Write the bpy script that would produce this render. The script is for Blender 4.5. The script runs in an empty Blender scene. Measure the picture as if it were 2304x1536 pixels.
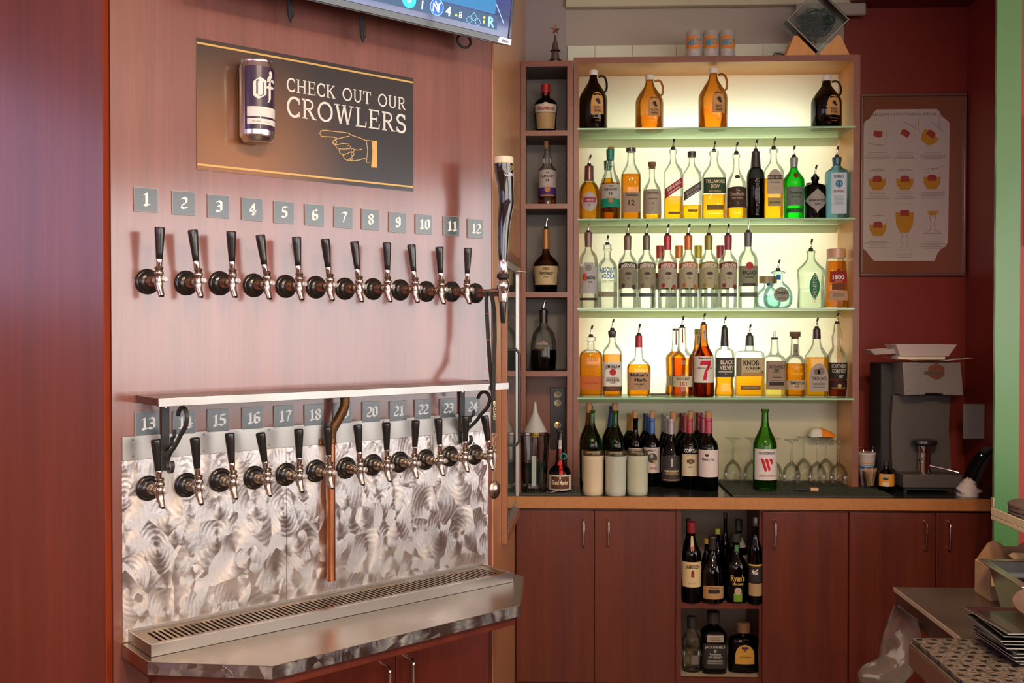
import bpy, math, random
from mathutils import Vector, Matrix
random.seed(7)
PI = math.pi
R = math.radians
sc = bpy.context.scene
C = sc.collection

# ---------------------------------------------------------------- camera
F = 2300.0
YAW = math.atan(88 / F)
PITCH = math.atan(33 / F)
EYE = 1.654
cd = bpy.data.cameras.new('camera')
cd.sensor_width = 36; cd.lens = F / 2304 * 36; cd.clip_start = .05; cd.clip_end = 60
cam = bpy.data.objects.new('camera', cd); C.objects.link(cam)
cam.location = (0, 0, EYE); cam.rotation_euler = (PI / 2 - PITCH, 0, YAW)
sc.camera = cam
CM = cam.rotation_euler.to_matrix()
# ---------------------------------------------------------------- world, exposure
w = bpy.data.worlds.new('world'); sc.world = w; w.use_nodes = True
w.node_tree.nodes['Background'].inputs[0].default_value = (.75, .82, 1, 1)
w.node_tree.nodes['Background'].inputs[1].default_value = .35
sc.view_settings.view_transform = 'Standard'; sc.view_settings.look = 'None'
sc.view_settings.gamma = 1; sc.view_settings.use_curve_mapping = False
sc.view_settings.exposure = 0.0
sc.cycles.transparent_max_bounces = 40
sc.cycles.max_bounces = 8; sc.cycles.diffuse_bounces = 3; sc.cycles.glossy_bounces = 3
sc.cycles.transmission_bounces = 6
sc.cycles.caustics_reflective = False; sc.cycles.caustics_refractive = False
sc.cycles.sample_clamp_indirect = 4
sc.cycles.use_denoising = True
def area(name, loc, rot, sx, sy, power, col):
    l = bpy.data.lights.new(name, 'AREA'); l.shape = 'RECTANGLE'; l.size = sx; l.size_y = sy
    l.energy = power; l.color = col
    o = bpy.data.objects.new(name, l); C.objects.link(o); o.location = loc; o.rotation_euler = rot
    return o
Y1 = 4.73            # front plane of the back bar shelving
YD = Y1 + .25        # diffuser
YW = Y1 + .37        # wall behind
XC = .79             # middle of the lit unit
# lamps of the light box behind the diffuser (face the room)
area('light_box_panel', (XC, YW - .03, 2.0), (PI / 2, 0, 0), 1.2, 1.45, 7, (.97, 1, .76))
for zz, pw, xo in ((2.62, 34, .04), (2.19, 20, .06), (1.79, 36, -.04), (1.50, 26, -.12)):
    area('light_box_tube', (XC + xo, YD + .075, zz), (PI / 2, 0, 0), .72, .05, pw, (1, .98, .88))
# added fill lamps and the daylight windows are built with the room below

# ---------------------------------------------------------------- projection helpers
def ray(px, py):
    return CM @ Vector(((px - 1152) / F, -(py - 768) / F, -1))
ORG = Vector((0, 0, EYE))
def at_y(px, py, Y):
    d = ray(px, py); t = Y / d.y; return ORG + d * t
def at_z(px, py, Z):
    d = ray(px, py); t = (Z - EYE) / d.z; return ORG + d * t
def pxm(Y): return F / Y      # pixels per metre at depth Y
FW = Vector((-math.sin(YAW), math.cos(YAW), 0)); RT = Vector((math.cos(YAW), math.sin(YAW), 0))
TH = math.atan((3900 - 1152) / F)
T0 = RT * (-822 / F * 2.805) + FW * 2.805
TW = RT * math.sin(TH) + FW * math.cos(TH)        # along the tap wall, to the right
TN = Vector((TW.y, -TW.x, 0))                     # out of the tap wall
PHI = math.atan2(TW.y, TW.x)
def tap(px, py, off=0.):
    """pixel -> (u, z) on the plane parallel to the tap wall, off metres in front"""
    d = ray(px, py); P = T0 + TN * off
    t = (P - ORG).dot(TN) / d.dot(TN)
    q = ORG + d * t
    return (q - T0).dot(TW), q.z
def tloc(u, off, z):
    p = T0 + TW * u + TN * off; return Vector((p.x, p.y, z))

# ---------------------------------------------------------------- materials
def nt(m): return m.node_tree.nodes, m.node_tree.links
_mc = {}
def mat(name, col, rough=.5, metal=0., coat=0., spec=.5, emit=0, trans=0, ior=1.5, coatr=.05, noise=0, nscale=30, bump=0, sheen=0):
    if name in _mc: return _mc[name]
    m = bpy.data.materials.new(name); m.use_nodes = True; _mc[name] = m
    n, l = nt(m); b = n['Principled BSDF']
    b.inputs['Base Color'].default_value = (*col, 1); b.inputs['Roughness'].default_value = rough
    b.inputs['Metallic'].default_value = metal; b.inputs['Coat Weight'].default_value = coat
    b.inputs['Coat Roughness'].default_value = coatr
    b.inputs['Specular IOR Level'].default_value = spec; b.inputs['IOR'].default_value = ior
    if trans: b.inputs['Transmission Weight'].default_value = trans
    if emit:
        b.inputs['Emission Color'].default_value = (*col, 1); b.inputs['Emission Strength'].default_value = emit
    if noise or bump:
        tc = n.new('ShaderNodeTexCoord'); nz = n.new('ShaderNodeTexNoise')
        nz.inputs['Scale'].default_value = nscale; nz.inputs['Detail'].default_value = 4
        l.new(tc.outputs['Object'], nz.inputs['Vector'])
        if noise:
            mx = n.new('ShaderNodeMix'); mx.data_type = 'RGBA'
            a = [c * (1 - noise) for c in col]; c2 = [min(1, c * (1 + noise)) for c in col]
            mx.inputs[6].default_value = (*a, 1); mx.inputs[7].default_value = (*c2, 1)
            l.new(nz.outputs['Fac'], mx.inputs[0]); l.new(mx.outputs[2], b.inputs['Base Color'])
        if bump:
            bp = n.new('ShaderNodeBump'); bp.inputs['Strength'].default_value = bump; bp.inputs['Distance'].default_value = .002
            l.new(nz.outputs['Fac'], bp.inputs['Height']); l.new(bp.outputs[0], b.inputs['Normal'])
    return m
def wood(name, c1, c2, rough=.4, coat=.3, coatr=.12, scale=(14, 14, .5), spec=.5, ior=1.5, cior=1.5):
    if name in _mc: return _mc[name]
    m = mat(name, c1, rough, coat=coat, coatr=coatr, spec=spec, ior=ior)
    n, l = nt(m); b = n['Principled BSDF']; b.inputs['Coat IOR'].default_value = cior
    tc = n.new('ShaderNodeTexCoord'); mp = n.new('ShaderNodeMapping'); mp.inputs['Scale'].default_value = scale
    nz = n.new('ShaderNodeTexNoise'); nz.inputs['Scale'].default_value = 1; nz.inputs['Detail'].default_value = 6; nz.inputs['Roughness'].default_value = .65
    mp2 = n.new('ShaderNodeMapping'); mp2.inputs['Scale'].default_value = [s * 9 for s in scale]
    n2 = n.new('ShaderNodeTexNoise'); n2.inputs['Scale'].default_value = 1; n2.inputs['Detail'].default_value = 3
    cr = n.new('ShaderNodeValToRGB'); cr.color_ramp.elements[0].position = .3; cr.color_ramp.elements[1].position = .7
    cr.color_ramp.elements[0].color = (*c1, 1); cr.color_ramp.elements[1].color = (*c2, 1)
    md = n.new('ShaderNodeMath'); md.operation = 'MULTIPLY_ADD'; md.inputs[1].default_value = .35
    l.new(tc.outputs['Object'], mp.inputs[0]); l.new(mp.outputs[0], nz.inputs['Vector'])
    l.new(tc.outputs['Object'], mp2.inputs[0]); l.new(mp2.outputs[0], n2.inputs['Vector'])
    sb = n.new('ShaderNodeMath'); sb.operation = 'SUBTRACT'; sb.inputs[1].default_value = .5
    l.new(n2.outputs['Fac'], sb.inputs[0]); l.new(sb.outputs[0], md.inputs[0]); l.new(nz.outputs['Fac'], md.inputs[2])
    l.new(md.outputs[0], cr.inputs['Fac']); l.new(cr.outputs['Color'], b.inputs['Base Color'])
    return m
def glass(name, col, edge=.35, gloss=.6, edgecol=None, haze=0):
    """thin glass or liquid: tinted transparency that deepens at grazing angles, plus a clear reflection"""
    if name in _mc: return _mc[name]
    m = bpy.data.materials.new(name); m.use_nodes = True; _mc[name] = m
    n, l = nt(m); n.remove(n['Principled BSDF']); out = n['Material Output']
    tr = n.new('ShaderNodeBsdfTransparent'); gl = n.new('ShaderNodeBsdfGlossy'); gl.inputs['Roughness'].default_value = .04
    lw = n.new('ShaderNodeLayerWeight'); lw.inputs['Blend'].default_value = edge
    pw = n.new('ShaderNodeMath'); pw.operation = 'POWER'; pw.inputs[1].default_value = 1.6
    l.new(lw.outputs['Facing'], pw.inputs[0])
    mx = n.new('ShaderNodeMix'); mx.data_type = 'RGBA'
    ec = edgecol or [c * c * .55 for c in col]
    mx.inputs[6].default_value = (*col, 1); mx.inputs[7].default_value = (*ec, 1)
    l.new(pw.outputs[0], mx.inputs[0]); l.new(mx.outputs[2], tr.inputs['Color'])
    fr = n.new('ShaderNodeFresnel'); fr.inputs['IOR'].default_value = 1.5
    mu = n.new('ShaderNodeMath'); mu.operation = 'MULTIPLY'; mu.inputs[1].default_value = gloss
    l.new(fr.outputs[0], mu.inputs[0])
    ms = n.new('ShaderNodeMixShader'); l.new(mu.outputs[0], ms.inputs[0]); l.new(tr.outputs[0], ms.inputs[1]); l.new(gl.outputs[0], ms.inputs[2])
    last = ms
    if haze:
        df = n.new('ShaderNodeBsdfDiffuse'); df.inputs[0].default_value = (.75, .72, .68, 1)
        m2 = n.new('ShaderNodeMixShader'); m2.inputs[0].default_value = haze; l.new(ms.outputs[0], m2.inputs[1]); l.new(df.outputs[0], m2.inputs[2]); last = m2
    l.new(last.outputs[0], out.inputs['Surface'])
    return m
def paper(col, rough=.6):
    k = 'paper_%02x%02x%02x' % tuple(int(c * 255) for c in col)
    return mat(k, col, rough, spec=.3)
def translucent(name, col, mixd=.3, gloss=0):
    if name in _mc: return _mc[name]
    m = bpy.data.materials.new(name); m.use_nodes = True; _mc[name] = m
    n, l = nt(m); n.remove(n['Principled BSDF']); out = n['Material Output']
    t = n.new('ShaderNodeBsdfTranslucent'); d = n.new('ShaderNodeBsdfDiffuse')
    t.inputs[0].default_value = (*col, 1); d.inputs[0].default_value = (*col, 1)
    ms = n.new('ShaderNodeMixShader'); ms.inputs[0].default_value = mixd
    l.new(t.outputs[0], ms.inputs[1]); l.new(d.outputs[0], ms.inputs[2]); l.new(ms.outputs[0], out.inputs[0])
    return m
def swirl(name, col, rough=.3, scale=7.5, bump=.3, aniso=.75):
    """sanded swirls on sheet steel: the sanding direction turns round the centre of every swirl"""
    m = mat(name, col, rough, metal=1.); n, l = nt(m); b = n['Principled BSDF']
    tc = n.new('ShaderNodeTexCoord')
    def N(t, **k):
        q = n.new(t)
        for a_, v_ in k.items(): setattr(q, a_, v_)
        return q
    mpz = N('ShaderNodeMapping'); mpz.inputs['Scale'].default_value = (1.45, .02, 1.0); l.new(tc.outputs['Object'], mpz.inputs[0])
    nz = N('ShaderNodeTexNoise'); nz.inputs['Scale'].default_value = 3.2; l.new(mpz.outputs[0], nz.inputs['Vector'])
    ad = N('ShaderNodeVectorMath', operation='MULTIPLY_ADD'); ad.inputs[1].default_value = (.07, .0, .07)
    l.new(nz.outputs['Color'], ad.inputs[0]); l.new(mpz.outputs[0], ad.inputs[2])
    layers = []
    for k, s in enumerate((scale, scale * .66)):
        mp = N('ShaderNodeMapping'); mp.inputs['Location'].default_value = (k * 3.7, 0, k * 5.1); mp.inputs['Rotation'].default_value = (0, k * .4, 0)
        vo = N('ShaderNodeTexVoronoi'); vo.inputs['Scale'].default_value = s; vo.inputs['Randomness'].default_value = 1
        l.new(ad.outputs[0], mp.inputs[0]); l.new(mp.outputs[0], vo.inputs['Vector'])
        df = N('ShaderNodeVectorMath', operation='SUBTRACT'); l.new(mp.outputs[0], df.inputs[0]); l.new(vo.outputs['Position'], df.inputs[1])
        layers.append((vo, df))
    # choose between layers with a mask
    msk = N('ShaderNodeTexNoise'); msk.inputs['Scale'].default_value = 7; l.new(mpz.outputs[0], msk.inputs['Vector'])
    st = N('ShaderNodeMath', operation='GREATER_THAN'); st.inputs[1].default_value = .5; l.new(msk.outputs['Fac'], st.inputs[0])
    mv = N('ShaderNodeMix', data_type='VECTOR'); l.new(st.outputs[0], mv.inputs[0]); l.new(layers[0][1].outputs[0], mv.inputs[4]); l.new(layers[1][1].outputs[0], mv.inputs[5])
    cr = N('ShaderNodeVectorMath', operation='CROSS_PRODUCT'); cr.inputs[1].default_value = (0, 1, 0); l.new(mv.outputs[1], cr.inputs[0])
    nm = N('ShaderNodeVectorMath', operation='NORMALIZE'); l.new(cr.outputs[0], nm.inputs[0])
    vt = N('ShaderNodeVectorTransform', vector_type='VECTOR', convert_from='OBJECT', convert_to='WORLD'); l.new(nm.outputs[0], vt.inputs[0])
    l.new(vt.outputs[0], b.inputs['Tangent']); b.inputs['Anisotropic'].default_value = aniso
    # fine concentric scratches + faint ring relief
    ln = N('ShaderNodeVectorMath', operation='LENGTH'); l.new(mv.outputs[1], ln.inputs[0])
    f1 = N('ShaderNodeMath', operation='MULTIPLY'); f1.inputs[1].default_value = 420; l.new(ln.outputs['Value'], f1.inputs[0])
    s1 = N('ShaderNodeMath', operation='SINE'); l.new(f1.outputs[0], s1.inputs[0])
    f2 = N('ShaderNodeMath', operation='MULTIPLY'); f2.inputs[1].default_value = 80; l.new(ln.outputs['Value'], f2.inputs[0])
    s2 = N('ShaderNodeMath', operation='SINE'); l.new(f2.outputs[0], s2.inputs[0])
    fz = N('ShaderNodeTexNoise'); fz.inputs['Scale'].default_value = 70; fz.inputs['Detail'].default_value = 3; l.new(mpz.outputs[0], fz.inputs['Vector'])
    a1 = N('ShaderNodeMath', operation='MULTIPLY_ADD'); a1.inputs[1].default_value = .12; l.new(s1.outputs[0], a1.inputs[0])
    a0_ = N('ShaderNodeMath', operation='MULTIPLY_ADD'); a0_.inputs[1].default_value = .60; l.new(s2.outputs[0], a0_.inputs[0]); l.new(fz.outputs['Fac'], a0_.inputs[2]); l.new(a0_.outputs[0], a1.inputs[2])
    bp = N('ShaderNodeBump'); bp.inputs['Strength'].default_value = bump; bp.inputs['Distance'].default_value = .0012
    l.new(a1.outputs[0], bp.inputs['Height']); l.new(bp.outputs[0], b.inputs['Normal'])
    rr = N('ShaderNodeMapRange'); rr.inputs[1].default_value = .3; rr.inputs[2].default_value = .7; rr.inputs[3].default_value = rough * .8; rr.inputs[4].default_value = rough * 1.35
    l.new(msk.outputs['Fac'], rr.inputs[0]); l.new(rr.outputs[0], b.inputs['Roughness'])
    return m
def brushed(name, col, rough=.3, scale=(2, 90, 90)):
    m = mat(name, col, rough, metal=1.); n, l = nt(m); b = n['Principled BSDF']
    tc = n.new('ShaderNodeTexCoord'); mp = n.new('ShaderNodeMapping'); mp.inputs['Scale'].default_value = scale
    nz = n.new('ShaderNodeTexNoise'); nz.inputs['Scale'].default_value = 3; nz.inputs['Detail'].default_value = 4
    l.new(tc.outputs['Object'], mp.inputs[0]); l.new(mp.outputs[0], nz.inputs['Vector'])
    bp = n.new('ShaderNodeBump'); bp.inputs['Strength'].default_value = .05; bp.inputs['Distance'].default_value = .001
    l.new(nz.outputs['Fac'], bp.inputs['Height']); l.new(bp.outputs[0], b.inputs['Normal'])
    n2 = n.new('ShaderNodeTexNoise'); n2.inputs['Scale'].default_value = 7; n2.inputs['Detail'].default_value = 5; l.new(tc.outputs['Object'], n2.inputs['Vector'])
    rr = n.new('ShaderNodeMapRange'); rr.inputs[3].default_value = rough * .7; rr.inputs[4].default_value = rough * 1.4
    l.new(n2.outputs['Fac'], rr.inputs[0]); l.new(rr.outputs[0], b.inputs['Roughness'])
    return m

# ---------------------------------------------------------------- mesh builder
class MB:
    def __init__(s): s.v = []; s.f = []; s.mi = []; s.mats = []
    def m(s, material):
        if material not in s.mats: s.mats.append(material)
        return s.mats.index(material)
    def add(s, vs, fs, material=None, M=None):
        k = len(s.v); mi = s.m(material) if material else 0
        s.v += [(M @ Vector(p)) if M else Vector(p) for p in vs]
        s.f += [tuple(i + k for i in f) for f in fs]; s.mi += [mi] * len(fs)
        return s
    def box(s, x0, x1, y0, y1, z0, z1, material=None, M=None):
        v = [(x, y, z) for x in (x0, x1) for y in (y0, y1) for z in (z0, z1)]
        return s.add(v, [(0, 1, 3, 2), (4, 6, 7, 5), (0, 4, 5, 1), (2, 3, 7, 6), (0, 2, 6, 4), (1, 5, 7, 3)], material, M)
    def prism(s, pts, y0, y1, material=None, M=None):
        """polygon in x,z extruded along y (y0 = near side)"""
        n = len(pts)
        v = [(x, y0, z) for x, z in pts] + [(x, y1, z) for x, z in pts]
        f = [tuple(range(n)), tuple(range(2 * n - 1, n - 1, -1))] + [((i + 1) % n, i, i + n, (i + 1) % n + n) for i in range(n)]
        return s.add(v, f, material, M)
    def slab(s, pts, z0, z1, material=None, M=None):
        n = len(pts)
        v = [(x, y, z1) for x, y in pts] + [(x, y, z0) for x, y in pts]
        f = [tuple(range(n)), tuple(range(2 * n - 1, n - 1, -1))] + [((i + 1) % n, i, i + n, (i + 1) % n + n) for i in range(n)]
        return s.add(v, f, material, M)
    def lathe(s, prof, material=None, M=None, seg=28, n=None, dr=1., a0=0, cap=True):
        """prof [(z, r)]; n = list of superellipse exponents"""
        v = []; f = []
        for i, (z, r) in enumerate(prof):
            e = n[i] if n else 2
            d = dr if e > 2.01 else (1 + (dr - 1) * 0)
            for k in range(seg):
                t = 2 * PI * (k + .5) / seg + a0
                c, q = math.cos(t), math.sin(t)
                if e > 2.01:
                    x = math.copysign(abs(c) ** (2 / e), c) * r; y = math.copysign(abs(q) ** (2 / e), q) * r * d
                else: x, y = c * r, q * r
                v.append((x, y, z))
        for i in range(len(prof) - 1):
            for k in range(seg):
                a = i * seg + k; b = i * seg + (k + 1) % seg
                f.append((a, b, b + seg, a + seg))
        if cap:
            f.append(tuple(range(seg - 1, -1, -1))); f.append(tuple((len(prof) - 1) * seg + k for k in range(seg)))
        return s.add(v, f, material, M)
    def tube(s, pts, rad, material=None, M=None, seg=10, closed=False):
        pts = [Vector(p) for p in pts]; n = len(pts); v = []; f = []
        rads = rad if isinstance(rad, (list, tuple)) else [rad] * n
        up = None
        for i, p in enumerate(pts):
            if closed: t = pts[(i + 1) % n] - pts[i - 1]
            else: t = pts[min(i + 1, n - 1)] - pts[max(i - 1, 0)]
            t.normalize()
            if up is None:
                up = t.orthogonal().normalized()
            up = (up - t * up.dot(t)).normalized(); sd = t.cross(up)
            for k in range(seg):
                a = 2 * PI * k / seg
                v.append(p + (up * math.cos(a) + sd * math.sin(a)) * rads[i])
        for i in range(n if closed else n - 1):
            for k in range(seg):
                a = i * seg + k; b = i * seg + (k + 1) % seg; j = ((i + 1) % n) * seg
                f.append((a, b, j + (k + 1) % seg, j + k))
        if not closed:
            f.append(tuple(range(seg - 1, -1, -1))); f.append(tuple((n - 1) * seg + k for k in range(seg)))
        return s.add(v, f, material, M)
    def build(s, name, material=None, parent=None, loc=None, rot=None, smooth=True, ang=40, bev=0, fixn=True):
        me = bpy.data.meshes.new(name); me.from_pydata(s.v, [], s.f)
        ms = s.mats or [material]
        for q in ms: me.materials.append(q)
        for p, i in zip(me.polygons, s.mi): p.material_index = i; p.use_smooth = smooth
        if fixn:
            import bmesh
            bm = bmesh.new(); bm.from_mesh(me); bmesh.ops.recalc_face_normals(bm, faces=bm.faces); bm.to_mesh(me); bm.free()
        if smooth: me.set_sharp_from_angle(angle=R(ang))
        o = bpy.data.objects.new(name, me); C.objects.link(o)
        if parent: o.parent = parent
        if loc is not None: o.location = loc
        if rot is not None: o.rotation_euler = rot if hasattr(rot, '__len__') else (0, 0, rot)
        if bev:
            b = o.modifiers.new('edge', 'BEVEL'); b.width = bev; b.segments = 2; b.limit_method = 'ANGLE'; b.angle_limit = R(50)
        return o
def tag(o, label, cat, group=None, kind=None):
    if label: o['label'] = label
    if cat: o['category'] = cat
    if group: o['group'] = group
    if kind: o['kind'] = kind
    return o
def thing(name, label, cat, loc=(0, 0, 0), rot=0, group=None):
    o = bpy.data.objects.new(name, None); C.objects.link(o); o.empty_display_size = .05
    o.location = loc; o.rotation_euler = rot if hasattr(rot, '__len__') else (0, 0, rot)
    return tag(o, label, cat, group)
def struct(name, mb, m=None, label=None, cat=None, **k):
    o = mb.build(name, m, **k); o['kind'] = 'structure'
    if label: o['label'] = label
    if cat: o['category'] = cat
    return o
def dup(root, loc, rot=None, label=None, group=None):
    r = root.copy(); C.objects.link(r); r.location = loc
    if rot is not None: r.rotation_euler = (0, 0, rot)
    if label: r['label'] = label
    if group: r['group'] = group
    kids = []
    for ch in list(root.children):
        c = ch.copy(); C.objects.link(c); c.parent = r; kids.append(c)
        for g in list(ch.children):
            d = g.copy(); C.objects.link(d); d.parent = c
    return r, kids
def T(x, y, z): return Matrix.Translation((x, y, z))
def RX(a): return Matrix.Rotation(a, 4, 'X')
def RY(a): return Matrix.Rotation(a, 4, 'Y')
def RZ(a): return Matrix.Rotation(a, 4, 'Z')
def SC(x, y, z): return Matrix.Diagonal((x, y, z, 1))

# ---------------------------------------------------------------- lettering
_tx = {}
def text2d(s, bold=0., sp=1.):
    """2-D outlines of a word, height of a capital = 1, centred"""
    k = (s, bold, sp)
    if k in _tx: return _tx[k]
    cu = bpy.data.curves.new('t', 'FONT'); cu.body = s; cu.size = 1; cu.align_x = 'CENTER'
    cu.resolution_u = 2; cu.offset = bold; cu.space_character = sp; cu.fill_mode = 'FRONT'
    o = bpy.data.objects.new('t', cu); C.objects.link(o)
    me = o.to_mesh()
    vs = [(v.co.x / .73, v.co.y / .73) for v in me.vertices]; fs = [tuple(p.vertices) for p in me.polygons]
    o.to_mesh_clear(); bpy.data.objects.remove(o); bpy.data.curves.remove(cu)
    if vs:
        cx = (min(v[0] for v in vs) + max(v[0] for v in vs)) / 2
        vs = [(a - cx, b) for a, b in vs]
    _tx[k] = (vs, fs); return _tx[k]
def put_text(mb, s, x, z, h, material, fn, width=None, bold=0., shear=0., arc=0., sp=1.):
    """fn(x, z) -> 3-D point; z is the baseline; arc bends the baseline"""
    vs, fs = text2d(s, bold, sp)
    if not vs: return
    wd = max(v[0] for v in vs) - min(v[0] for v in vs)
    kx = h if width is None else width / wd
    pts = []
    for a, b in vs:
        X = x + a * kx; Z = z + b * h + shear * a * kx - arc * (a * kx) ** 2
        pts.append(fn(X, Z))
    mb.add(pts, fs, material)
def flat(y): return lambda x, z: (x, y, z)
def poly(mb, pts, material, fn):
    mb.add([fn(x, z) for x, z in pts], [tuple(range(len(pts)))], material)
def polyc(mb, pts, material, fn, step=.004):
    """convex polygon cut into narrow strips so that it follows a curved surface"""
    xs_ = [p[0] for p in pts]; a, c = min(xs_), max(xs_); n = max(2, min(24, int((c - a) / step) + 1))
    def span(x):
        zs = []
        for (x0, z0), (x1, z1) in zip(pts, pts[1:] + pts[:1]):
            if min(x0, x1) - 1e-9 <= x <= max(x0, x1) + 1e-9:
                if abs(x1 - x0) < 1e-9: zs += [z0, z1]
                else: zs.append(z0 + (z1 - z0) * (x - x0) / (x1 - x0))
        return (min(zs), max(zs)) if zs else (0, 0)
    v = []
    for i in range(n + 1):
        x = a + (c - a) * i / n; lo, hi = span(min(max(x, a), c)); v += [fn(x, lo), fn(x, hi)]
    mb.add(v, [(2 * i, 2 * i + 2, 2 * i + 3, 2 * i + 1) for i in range(n)], material)
def ell(cx, cz, rx, rz, n=20, a0=0, a1=2 * PI):
    return [(cx + rx * math.cos(a0 + (a1 - a0) * i / n), cz + rz * math.sin(a0 + (a1 - a0) * i / n)) for i in range(n + (0 if abs(a1 - a0 - 2 * PI) < 1e-6 else 1))]
def line2d(mb, pts, wd, material, fn, closed=False):
    """flat line of width wd through 2-D points"""
    pts = [Vector((p[0], p[1])) for p in pts]; n = len(pts)
    L = []; Rr = []
    for i, p in enumerate(pts):
        a = pts[i - 1] if (i or closed) else p; b = pts[(i + 1) % n] if (i < n - 1 or closed) else p
        t = (b - a); t = t.normalized() if t.length > 1e-9 else Vector((1, 0)); q = Vector((-t.y, t.x)) * wd / 2
        L.append(p + q); Rr.append(p - q)
    v = [fn(p.x, p.y) for p in L + Rr]
    f = [(i, (i + 1) % n, n + (i + 1) % n, n + i) for i in range(n if closed else n - 1)]
    mb.add(v, f, material)
# blackletter numerals: strokes of a broad pen held at 40 degrees
PEN = {
 '1': [[(.10, .74), (.30, .90)], [(.30, .90), (.30, .12)], [(.12, .10), (.30, .03), (.48, .12)]],
 '2': [[(.08, .76), (.22, .90), (.46, .80)], [(.46, .80), (.46, .55)], [(.46, .52), (.10, .30), (.08, .12)], [(.08, .10), (.30, .06), (.52, .14)]],
 '3': [[(.08, .78), (.22, .90), (.46, .80)], [(.46, .80), (.46, .58)], [(.20, .50), (.46, .52)], [(.46, .52), (.46, .18)], [(.46, .18), (.24, .04), (.06, .16)]],
 '4': [[(.38, .92), (.06, .36)], [(.06, .34), (.56, .34)], [(.38, .90), (.38, .14)], [(.24, .10), (.38, .03), (.52, .12)]],
 '5': [[(.14, .88), (.50, .90)], [(.14, .88), (.12, .54)], [(.12, .56), (.46, .50)], [(.46, .50), (.46, .18)], [(.46, .18), (.24, .04), (.06, .16)]],
 '6': [[(.50, .84), (.32, .90), (.10, .74)], [(.10, .74), (.10, .16)], [(.10, .16), (.30, .04), (.48, .16)], [(.48, .16), (.48, .46)], [(.48, .46), (.12, .52)]],
 '7': [[(.08, .80), (.22, .88), (.54, .86)], [(.54, .84), (.30, .42)], [(.30, .42), (.26, .08)]],
 '8': [[(.12, .80), (.30, .92), (.46, .78)], [(.12, .78), (.12, .60)], [(.46, .78), (.46, .60)], [(.12, .60), (.46, .40)], [(.46, .60), (.12, .40)], [(.12, .40), (.12, .16)], [(.46, .40), (.46, .16)], [(.12, .16), (.28, .04), (.46, .16)]],
 '9': [[(.46, .80), (.28, .92), (.10, .78)], [(.10, .78), (.10, .52)], [(.10, .52), (.44, .46)], [(.46, .82), (.46, .20)], [(.46, .20), (.28, .04), (.08, .14)]],
 '0': [[(.12, .78), (.30, .92), (.48, .78)], [(.12, .78), (.12, .18)], [(.48, .78), (.48, .18)], [(.12, .18), (.30, .04), (.48, .18)]],
}
def hull(p):
    p = sorted(set(p)); 
    def half(q):
        h = []
        for c in q:
            while len(h) > 1 and (h[-1][0] - h[-2][0]) * (c[1] - h[-2][1]) - (h[-1][1] - h[-2][1]) * (c[0] - h[-2][0]) <= 0: h.pop()
            h.append(c)
        return h[:-1]
    return half(p) + half(p[::-1])
def pen_text(mb, s, x, z, h, material, fn, pen=.20, ang=40, step=.60, glyphs=None):
    g = glyphs or PEN
    vx, vz = math.cos(R(ang)) * pen / 2, math.sin(R(ang)) * pen / 2
    ux, uz = -math.sin(R(ang)) * pen * .12, math.cos(R(ang)) * pen * .12
    W = step * len(s) + .0
    for i, ch in enumerate(s):
        ox = x - W * h / 2 + i * step * h
        for st in g[ch]:
            for a, b in zip(st, st[1:]):
                c = []
                for q in (a, b):
                    for e in ((vx + ux, vz + uz), (-vx + ux, -vz + uz), (vx - ux, vz - uz), (-vx - ux, -vz - uz)): c.append((round(q[0] + e[0], 4), round(q[1] + e[1], 4)))
                polyc(mb, [(ox + p * h, z + q * h) for p, q in hull(c)], material, fn, .008)
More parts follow.
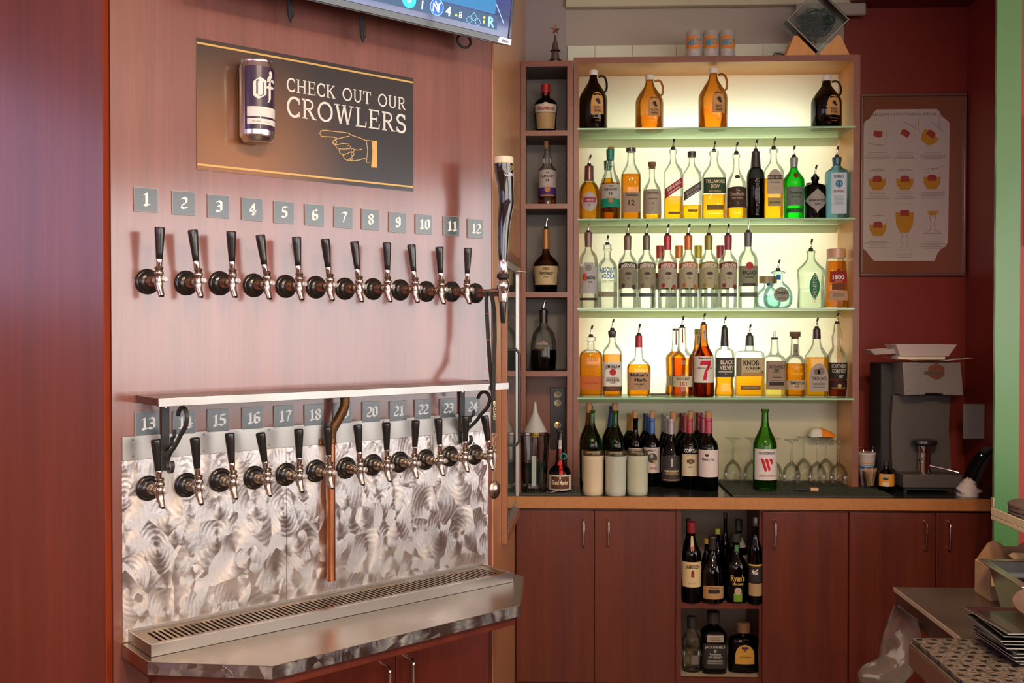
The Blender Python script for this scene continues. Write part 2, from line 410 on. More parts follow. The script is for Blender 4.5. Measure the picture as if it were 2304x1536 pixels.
# serif capitals: strokes (points, width)
def arc(cx, cy, rx, ry, a0, a1, n=14): return [(cx + rx * math.cos(R(a0 + (a1 - a0) * i / n)), cy + ry * math.sin(R(a0 + (a1 - a0) * i / n))) for i in range(n + 1)]
K, H_, S_ = .135, .075, .06
SER = {
 'C': (.72, [(arc(.40, .5, .33, .47, 42, 318, 22), K), ([(.655, .66), (.655, .97)], S_), ([(.655, .03), (.655, .30)], S_)]),
 'H': (.86, [([(.17, 0), (.17, 1)], K), ([(.69, 0), (.69, 1)], K), ([(.17, .5), (.69, .5)], H_), ([(.03, .03), (.31, .03)], S_), ([(.03, .97), (.31, .97)], S_), ([(.55, .03), (.83, .03)], S_), ([(.55, .97), (.83, .97)], S_)]),
 'E': (.72, [([(.17, 0), (.17, 1)], K), ([(.03, .03), (.62, .03)], H_), ([(.03, .97), (.60, .97)], H_), ([(.17, .52), (.50, .52)], H_), ([(.62, 0), (.65, .28)], S_), ([(.60, 1), (.62, .76)], S_), ([(.50, .40), (.50, .64)], S_)]),
 'K': (.80, [([(.17, 0), (.17, 1)], K), ([(.03, .03), (.31, .03)], S_), ([(.03, .97), (.31, .97)], S_), ([(.66, .97), (.20, .42)], H_), ([(.34, .58), (.70, .02)], K), ([(.54, .97), (.76, .97)], S_), ([(.56, .03), (.82, .03)], S_)]),
 'O': (.86, [(arc(.42, .5, .36, .46, 0, 360, 28), K * .9)]),
 'U': (.84, [([(.17, .97), (.17, .34)] + arc(.42, .34, .25, .29, 180, 360, 12) + [(.67, .97)], K * .85), ([(.03, .97), (.31, .97)], S_), ([(.55, .97), (.80, .97)], S_)]),
 'T': (.74, [([(.36, 0), (.36, 1)], K), ([(.03, .96), (.69, .96)], H_), ([(.045, .97), (.03, .72)], S_), ([(.675, .97), (.69, .72)], S_), ([(.22, .03), (.50, .03)], S_)]),
 'R': (.80, [([(.17, 0), (.17, 1)], K), ([(.03, .03), (.31, .03)], S_), ([(.03, .96), (.34, .96)] + arc(.36, .73, .24, .23, 90, -90, 10) + [(.17, .50)], K * .75), ([(.36, .52), (.66, .03)], K), ([(.58, .03), (.82, .03)], S_)]),
 'W': (1.12, [([(.14, 1), (.36, 0)], K), ([(.36, 0), (.55, .98)], H_), ([(.55, 1), (.76, 0)], K), ([(.76, 0), (.97, .98)], H_), ([(.0, .97), (.30, .97)], S_), ([(.42, .97), (.66, .97)], S_), ([(.85, .97), (1.10, .97)], S_)]),
 'L': (.70, [([(.17, 0), (.17, 1)], K), ([(.03, .03), (.60, .03)], H_), ([(.03, .97), (.31, .97)], S_), ([(.60, 0), (.63, .32)], S_)]),
 'S': (.64, [(arc(.32, .735, .22, .225, 20, 270, 14) + arc(.32, .27, .24, .24, 90, -160, 14), K), ([(.54, .72), (.54, .98)], S_), ([(.075, .02), (.075, .30)], S_)]),
 ' ': (.50, []),
}
def serif_text(mb, s, x0, x1, z, h, material, fn):
    W = sum(SER[c][0] + .06 for c in s) - .06; k = (x1 - x0) / W; x = x0
    for ch in s:
        wd, st = SER[ch]
        for pts, t in st:
            line2d(mb, [(x + p[0] * k, z + p[1] * h) for p in pts], t * min(k, h) * .95, material, fn)
        x += (wd + .06) * k
# ---------------------------------------------------------------- palette
M_tapwood = wood('mahogany_laminate', (.165, .047, .034), (.265, .082, .058), .42, coat=1, coatr=.15, scale=(9, 9, .35), cior=1.72)
M_panel = wood('dark_mahogany', (.105, .017, .009), (.17, .030, .016), .4, coat=.8, coatr=.2, scale=(13, 13, .3), cior=1.6)
M_cab = wood('cabinet_mahogany', (.080, .011, .0045), (.145, .024, .009), .45, coat=.25, coatr=.25, scale=(13, 13, .5))
M_frame = wood('red_brown_edging', (.20, .066, .040), (.26, .088, .056), .45, coat=.3, coatr=.25, scale=(5, 5, 5))
M_maple = wood('maple_lining', (.68, .31, .09), (.80, .40, .13), .4, coat=.2, scale=(4, 4, .8))
M_alcove = wood('alcove_wood', (.50, .21, .085), (.62, .29, .125), .4, coat=1, coatr=.32, scale=(8, 8, .5), cior=1.6)
M_edgew = mat('counter_edge_wood', (.42, .17, .05), .5, noise=.25, nscale=60)
M_gray = mat('grey_wall_paint', (.48, .43, .37), .7, noise=.05, nscale=3)
M_bluegray = mat('blue_grey_wall_paint', (.38, .35, .35), .7)
M_red = mat('dark_red_paint', (.26, .028, .018), .45, noise=.08, nscale=200, bump=.1)
M_red2 = mat('bright_red_paint', (.30, .032, .020), .5, noise=.06, nscale=5)
M_dkred = mat('deep_red', (.16, .015, .012), .5)
M_green = mat('green_gloss_paint', (.065, .20, .055), .35, coat=1, coatr=.22, noise=.25, nscale=2.2)
M_black = mat('black_plastic', (.012, .012, .012), .28, coat=.5)
M_blackm = mat('matt_black', (.02, .02, .02), .6)
M_chrome = mat('chrome', (.80, .78, .76), .10, metal=1)
M_nickel = mat('worn_nickel', (.52, .46, .40), .24, metal=1, noise=.25, nscale=60)
M_brass = mat('tarnished_brass', (.44, .37, .30), .28, metal=1, noise=.35, nscale=90)
M_copper = mat('copper_pipe', (.62, .24, .11), .32, metal=1, noise=.25, nscale=25)
M_browncu = mat('browned_copper', (.20, .10, .035), .4, metal=.7, noise=.4, nscale=30)
M_steel = brushed('brushed_steel', (.42, .39, .36), .33)
M_steelflat = brushed('worn_steel_top', (.36, .29, .22), .30, (3, 3, 3))
M_swirl = swirl('swirled_steel', (.66, .60, .57), .34, 9.5, .5)
M_swirl2 = swirl('swirled_edge', (.52, .49, .47), .28, 14, .6)
M_iron = mat('black_iron', (.03, .03, .03), .45)
M_white = paper((.80, .78, .74)); M_ink = paper((.03, .03, .03)); M_cream = paper((.78, .68, .48))
M_countertop = mat('black_laminate', (.025, .028, .026), .18, coat=.3, noise=.3, nscale=80)
M_shelfglass = glass('shelf_glass', (.86, .95, .84), .3, .7)
M_shelfedge = mat('green_glass_edge', (.30, .62, .36), .15, trans=.0, coat=.6)
M_diff = translucent('opal_diffuser', (.92, .92, .86), .25)
M_lip = translucent('opal_lip', (.80, .85, .62), .45)

# ---------------------------------------------------------------- room
XL, XR, YB, ZC = -2.9, 5.0, -3.6, 3.46
struct('floor', MB().box(XL, XR, YB, YW + .2, -.05, 0), mat('dark_floor_tile', (.10, .06, .045), .5, noise=.3, nscale=4))
struct('ceiling', MB().box(XL, XR, YB, YW + .2, ZC, ZC + .05), mat('ceiling_paint', (.70, .46, .36), .8))
def xw(px, Y): return at_y(px, 735, Y).x
def zw(py, Y): return at_y(1500, py, Y).z
A_cam = (-.066, 3.589); ADIR = Vector((.0903, 1)).normalized()
def alc(s):   # s metres along the alcove wall from the tap wall's end
    q = RT * (A_cam[0] + ADIR.x * s) + FW * (A_cam[1] + ADIR.y * s); return Vector((q.x, q.y, 0))
AW = (alc(1) - alc(0)); APHI = math.atan2(AW.y, AW.x); AN = Vector((AW.y, -AW.x, 0))
# tap wall, alcove wall, left panel
uL, uR = tap(251, 735)[0], tap(1105, 735)[0]
struct('wall_tap', MB().box(uL, uR, 0, .05, 0, ZC), M_tapwood, loc=(T0.x, T0.y, 0), rot=PHI)
struct('trim_1', MB().box(uR + .002, tap(1112, 735)[0], .004, .05, 0, ZC), M_dkred, loc=(T0.x, T0.y, 0), rot=PHI)
a0 = alc(0)
struct('wall_alcove', MB().box(.0, 1.55, .0, .05, 0, ZC), M_alcove, loc=(a0.x, a0.y, 0), rot=APHI)
lc = tloc(uL, 0, 0)
struct('wall_left', MB().box(-2.9, lc.x - .0085, lc.y - .028, lc.y + .01, 0, ZC), M_panel)
struct('trim_7', MB().box(lc.x - .0084, lc.x - .006, lc.y - .0275, lc.y + .01, 0, ZC), mat('raw_red_edge', (.30, .045, .015), .7, spec=.15))
struct('gap_shade_strip', MB().box(lc.x - .0058, lc.x + .004, lc.y + .012, lc.y + .03, 0, ZC), mat('shadow_gap_black', (.01, .005, .004), .9, spec=0))  # black strip put in as the shade of the gap beside the panel
struct('wall_left', MB().box(-2.92, -2.87, YB, lc.y - .03, 0, ZC), mat('plaster_brown', (.30, .16, .12), .7))
struct('wall_back', MB().box(xw(1150, YW), xw(1272, YW), YW - .05, YW, 0, ZC), M_bluegray)
struct('wall_back', MB().box(xw(1272, YW) + .001, xw(1893, YW), YW - .02, YW + .05, 0, ZC), M_gray)
XS = xw(2172, YW)
struct('wall_back', MB().box(xw(1893, YW) + .001, XS + .1, YW + .0, YW + .08, 0, ZC), M_red)
struct('wall_right', MB().box(XS, XS + .06, 4.06, YW - .001, 0, ZC), M_red)
struct('ceiling_soffit', MB().box(xw(1900, YW), XS - .001, 3.99, YW - .001, 3.215, ZC - .001), M_dkred)
# partition with the green post
struct('wall_partition', MB().box(1.745, XR, 3.947, 3.985, 0, ZC), M_red2)
struct('trim_2', MB().box(1.677, 1.768, 3.93, 3.946, 0, ZC), M_green, label='glossy green painted upright board beside the red wall', cat='post')
struct('trim_3', MB().box(1.790, 2.3, 3.935, 3.946, zw(555, 3.935), zw(265, 3.935)), M_dkred)
# far walls, windows
wallp = mat('warm_plaster', (.55, .36, .27), .7)
struct('wall_rear', MB().box(XL, XR, YB - .05, YB, 0, ZC), wallp)
wr = MB().box(XR, XR + .05, YB, 5.2, 0, .95).box(XR, XR + .05, YB, 5.2, 2.88, ZC).box(XR, XR + .05, YB, -1.9, .95, 2.88).box(XR, XR + .05, 3.1, 5.2, .95, 2.88)
struct('wall_far_right', wr, wallp)
day = mat('daylight_pane', (.94, .98, 1.0), emit=4.7)
day2 = mat('dull_daylight_pane', (1.0, .95, .90), emit=3.8)
fr = mat('window_frame_white', (.7, .68, .62), .4)
def window(name, x0, y0, x1, y1, z0, z1, pane, nmul):
    d = Vector((x1 - x0, y1 - y0, 0)); L = d.length; a = math.atan2(d.y, d.x)
    o = struct(name, MB().box(0, L, -.02, -.01, z0, z1), pane, loc=(x0, y0, 0), rot=a)
    g = MB()
    for i in range(nmul + 1): g.box(L * i / nmul - .02, L * i / nmul + .02, -.05, 0, z0, z1)
    g.box(0, L, -.05, 0, z0, z0 + .04).box(0, L, -.05, 0, z1 - .04, z1)
    f = g.build('window_frame', fr, o)
    return o
window('window_1', XR, 3.1, XR, -1.9, .95, 2.88, day, 4)
window('window_2', 4.8, YB + .0, -1.6, YB + .0, 1.0, 2.85, day2, 5)
# bar counter of the room behind the camera, so polished surfaces have something dark to mirror
bc = thing('bar_counter', 'dark wooden customer bar counter behind the viewpoint', 'counter', (0, 0, 0))
MB().box(-1.5, 3.6, -1.6, -1.1, 0, 1.0).build('body', M_panel, bc)
MB().box(-1.6, 3.7, -1.7, -1.0, 1.001, 1.05).build('worktop', M_cab, bc, bev=.01)
# warm lamps added under the ceiling, out of view, to fill the room
def add_fill_lamp(x, y, z, pw, label):
    t = thing('fill_lamp', label, 'lamp', (x, y, z), group='added ceiling fill lamps')
    MB().lathe([(0, .16), (.05, .15), (ZC - z, .10)] if ZC - z < .2 else [(0, .16), (.06, .12), (.10, .012), (ZC - z, .012)]).build('lamp_shade', M_blackm, t)
    MB().lathe([(-.012, .10), (-.004, .145), (0, .145)]).build('diffuser', mat('lamp_opal', (1, .78, .52), emit=10), t)
    l = area('fill_lamp_light', (x, y, z - .02), (0, 0, 0), .26, .26, pw, (1, .76, .50)); l.parent = None
add_fill_lamp(.8, .8, 3.2, 75, 'round black fill lamp added out of view over the service aisle')
add_fill_lamp(2.2, -.9, 3.2, 50, 'round black fill lamp added out of view near the right-hand windows')
add_fill_lamp(.2, .3, 3.2, 70, 'round black fill lamp added out of view over the customer side')
window('window_3', -2.865, -3.0, -2.865, 1.3, 1.75, 2.95, mat('evening_blue_pane', (.66, .60, 1.0), emit=2.6), 3)

# soffit and mouldings above the shelving
M_crm = mat('cream_moulding', (.62, .60, .42), .5)
Yt = YW - .07
sf = MB().box(xw(1272, Yt), xw(1948, Yt), Yt, YW - .03, zw(13, Yt), ZC)
struct('trim_4', sf, M_crm, bev=.004)
struct('trim_5', MB().box(xw(1790, Yt - .03), xw(1946, Yt - .03), Yt - .03, Yt - .001, zw(38, Yt - .03), zw(10, Yt - .03)), M_gray, bev=.008)
# pale tile band on the wall behind the shelving top
tb = MB()
zt0, zt1 = zw(150, YW - .03), zw(101, YW - .03)
xs = [1276, 1338, 1422, 1520, 1624, 1715, 1800, 1893]
for a, b in zip(xs, xs[1:]):
    tb.box(xw(a, YW - .03) + .001, xw(b, YW - .03) - .001, YW - .03, YW - .0205, zt0, zt1)
struct('trim_6', tb, mat('pale_tile', (.85, .92, .76), .3))

# ---------------------------------------------------------------- back counter and cabinets
ZCT = .914; YCF = 4.44
XCL = xw(1157, YCF); XCR = XS - .002
# the alcove wall runs slightly skew, so the counter follows it
def xa(Y):   # x of the alcove wall face at depth Y
    d = (alc(1) - alc(0)); s = (Y - a0.y) / d.y; return a0.x + d.x * s
xaF, xaB = xa(YCF) + .003, xa(YW - .055) + .003
ct = thing('back_counter', 'long black laminate counter with a wooden front edge', 'counter', (0, 0, 0))
MB().slab([(xaF, YCF + .02), (XCR, YCF + .02), (XCR, YW - .055), (xaB, YW - .055)], ZCT - .045, ZCT).build('worktop', M_countertop, ct)
MB().slab([(xaF, YCF), (XCR, YCF), (XCR, YCF + .0199), (xaF, YCF + .0199)], ZCT - .05, ZCT + .001).build('front_edge', M_edgew, ct, bev=.002)
YCAB = YCF + .035
def handle(parent, x, y, z0, z1, name='handle'):
    pts = [(x, y, z1), (x, y - .022, z1 - .001), (x, y - .032, z1 - .010), (x, y - .032, z0 + .010), (x, y - .022, z0 + .001), (x, y, z0)]
    return MB().tube(pts, .0042).build(name, M_chrome, parent)
def cabinet(x0, x1, doors, label):
    """doors: list of (px0, px1, handle px)"""
    t = thing('base_cabinet', label, 'cabinet', (0, 0, 0))
    X0, X1 = (xaF + .001 if x0 is None else xw(x0, YCAB)), (XCR if x1 is None else xw(x1, YCAB))
    xb = max(X0, xaB + .01) if x0 is None else X0
    X0b = X0 + .036 if x0 == 1717 else X0
    xb = X0b if x0 == 1717 else xb
    MB().slab([(X0b, YCAB), (X1 - .001, YCAB), (X1 - .001, YW - .06), (xb, YW - .06)], 0.0, ZCT - .051).build('body', M_cab, t)
    for p0, p1, hx in doors:
        a = X0 + .002 if p0 is None else xw(p0, YCAB - .02); b = X1 - .003 if p1 is None else xw(p1, YCAB - .02)
        d = MB().box(a + .0015, b - .0015, YCAB - .019, YCAB - .0005, .10, ZCT - .062).build('door', M_cab, t, bev=.0015)
        handle(d, xw(hx, YCAB - .05), YCAB - .019, zw(1232, YCAB - .05), zw(1171, YCAB - .05))
    return t
cabinet(None, 1522, [(None, 1338, 1314), (1338, 1521, 1370)], 'dark mahogany cabinet with two doors below the pitchers and left niche')
cabinet(1717, 1912, [(1717, 1911, 1747)], 'dark mahogany cabinet with a single door right of the open bottle cupboard')
cabinet(1912.5, None, [(1913, 2109, 2089), (2110, 2300, 2142)], 'dark mahogany cabinet with two doors below the juice machine')
# open cupboard
oc = thing('open_cupboard', 'open mahogany cupboard bay holding spare bottles between the doors', 'cupboard', (0, 0, 0))
ox0, ox1 = xw(1522.5, YCAB), xw(1716.5, YCAB)
M_cream2 = mat('cupboard_lining', (.42, .33, .24), .6)
MB().box(ox0, ox0 + .022, YCAB, YW - .07, 0, ZCT - .051).build('side_panel', M_cab, oc)
MB().box(ox1 + .022, ox1 + .034, YCAB, YW - .07, 0, ZCT - .051).build('side_panel', M_cab, oc)
MB().box(ox1 - .012, ox1 + .0219, YCAB, YCAB + .016, 0, ZCT - .051).build('face_frame', M_cab, oc)
MB().box(ox0 + .0221, ox1 + .0219, YW - .16, YW - .15, .05, ZCT - .052).build('back_panel', M_cream2, oc)
zsh = at_y(1620, 1357, YCAB + .0).z
def lshelf(z, nm='shelf'):
    o = MB().box(ox0 + .0221, ox1 + .0219, YCAB + .0165, YW - .161, z - .022, z, M_cream2).box(ox0 + .0221, ox1 - .0121, YCAB + .001, YCAB + .0164, z - .023, z + .001, M_cab).build(nm, None, oc)
    return o
lshelf(zsh); lshelf(.12, 'bottom_panel')

# ---------------------------------------------------------------- tall niche tower
tw = thing('niche_shelving', 'narrow red-brown tower of open niches left of the lit shelves', 'shelving', (0, 0, 0))
nx0, nx1 = max(xw(1170, Y1), xa(Y1 + .02) + .002), xw(1288.5, Y1)
zt = zw(134, Y1); stw = xw(1181, Y1) - xw(1170, Y1); stw2 = xw(1288.5, Y1) - xw(1276, Y1)
M_cubby = mat('niche_lining', (.13, .105, .10), .6)
def edged(mb, x0, x1, y0, y1, z0, z1, inner, t=.003):
    return mb.box(x0, x1, y0, y0 + t, z0, z1, M_frame).box(x0, x1, y0 + t, y1, z0, z1, inner)
edged(MB(), nx0, nx0 + stw, Y1, YD - .0, ZCT + .001, zt, M_cubby).build('side_panel', None, tw)
edged(MB(), nx1 - stw2, nx1, Y1, YD - .0, ZCT + .001, zt, M_cubby).build('side_panel', None, tw)
edged(MB(), nx0 + stw, nx1 - stw2, Y1, YD, zt - .026, zt, M_cubby).build('top_panel', None, tw)
MB().box(nx0 + stw, nx1 - stw2, YD - .006, YD, zw(836, Y1), zt - .027).build('back_panel', mat('niche_back', (.24, .215, .205), .55), tw)
NS = []
for pa in (291.5, 457, 656.5, 835.5):
    z = zw(pa, Y1); NS.append(z)
    edged(MB(), nx0 + stw, nx1 - stw2, Y1, YD - .007, z - .024, z, M_cubby).build('shelf', None, tw)
MB().box(nx0 + stw, nx1 - stw2, YD - .006, YD, ZCT + .001, zw(836, Y1) - .025).build('lower_back_panel', M_frame, tw)
# socket strip on the lower back
so = thing('wall_socket', 'black double wall socket in the niche above the orange liqueur bottle', 'socket', (xw(1255, YD - .02), YD - .0065, 0))
sx = .036
z0s, z1s = zw(1010, YD - .01), zw(872, YD - .01)
MB().box(-sx, sx, -.012, 0, z0s, z1s).build('plate', M_black, so, bev=.002)
for py in (888, 907, 957):
    z = zw(py, YD - .02); g = MB(); g.add(*[[(x, -.0135, z + q) for x, q in ell(0, 0, .0175, .016)], [tuple(range(20))]], M_cream)
    for q in (-.006, .006): g.box(q - .0012, q + .0012, -.0142, -.0136, z - .001, z + .008, M_ink)
    g.add([(x, -.0140, z + q) for x, q in ell(0, -.007, .0025, .0025, 8)], [tuple(range(8))], M_ink)
    g.build('outlet', None, so, fixn=False)
MB().lathe([(0, .0045), (.002, .003)], mat('orange_indicator', (1, .25, .03), emit=6), T(-.004, -.015, zw(952, YD - .02)) @ RX(PI / 2), 10).build('indicator_light', None, so)

# ---------------------------------------------------------------- lit shelving unit
su = thing('lit_shelving', 'large backlit bottle shelving with red-brown frame and glass shelves', 'shelving', (0, 0, 0))
ux0, ux1 = xw(1290.5, Y1), xw(1933, Y1); uzt = zw(127, Y1)
li, ri = xw(1302, Y1), xw(1918.5, Y1)
edged(MB(), ux0, li, Y1, YW - .021, ZCT + .001, uzt, M_maple).build('side_panel', None, su)
edged(MB(), ri, ux1, Y1, YW - .021, ZCT + .001, uzt, M_maple).build('side_panel', None, su)
edged(MB(), li, ri, Y1, YW - .021, uzt - .027, uzt, M_maple).build('top_panel', None, su)
SH = [zw(287, Y1), zw(491.5, Y1), zw(692.5, Y1), zw(894.5, Y1)]    # tops of the glass shelves
zlow = SH[3] - .012
MB().box(li + .001, ri - .001, YD, YD + .003, zlow, uzt - .028).build('light_panel', M_diff, su)
MB().box(li + .001, ri - .001, YW - .028, YW - .0215, zlow, uzt - .028).build('light_box_back', mat('white_reflector', (.85, .85, .8), .6), su)
MB().box(li + .001, ri - .001, YD + .0035, YW - .029, zlow - .012, zlow - .001).build('light_box_floor', M_white, su)
MB().box(li + .001, ri - .001, YD + .0, YD + .006, ZCT + .001, zlow - .013).build('lower_back_panel', mat('beige_laminate', (.52, .50, .33), .35, coat=.4, coatr=.2), su)
for i, z in enumerate(SH):
    g = MB(); x0, x1 = (li - .006, ri + .004) if 1 else 0
    g.box(li + .002, ri - .002, Y1 + .001, YD - .003, z - .008, z, M_shelfglass)
    g.box(li - .006, ri + .006, Y1 - .006, Y1 - .0005, z - .0078, z - .0002, M_shelfedge)
    g.build('glass_shelf', None, su, smooth=False)
    xe = .03
    c = MB()
    c.prism([(li + .002, z - .0135), (ri - .002, z - .0135), (ri - .002 - xe * .4, z - .052 + i * .004), (li + .002, z - .052 + i * .004)], YD - .032, YD - .0275, M_lip)
    c.box(li + .002, ri - .002, YD - .0274, YD - .001, z - .014, z - .0105, M_lip)
    c.build('light_strip', None, su)
# ================================================================ TAP WALL
TZ = lambda px, py, off=0.: tap(px, py, off)
def tapobj(off, name, mb, m=None, parent=None, **k):
    return mb.build(name, m, parent, loc=(T0.x + TN.x * off, T0.y + TN.y * off, 0) if parent is None else None, rot=PHI if parent is None else None, **k)
# ---- splash sheets (thin, lying on the wall)
u0, _ = tap(273, 1000); u1, _ = tap(1097, 1000); u1b, _ = tap(1100.5, 950)
zS = tap(600, tap and 960)[1]
zST = tap(276, 983)[1]; zSM = tap(276, 1036)[1]; zSB = .796
sp = thing('splash_back', 'tall swirl-sanded steel sheet behind the lower row of taps', 'splashback', (T0.x, T0.y, 0), PHI)
um = tap(643, 1100)[0]
MB().box(u0, um - .0006, -.003, -.0003, zSB + .002, zSM - .001).build('sheet', M_swirl, sp)
MB().box(um + .0006, u1, -.003, -.0003, zSB + .002, zSM - .001).build('sheet', M_swirl, sp)
MB().box(u0 + .002, u1b, -.0034, -.0003, zSM, zST).build('top_band', M_steel, sp)
sc_ = MB()
for k in range(14):
    sc_.lathe([(0, .0035), (.0012, .0025)], M_nickel, T(u0 + .03 + (u1 - u0 - .06) * (k // 2) / 6, -.0034, (zSM + .01) if k % 2 else (zST - .008)) @ RX(PI / 2), 8)
sc_.build('rivets', None, sp)['kind'] = 'stuff'
# ---- number tiles
M_tile = mat('slate_grey_tile', (.060, .082, .095), .25, coat=.8, coatr=.22); M_tile.node_tree.nodes['Principled BSDF'].inputs['Coat IOR'].default_value = 1.6
M_tedge = mat('tile_side', (.55, .50, .45), .5); M_num = mat('number_white', (.95, .94, .88), .4, coat=.6, coatr=.22)
NUM = 'one two three four five six seven eight nine ten eleven twelve thirteen fourteen fifteen sixteen seventeen eighteen nineteen twenty twenty-one twenty-two twenty-three twenty-four'.split()
TL = [(301.2, 420.2), (387.3, 428.4), (467.3, 436.6), (544, 443.5), (616.6, 451.2), (686, 457.8), (752.5, 463), (813.7, 469), (876.1, 475.7), (935.2, 480.6), (998.1, 485.5), (1052.8, 491.6),
      (303.8, 927.5), (389, 924.8), (466.5, 920.8), (544.9, 916.4), (616.4, 913), (685, 910.4), (749.8, 906.4), (815.6, 904), (876.7, 902.7), (933, 899.3), (990, 897), (1045.8, 894)]
for i, (px, py) in enumerate(TL):
    u, z = tap(px, py, .004); s = .0655; o_ = random.uniform(-.001, .001)
    g = MB()
    fn = flat(-.0054)
    g.box(0, s, -.005, -.0002, -s, 0, M_tedge); g.box(.0008, s - .0008, -.0052, -.0049, -s + .0008, -.0008, M_tile)
    pen_text(g, str(i + 1), s * .52 + (.0 if i < 9 else .001), -s * .76, s * (.56 if i else .60), M_num, fn, step=.60 if i < 9 else .56)
    t = g.build('number_tile', None, None, loc=tloc(u, 0 if i < 12 else .0, z), rot=(0, R(random.uniform(-.8, .8)), PHI), smooth=False)
    tag(t, 'square grey tile bearing the white blackletter number %s' % NUM[i], 'number tile', 'number tiles of the %s row' % ('upper' if i < 12 else 'lower'))
# ---- taps
def make_tap():
    t = thing('beer_tap', 'x', 'beer tap')
    Q = RX(PI / 2)     # lathe axis pointing out of the wall (-y)
    MB().lathe([(0, .0350), (.003, .0350), (.006, .0335), (.008, .030), (.0085, .0285), (.0115, .0285), (.0145, .0265), (.017, .023), (.019, .0205)], M_black, Q, 36).build('flange', None, t)
    MB().lathe([(.019, .0155), (.022, .0155), (.026, .0145), (.034, .0145), (.038, .0125), (.044, .0105), (.058, .0105), (.062, .0130), (.070, .0130)], M_brass, Q, 24).build('shank', None, t)
    b = MB()
    # faucet body: horizontal barrel, rising neck, falling spout
    b.lathe([(.066, .0085), (.072, .0115), (.080, .0118), (.088, .0105), (.092, .0085)], M_nickel, Q, 20)
    b.lathe([(-.006, .0105), (.004, .0118), (.010, .0112), (.013, .0092), (.016, .0115), (.021, .0128), (.025, .0115), (.0275, .0092), (.030, .0105), (.0335, .0118), (.0365, .0105), (.038, .008)], M_nickel, T(0, -.085, 0), 22)
    b.build('faucet_body', None, t)
    MB().tube([(0, -.083, .002), (0, -.083, -.010), (.0005, -.086, -.020), (.002, -.091, -.030), (.003, -.095, -.041)], [.0118, .0115, .0098, .0086, .0082], M_nickel, seg=16).lathe([(0, .0062), (.0012, .0062)], M_blackm, T(.0031, -.0955, -.0425) @ RX(R(22)), 14).build('spout', None, t)
    MB().lathe([(0, .0085), (.005, .0085), (.006, .0078), (.0065, .006), (.0085, .006)], mat('pale_screw', (.85, .82, .78), .38, metal=.85), T(.0085, -.096, .004) @ RZ(R(18)) @ Q, 18).build('pivot_screw', None, t)
    h = MB().lathe([(.058, .0084), (.0585, .0088), (.075, .0098), (.100, .0116), (.125, .0132), (.138, .0138), (.1415, .0132), (.143, .011), (.1432, .004)], M_black, None, 26).build('handle', None, t)
    h.location = (0, -.085, 0)
    f = MB().lathe([(.037, .0072), (.039, .0078), (.048, .0080), (.0575, .0094), (.058, .0092)], M_chrome, None, 26).build('ferrule', None, h)
    return t
UL = [(302.5, 632.6, 0), (391.2, 635.7, -6), (468.2, 636.3, -3.5), (545.9, 641, -7.5), (618.8, 643.3, -4), (687.8, 645.4, -8), (754, 648.8, -6), (818.3, 649.5, -2), (880.2, 651.5, -4.4), (939.6, 655, -5), (997.8, 655.3, -1.3),
      (303.8, 1100, -4.7), (391, 1093, -5.7), (468.7, 1081.6, -4), (546, 1076, -9.8), (618, 1068.5, -2), (686, 1061, -4), (755, 1054, -4), (816, 1047, -4), (877, 1040.6, -1), (936.4, 1034.8, -4.5), (991.8, 1027.7, -1), (1048.7, 1024, -8)]
NUM = 'one two three four five six seven eight nine ten eleven twelve thirteen fourteen fifteen sixteen seventeen eighteen nineteen twenty twenty-one twenty-two twenty-three twenty-four'.split()
proto = make_tap()
for i, (px, py, lean) in enumerate(UL):
    up = i < 11; no = i + 1 if up else i + 2
    u, z = tap(px, py); u += .035; off = .0003 if up else .0036
    if i == 0: o = proto; o.location = tloc(u, off, z); o.rotation_euler = (0, 0, PHI)
    else: o, kids = dup(proto, tloc(u, off, z), PHI)
    for k in o.children:
        if k.name.startswith('handle'): k.rotation_euler = (R(random.uniform(-2, 5)), R(lean * 1.05), 0)
    tag(o, 'chrome and black beer tap directly below the tile numbered %s' % NUM[no - 1], 'beer tap', 'beer taps of the %s row' % ('upper' if up else 'lower'))
# ---- stout tap (number 12)
u, z = tap(1051.5, 659); u += .035
gt = thing('stout_tap', 'tall stout tap with a handle shaped like a full dark pint glass', 'beer tap', tloc(u, .0003, z), PHI, 'beer taps of the upper row')
MB().lathe([(0, .0350), (.003, .0350), (.006, .0335), (.008, .030), (.0085, .0285), (.0115, .0285), (.0145, .0265), (.019, .0205)], M_black, RX(PI / 2), 36).build('flange', None, gt)
MB().lathe([(.019, .0165), (.030, .0155), (.034, .0135), (.060, .0120), (.095, .0125), (.100, .0140), (.140, .0140)], M_brass, RX(PI / 2), 24).build('shank', None, gt)
gy = -.150
MB().lathe([(-.034, .012), (-.032, .0150), (-.008, .0172), (.003, .0172), (.010, .0205), (.022, .0225), (.036, .0205), (.044, .015)], M_chrome, T(0, gy, .0), 28).build('faucet_body', None, gt)
MB().lathe([(-.104, .0062), (-.100, .008), (-.040, .0125), (-.033, .0125)], M_black, T(0, gy, 0), 22).build('spout', None, gt)
MB().lathe([(.045, .019), (.048, .0205), (.058, .0205), (.061, .018)], M_blackm, T(0, gy, 0), 26).build('locking_ring', None, gt)
MB().lathe([(.060, .0155), (.064, .0170), (.100, .0165), (.106, .0155)], M_chrome, T(0, gy, 0), 26).build('ferrule', None, gt)
